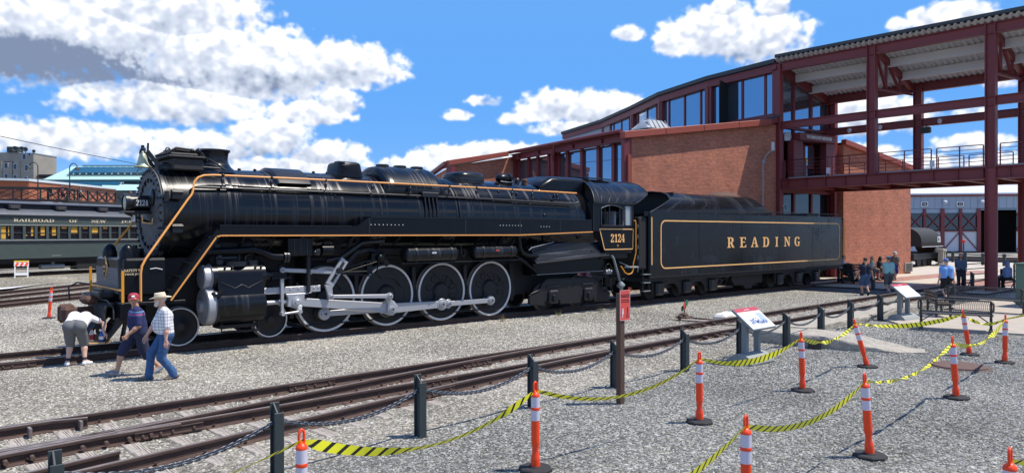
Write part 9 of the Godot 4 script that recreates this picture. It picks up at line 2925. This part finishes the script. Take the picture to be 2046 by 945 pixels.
# q: hip, chest, neck, head (positions), face (direction), ankle_l/r, toe_l/r (directions), hand_l/r, knee_l/r and elbow_l/r (poles)
func person(label: String, at: Vector3, turn: float, q: Dictionary, wear: Dictionary, group := "", detail := true) -> Node3D:
	var o := thing("person", label, "person", at, turn, group)
	var cell := 0.011 if detail else 0.022
	var hip: Vector3 = q.hip
	var chest: Vector3 = q.chest
	var neck: Vector3 = q.neck
	var head: Vector3 = q.head
	var face: Vector3 = q.face.normalized()
	var spine := (chest - hip).normalized()
	var right: Vector3 = q.get("right", V(-1, 0, 0))      # the figure faces +z, its right is -x
	var sh_r: Vector3 = q.get("shr", right)
	var g: float = q.get("girth", 1.0)
	var skin: Color = wear.get("skin", Color(0.52, 0.29, 0.20))
	var sm := mat("skin_%d_%d" % [int(skin.r * 100), int(skin.g * 100)], skin.r, skin.g, skin.b, 0.55)
	sm.subsurf_scatter_enabled = true
	sm.subsurf_scatter_strength = 0.08
	var body := []
	var shirt := []
	var pants := []
	# trunk
	for s in [-1.0, 1.0]:
		var c: Vector3 = chest + sh_r * s * 0.095 * g
		var w: Vector3 = hip.lerp(chest, 0.45) + right * s * 0.080 * g
		var h: Vector3 = hip + right * s * 0.082 * g
		body.push_back([h, w, 0.115 * g, 0.100 * g]); body.push_back([w, c, 0.100 * g, 0.110 * g])
		shirt.push_back([hip.lerp(chest, 0.10) + right * s * 0.085 * g, w, 0.128 * g, 0.118 * g]); shirt.push_back([w, c, 0.120 * g, 0.126 * g])
		shirt.push_back([c, chest.lerp(neck, 0.55) + sh_r * s * 0.10, 0.112 * g, 0.082])
		pants.push_back([h, hip + right * s * 0.075 + spine * 0.06, 0.130 * g, 0.122 * g])
	if q.has("belly"):
		body.push_back([q.belly, q.belly + spine * 0.1, 0.11, 0.10])
		shirt.push_back([q.belly, q.belly + spine * 0.12, 0.13, 0.115])
	body.push_back([neck, head, 0.055, 0.05])
	body.push_back([chest.lerp(neck, 0.7), neck, 0.075, 0.056])
	# arms
	var hands := []
	for s in [1.0, -1.0]:
		var nm := "r" if s > 0 else "l"
		var sh: Vector3 = chest.lerp(neck, 0.42) + sh_r * s * 0.180 * (0.5 + 0.5 * g)
		var hd: Vector3 = q["hand_" + nm]
		var el := bend(sh, hd, 0.29, 0.265, q.get("elbow_" + nm, V(0, -0.3, -1)))
		var wr: Vector3 = el + (hd - el).normalized() * 0.25
		body.push_back([sh, el, 0.054, 0.043]); body.push_back([el, el.lerp(wr, 0.35), 0.043, 0.042]); body.push_back([el.lerp(wr, 0.35), wr, 0.042, 0.026])
		var sl: float = wear.get("sleeve", 0.62)
		shirt.push_back([sh, sh.lerp(el, minf(sl, 1.0)), 0.072, 0.064])
		if sl > 1.0: shirt.push_back([el, el.lerp(wr, sl - 1.0), 0.056, 0.045])
		var fd: Vector3 = q.get("fingers_" + nm, (wr - el).normalized() + V(0, -0.2, 0))
		if detail: hand(hands, wr, fd, q.get("palm_" + nm, right * -s + V(0, 0, -0.3)), q.get("thumb_" + nm, s), q.get("curl_" + nm, 0.35))
		else:
			body.push_back([wr, wr + fd.normalized() * 0.08, 0.028, 0.036])
			for j in 4: body.push_back([wr + fd.normalized() * 0.08, wr + fd.normalized() * (0.15 - 0.01 * absf(j - 1.5)) + right * (j - 1.5) * 0.02, 0.016, 0.011])
	# legs
	var shoes := []
	var socks := []
	for s in [1.0, -1.0]:
		var nm := "r" if s > 0 else "l"
		var hj: Vector3 = hip + right * s * 0.092 * g + spine * -0.03
		var an: Vector3 = q["ankle_" + nm]
		var kn := bend(hj, an, 0.43, 0.41, q.get("knee_" + nm, V(0, 0, 1)))
		body.push_back([hj, kn, 0.088, 0.058]); body.push_back([kn, kn.lerp(an, 0.35), 0.057, 0.058]); body.push_back([kn.lerp(an, 0.35), an, 0.058, 0.036])
		var toe: Vector3 = q["toe_" + nm].normalized()
		body.push_back([an, an + toe * 0.12 + V(0, -0.04, 0), 0.036, 0.03])
		match wear.get("legs", "shorts"):
			"shorts":
				pants.push_back([hj, hj.lerp(kn, 0.85), 0.122, 0.094]); pants.push_back([hj.lerp(kn, 0.5), kn.lerp(an, wear.get("short_len", 0.02)), 0.104, 0.086])
			"long":
				pants.push_back([hj, kn, 0.118, 0.080]); pants.push_back([kn, an + (kn - an) * 0.10, 0.080, 0.068]); pants.push_back([an + (kn - an) * 0.25, an + toe * 0.02 - V(0, 0.03, 0), 0.068, 0.070])
		var dn := (an - kn).normalized()
		var sole := (dn - toe * dn.dot(toe)).normalized()
		var hl := an + sole * 0.055 - toe * 0.045
		shoes.push_back([hl, an + sole * 0.06 + toe * 0.09, 0.040, 0.043]); shoes.push_back([an + sole * 0.062 + toe * 0.09, an + sole * 0.07 + toe * 0.175, 0.043, 0.032]); shoes.push_back([an + sole * 0.02, an + sole * 0.05 + toe * 0.03, 0.046, 0.046])
		for j in [-1.0, 1.0]: shoes.push_back([an + sole * 0.068 + toe * 0.06 + right * j * 0.016, an + sole * 0.074 + toe * 0.16 + right * j * 0.014, 0.030, 0.026])
		socks.push_back([an - dn * 0.07, an, 0.042, 0.043])
	# head: skull, jaw, nose, ears on a frame that follows the face
	var fz := face
	var fx := Vector3.UP.cross(fz).normalized()
	var fy := fz.cross(fx)
	var hb := Basis(fx, fy, fz)
	var hp := func(x: float, y: float, z: float) -> Vector3: return head + hb * V(x, y, z)
	var hbones := [[hp.call(0, 0.035, -0.025), hp.call(0, 0.035, 0.015), 0.083, 0.080], [hp.call(0, -0.02, 0.02), hp.call(0, -0.075, 0.045), 0.066, 0.040], [hp.call(-0.03, -0.015, 0.045), hp.call(0.03, -0.015, 0.045), 0.042, 0.042], [hp.call(0, 0.015, 0.090), hp.call(0, -0.022, 0.106), 0.010, 0.015], [hp.call(-0.034, 0.028, 0.075), hp.call(0.034, 0.028, 0.075), 0.018, 0.018], [hp.call(-0.082, 0.015, -0.005), hp.call(-0.088, -0.025, 0.0), 0.016, 0.011], [hp.call(0.082, 0.015, -0.005), hp.call(0.088, -0.025, 0.0), 0.016, 0.011], [hp.call(-0.018, -0.058, 0.078), hp.call(0.018, -0.058, 0.078), 0.010, 0.010], [hp.call(0, -0.05, -0.02), neck, 0.058, 0.058]]
	var bm := blob(body, cell, 0.03)
	bm.join(blob(hbones, 0.006 if detail else 0.014, 0.022))
	if detail and hands.size(): bm.join(blob(hands.slice(0, hands.size() / 2), 0.0042, 0.006)).join(blob(hands.slice(hands.size() / 2), 0.0042, 0.006))
	part("body", bm, sm, o)
	for s in [-1.0, 1.0]:
		part("eye", N().ball(hp.call(0.031 * s, 0.014, 0.083), V(0.011, 0.007, 0.008), 8, 6), M.print_black, o)
	part("mouth", N().bar(hp.call(-0.022, -0.054, 0.0895), hp.call(0.022, -0.054, 0.0895), 0.006, 0.005), mat("lips", 0.30, 0.10, 0.08, 0.6), o)
	# clothes
	var tc: Color = wear.top
	var tm: Material = wear.get("top_mat", mat("cloth_%d_%d_%d" % [int(tc.r * 200), int(tc.g * 200), int(tc.b * 200)], tc.r, tc.g, tc.b, 0.9))
	part("shirt", blob(shirt, cell, 0.035, wear.get("tint")), tm, o)
	var pc: Color = wear.bottom
	var pmt: Material = wear.get("bottom_mat", mat("cloth_%d_%d_%d" % [int(pc.r * 200), int(pc.g * 200), int(pc.b * 200)], pc.r, pc.g, pc.b, 0.9))
	part("shorts" if wear.get("legs", "shorts") == "shorts" else "trousers", blob(pants, cell, 0.03), pmt, o)
	if detail or wear.get("shoe", Color.BLACK) != Color.BLACK or true:
		var sc: Color = wear.get("shoe", Color(0.05, 0.05, 0.05))
		part("shoes", blob(shoes, cell * 0.8, 0.02), mat("shoe_%d_%d" % [int(sc.r * 200), int(sc.b * 200)], sc.r, sc.g, sc.b, 0.7), o)
	if wear.has("sock"): part("socks", blob(socks, cell * 0.8, 0.01), mat("sock", wear.sock.r, wear.sock.g, wear.sock.b, 0.9), o)
	if wear.has("hair"):
		var hc: Color = wear.hair
		var hm := mat("hair_%d_%d" % [int(hc.r * 100), int(hc.b * 100)], hc.r, hc.g, hc.b, 0.7)
		var hbn := [[hp.call(0, 0.045, -0.035), hp.call(0, 0.055, 0.0), 0.086, 0.080]]
		if wear.get("hair_long", false): hbn.append_array([[hp.call(0, 0.03, -0.05), hp.call(0, -0.16, -0.09), 0.085, 0.075], [hp.call(0, -0.16, -0.09), hp.call(0, -0.32, -0.10), 0.075, 0.05], [hp.call(0.07, 0.02, 0.0), hp.call(0.08, -0.12, 0.0), 0.035, 0.03], [hp.call(-0.07, 0.02, 0.0), hp.call(-0.08, -0.12, 0.0), 0.035, 0.03]])
		part("hair", blob(hbn, 0.009 if detail else 0.016, 0.02), hm, o)
	if wear.has("beard"):
		part("beard", blob([[hp.call(-0.045, -0.045, 0.05), hp.call(0, -0.085, 0.07), 0.035, 0.04], [hp.call(0.045, -0.045, 0.05), hp.call(0, -0.085, 0.07), 0.035, 0.04], [hp.call(-0.07, 0.0, 0.02), hp.call(-0.05, -0.05, 0.045), 0.02, 0.03], [hp.call(0.07, 0.0, 0.02), hp.call(0.05, -0.05, 0.045), 0.02, 0.03]], 0.007, 0.015), mat("beard", 0.62, 0.60, 0.57, 0.9), o)
	match wear.get("hat", ""):
		"cap":
			var c := N()
			c.x = Transform3D(hb, head)
			c.lathe_smooth(V(0, 0.035, -0.012), Vector3.UP, [P2(0.104, 0.0), P2(0.103, 0.04), P2(0.090, 0.075), P2(0.055, 0.10), P2(0.0, 0.107)], 22)
			var br := []
			for k in 9:
				var a := PI * k / 8.0
				br.push_back(PackedVector3Array([V(cos(a) * 0.098, 0.045 - 0.012 * absf(cos(a)), 0.03 + sin(a) * 0.05), V(cos(a) * 0.085, 0.036 - 0.018 * absf(cos(a)), 0.05 + sin(a) * 0.115), V(cos(a) * 0.085, 0.030 - 0.018 * absf(cos(a)), 0.05 + sin(a) * 0.112), V(cos(a) * 0.098, 0.038 - 0.012 * absf(cos(a)), 0.03 + sin(a) * 0.05)]))
			c.hull(br, true)
			var hc: Color = wear.hat_color
			part("cap", c, mat("cap_%d_%d_%d" % [int(hc.r * 200), int(hc.g * 200), int(hc.b * 200)], hc.r, hc.g, hc.b, 0.8), o)
			if wear.has("badge"):
				var bd := N()
				bd.x = Transform3D(hb, head)
				bd.box(V(0, 0.085, 0.088), V(0.055, 0.035, 0.006), 0.0, Basis(Vector3.RIGHT, -0.5))
				part("badge", bd, M.white_paint, o)
		"brim":
			var c := N()
			c.x = Transform3D(hb * Basis(Vector3.RIGHT, 0.06), head)
			var bw: float = wear.get("brim", 0.185)
			var rr := []
			for q2 in [[0.100, 0.05, 0.0], [bw * 0.8, 0.042, 0.010], [bw, 0.045, 0.028], [bw * 0.98, 0.038, 0.028], [0.100, 0.040, 0.0]]:
				var rg := PackedVector3Array()
				for k in 28:
					var a := TAU * k / 28.0
					rg.push_back(V(cos(a) * q2[0] * 0.92, q2[1] + q2[2] * (cos(a) * cos(a)) - 0.008 * sin(a), -sin(a) * q2[0] * 1.08 - 0.01))
				rr.push_back(rg)
			c.hull(rr, true)
			var cr := []
			for q2 in [[0.104, 0.035], [0.103, 0.07], [0.095, 0.125], [0.085, 0.148], [0.05, 0.145], [0.01, 0.128]]:
				var rg := PackedVector3Array()
				for k in 28:
					var a := TAU * k / 28.0
					rg.push_back(V(cos(a) * q2[0] * 0.9, q2[1] - (0.02 if q2[0] < 0.06 else 0.0) * absf(sin(a)), -sin(a) * q2[0] * 1.05 - 0.01))
				cr.push_back(rg)
			c.hull(cr, true, false, true)
			var hc: Color = wear.hat_color
			part("hat", c, mat("hat_%d_%d_%d" % [int(hc.r * 200), int(hc.g * 200), int(hc.b * 200)], hc.r, hc.g, hc.b, 0.85), o)
			var bn := N()
			bn.x = c.x
			bn.lathe(V(0, 0.045, -0.01), Vector3.UP, [P2(0.1055, 0.0), P2(0.106, 0.025)], 28)
			if wear.has("band"): part("hat_band", bn, mat("band_%d" % int(wear.band.b * 200), wear.band.r, wear.band.g, wear.band.b, 0.8), o)
		"hood":
			part("hood", blob([[hp.call(0, 0.05, -0.04), hp.call(0, 0.05, 0.02), 0.105, 0.098], [hp.call(0, 0.0, -0.05), neck + V(0, -0.04, -0.03), 0.09, 0.10]], 0.016, 0.03), tm, o)
	return o

func walk(stride: float, phase: float, extra := {}) -> Dictionary:
	# a stride facing +z; phase +1 puts the right foot forward
	var f := stride * 0.5
	var d := {
		"hip": V(0, 0.91, 0), "chest": V(0, 1.28, 0.02), "neck": V(0, 1.47, 0.02), "head": V(0, 1.595, 0.045), "face": V(0, -0.05, 1),
		"ankle_r": V(-0.09, 0.10, f * phase), "ankle_l": V(0.09, 0.10, -f * phase), "toe_r": V(-0.1, -0.05, 1), "toe_l": V(0.1, -0.05, 1),
		"hand_r": V(-0.26, 0.80, -0.10 * phase + 0.06), "hand_l": V(0.26, 0.80, 0.10 * phase + 0.06),
	}
	if phase > 0: d.ankle_l = V(0.09, 0.17, -f); d.toe_l = V(0.05, -0.55, 1)
	else: d.ankle_r = V(-0.09, 0.17, -f); d.toe_r = V(-0.05, -0.55, 1)
	d.merge(extra, true)
	return d

func sit(h: float, extra := {}) -> Dictionary:
	var d := {
		"hip": V(0, h + 0.08, 0), "chest": V(0, h + 0.43, 0.03), "neck": V(0, h + 0.62, 0.05), "head": V(0, h + 0.745, 0.08), "face": V(0, -0.05, 1),
		"ankle_r": V(-0.12, 0.10, 0.42), "ankle_l": V(0.12, 0.10, 0.42), "toe_r": V(-0.1, 0, 1), "toe_l": V(0.1, 0, 1),
		"hand_r": V(-0.16, h + 0.16, 0.36), "hand_l": V(0.16, h + 0.16, 0.36), "knee_r": V(0, 1, 0.5), "knee_l": V(0, 1, 0.5),
	}
	d.merge(extra, true)
	return d

func plaid_material() -> StandardMaterial3D:
	var w := 64
	var d := PackedByteArray()
	d.resize(w * w * 3)
	for y in w:
		for x in w:
			var u := fposmod(x / 64.0, 1.0)
			var v := fposmod(y / 64.0, 1.0)
			var a := 1.0 if (u < 0.16 or (u > 0.24 and u < 0.28)) else 0.0
			var b := 1.0 if (v < 0.16 or (v > 0.24 and v < 0.28)) else 0.0
			var t := 0.62 * maxf(a, b) + 0.25 * a * b
			var c := Color(0.80, 0.80, 0.82).lerp(Color(0.05, 0.06, 0.13), t).linear_to_srgb()
			var k := (y * w + x) * 3
			d[k] = int(c.r * 255); d[k + 1] = int(c.g * 255); d[k + 2] = int(c.b * 255)
	var m := StandardMaterial3D.new()
	m.resource_name = "plaid_cloth"
	m.albedo_texture = tex(w, w, d)
	m.roughness = 0.9
	m.uv1_triplanar = true
	m.uv1_triplanar_sharpness = 6.0
	m.uv1_scale = Vector3.ONE / 0.062
	return m

func people() -> void:
	var tan := Color(0.50, 0.27, 0.18)
	var pale := Color(0.62, 0.38, 0.29)
	var denim := mottled("denim", Color(0.040, 0.105, 0.245), Color(0.05, 0.10, 0.17), 0.9, 0.5, 0.3, 91, 0.02, 0.08)
	# man bending over the front step, his back to the viewer
	var away := atan2(0.42, -0.95)
	person("person in a white shirt and grey shorts bending over the locomotive's front step", V(-6.06, 0.0, 1.14), away, {
		"hip": V(0, 0.86, -0.12), "chest": V(-0.02, 1.00, 0.26), "neck": V(-0.03, 0.98, 0.46), "head": V(-0.03, 0.90, 0.56), "face": V(0, -0.9, 0.45),
		"ankle_r": V(-0.17, 0.10, -0.03), "ankle_l": V(0.15, 0.10, -0.06), "toe_r": V(-0.5, 0, 1), "toe_l": V(0.3, 0, 1), "shr": V(-1, -0.05, 0.0),
		"hand_r": V(-0.50, 0.66, 0.16), "hand_l": V(0.20, 0.52, 0.42), "elbow_r": V(-0.4, 0.4, 0.5), "fingers_r": V(-0.5, -0.55, 0.1), "palm_r": V(0.3, -0.8, 0.3), "curl_r": 0.55, "girth": 1.10},
		{"skin": pale, "top": Color(0.80, 0.80, 0.83), "bottom": Color(0.135, 0.14, 0.15), "legs": "shorts", "short_len": 0.10, "shoe": Color(0.62, 0.63, 0.66), "sock": Color(0.02, 0.025, 0.05), "hair": Color(0.10, 0.08, 0.07), "sleeve": 0.55})
	# man in the red cap, walking left and looking this way
	var stripe := func(p: Vector3) -> Color:
		var base := Color(0.018, 0.026, 0.095)
		if p.z > 0.02 or absf(p.x) < 0.2:
			if p.y > 1.275 and p.y < 1.30: return Color(0.16, 0.26, 0.45)
			if p.y > 1.225 and p.y < 1.245: return Color(0.42, 0.06, 0.16)
			if p.y > 1.20 and p.y < 1.30: return Color(0.05, 0.09, 0.22)
		return base
	var vt := StandardMaterial3D.new()
	vt.vertex_color_use_as_albedo = true
	vt.roughness = 0.9
	vt.resource_name = "navy_polo"
	person("person in a red cap, navy polo and navy shorts walking left and looking this way", V(-5.34, 0.0, 3.20), -PI / 2 + 0.10, walk(0.74, 1.0, {
		"hip": V(0, 0.88, 0.02), "chest": V(0, 1.22, 0.06), "neck": V(0.01, 1.395, 0.085), "head": V(0.02, 1.515, 0.12), "face": V(0.9, -0.06, 0.42), "shr": V(-0.97, 0, -0.22), "belly": V(0, 1.02, 0.10),
		"ankle_r": V(-0.07, 0.13, 0.40), "toe_r": V(-0.1, 0.30, 1), "ankle_l": V(0.09, 0.14, -0.34), "toe_l": V(0.1, -0.35, 1),
		"hand_l": V(0.19, 0.84, 0.30), "hand_r": V(-0.26, 0.80, -0.12), "elbow_l": V(0.6, -0.2, -0.8), "fingers_l": V(0.0, -0.6, 0.7), "palm_l": V(-0.9, 0, 0.1), "curl_l": 0.75, "girth": 1.10}),
		{"skin": tan, "top": Color(0.018, 0.026, 0.095), "top_mat": vt, "tint": stripe, "bottom": Color(0.022, 0.028, 0.065), "legs": "shorts", "short_len": 0.16, "shoe": Color(0.20, 0.22, 0.27), "hair": Color(0.05, 0.04, 0.04), "hat": "cap", "hat_color": Color(0.33, 0.03, 0.045), "badge": true, "sleeve": 0.9})
	# man in the straw hat and plaid shirt, walking left beside him
	person("person in a straw hat, plaid shirt and blue jeans walking left", V(-5.12, 0.0, 4.06), -PI / 2 - 0.12, walk(0.62, 1.0, {
		"hip": V(0, 0.89, -0.02), "chest": V(0, 1.245, 0.0), "neck": V(-0.01, 1.425, 0.035), "head": V(-0.015, 1.545, 0.075), "face": V(-0.35, -0.08, 1.0), "belly": V(0, 1.02, 0.085),
		"ankle_r": V(-0.09, 0.10, 0.26), "ankle_l": V(0.09, 0.11, -0.16), "toe_l": V(0.1, -0.1, 1), "toe_r": V(-0.05, 0.05, 1), "knee_r": V(0, 0, 1),
		"hand_l": V(0.25, 0.74, 0.02), "hand_r": V(-0.24, 0.82, 0.30), "elbow_l": V(0.3, -0.1, -1), "palm_l": V(-0.9, 0, -0.3), "curl_l": 0.4, "girth": 1.08}),
		{"skin": Color(0.60, 0.34, 0.26), "top": Color(0.8, 0.8, 0.8), "top_mat": plaid_material(), "bottom": Color(0.04, 0.11, 0.26), "bottom_mat": denim, "legs": "long", "shoe": Color(0.13, 0.11, 0.09), "hair": Color(0.45, 0.43, 0.40), "beard": true, "hat": "brim", "hat_color": Color(0.68, 0.60, 0.45), "band": Color(0.50, 0.43, 0.31), "brim": 0.19, "sleeve": 0.95})
	var far_fw := atan2(0.80, -0.60)
	# people in the canopy's shade and on the paving
	person("person in a navy shirt and denim shorts walking away beyond the tender", V(24.6, 0.0, 4.95), far_fw + 0.2, walk(0.22, -1.0, {"hand_r": V(-0.42, 0.80, 0.14), "hand_l": V(0.46, 0.86, -0.02), "girth": 1.15}), {"skin": tan, "top": Color(0.010, 0.014, 0.035), "bottom": Color(0.04, 0.085, 0.19), "shoe": Color(0.02, 0.02, 0.02), "hair": Color(0.035, 0.025, 0.02), "short_len": -0.0}, "", false)
	person("person in a pale teal shirt, grey shorts and a banded hat walking away", V(26.4, 0.02, 5.25), far_fw, walk(0.45, 1.0, {"girth": 1.12}), {"skin": tan, "top": Color(0.28, 0.52, 0.52), "bottom": Color(0.10, 0.105, 0.12), "short_len": 0.12, "shoe": Color(0.35, 0.36, 0.4), "hat": "brim", "hat_color": Color(0.42, 0.48, 0.55), "band": Color(0.03, 0.05, 0.10), "hair": Color(0.1, 0.08, 0.06)}, "", false)
	person("person in a grey shirt, blue shorts and pale cap nearest the brick corner", V(35.6, 0.08, 1.95), -0.9, walk(0.25, 1.0, {"chest": V(0, 1.24, 0.08), "neck": V(0, 1.42, 0.14), "head": V(0, 1.54, 0.19), "face": V(0, -0.3, 1), "girth": 1.12}), {"skin": tan, "top": Color(0.13, 0.115, 0.105), "bottom": Color(0.012, 0.022, 0.16), "hat": "cap", "hat_color": Color(0.45, 0.47, 0.5), "hair": Color(0.1, 0.08, 0.06)}, "", false)
	person("bald person in a pale green shirt sitting with a hand to the head", V(34.3, 0.10, 1.15), 0.5, sit(0.52, {"hand_l": V(0.28, 1.14, 0.22), "elbow_l": V(1, 0.2, 0.2), "chest": V(0, 0.96, 0.08)}), {"skin": Color(0.55, 0.30, 0.20), "top": Color(0.50, 0.60, 0.52), "bottom": Color(0.10, 0.10, 0.11)}, "", false)
	person("dark haired person in a dark top sitting behind the teal shirt", V(35.3, 0.10, 1.25), 0.2, sit(0.50), {"skin": tan, "top": Color(0.014, 0.022, 0.028), "bottom": Color(0.03, 0.03, 0.035), "hair": Color(0.025, 0.018, 0.015), "legs": "long", "hair_long": true}, "", false)
	person("person in a pale pink top sitting just behind the tender", V(32.7, 0.10, 0.25), 0.3, sit(0.60, {"hand_l": V(0.36, 1.0, 0.2), "chest": V(0, 1.02, 0.05)}), {"skin": pale, "top": Color(0.70, 0.55, 0.53), "bottom": Color(0.06, 0.02, 0.03), "legs": "long", "hair": Color(0.12, 0.09, 0.07), "sleeve": 1.5}, "", false)
	person("small child sitting in the black stroller", V(31.3, 0.22, 1.15), deg_to_rad(60), sit(0.30, {"chest": V(0, 0.60, 0.0), "neck": V(0, 0.72, 0.0), "head": V(0, 0.83, 0.03), "hand_r": V(-0.14, 0.45, 0.2), "hand_l": V(0.14, 0.45, 0.2), "ankle_r": V(-0.1, 0.18, 0.5), "ankle_l": V(0.1, 0.18, 0.5), "girth": 0.72}), {"skin": pale, "top": Color(0.18, 0.20, 0.24), "bottom": Color(0.05, 0.06, 0.09), "hair": Color(0.14, 0.09, 0.06)}, "", false)
	person("person in a light blue polo, black shorts and blue cap walking away", V(23.75, 0.05, 8.55), far_fw + 0.1, walk(0.34, 1.0, {"hand_r": V(-0.31, 0.80, 0.04), "hand_l": V(0.31, 0.82, 0.0), "girth": 1.2}), {"skin": pale, "top": Color(0.16, 0.34, 0.70), "bottom": Color(0.014, 0.016, 0.022), "short_len": 0.06, "hat": "cap", "hat_color": Color(0.05, 0.12, 0.42), "hair": Color(0.2, 0.18, 0.16), "sleeve": 0.7}, "", false)
	person("long haired person in a denim blue top and dark trousers with a sling strap", V(31.3, 0.08, 6.75), -1.25, walk(0.16, 1.0, {"hand_r": V(-0.2, 1.0, 0.2), "hand_l": V(0.22, 0.95, 0.18), "girth": 1.12}), {"skin": tan, "top": Color(0.08, 0.12, 0.18), "bottom": Color(0.022, 0.024, 0.028), "legs": "long", "hair": Color(0.06, 0.035, 0.025), "hair_long": true, "sleeve": 1.3}, "", false)
	person("hooded person in a pale blue jacket sitting at the right edge", V(32.3, 0.08, 8.5), deg_to_rad(150), sit(0.48), {"skin": pale, "top": Color(0.18, 0.26, 0.45), "bottom": Color(0.02, 0.02, 0.025), "legs": "long", "hat": "hood", "hair": Color(0.1, 0.08, 0.06), "sleeve": 1.9}, "", false)
	# people crossing the footbridge
	var B := [[V(7.6, 6.86, -81.2), Color(0.06, 0.06, 0.07), "person in dark grey on the footbridge under the left lamp", Color(0.1, 0.08, 0.07)], [V(8.6, 6.86, -80.6), Color(0.55, 0.12, 0.13), "person in a red shirt on the footbridge", Color(0.6, 0.55, 0.5)], [V(9.3, 6.86, -81.0), Color(0.08, 0.20, 0.52), "person in a blue shirt on the footbridge by the second lamp", Color(0.08, 0.06, 0.05)], [V(10.7, 6.88, -82.0), Color(0.55, 0.57, 0.60), "person in a pale top on the footbridge right of the second lamp", Color(0.04, 0.03, 0.03)], [V(18.0, 7.05, -88.4), Color(0.45, 0.16, 0.12), "dark haired person on the footbridge above the headlight", Color(0.03, 0.02, 0.02)], [V(18.8, 7.05, -88.9), Color(0.20, 0.32, 0.60), "person in a pale blue cap on the footbridge above the headlight", Color(0.3, 0.4, 0.7)]]
	for k in B.size():
		person(B[k][2], B[k][0], 1.9 if k % 2 else -1.3, walk(0.4, 1.0 if k % 2 else -1.0), {"skin": tan, "top": B[k][1], "bottom": Color(0.04, 0.045, 0.06), "hair": B[k][3]}, "people on the footbridge", false)
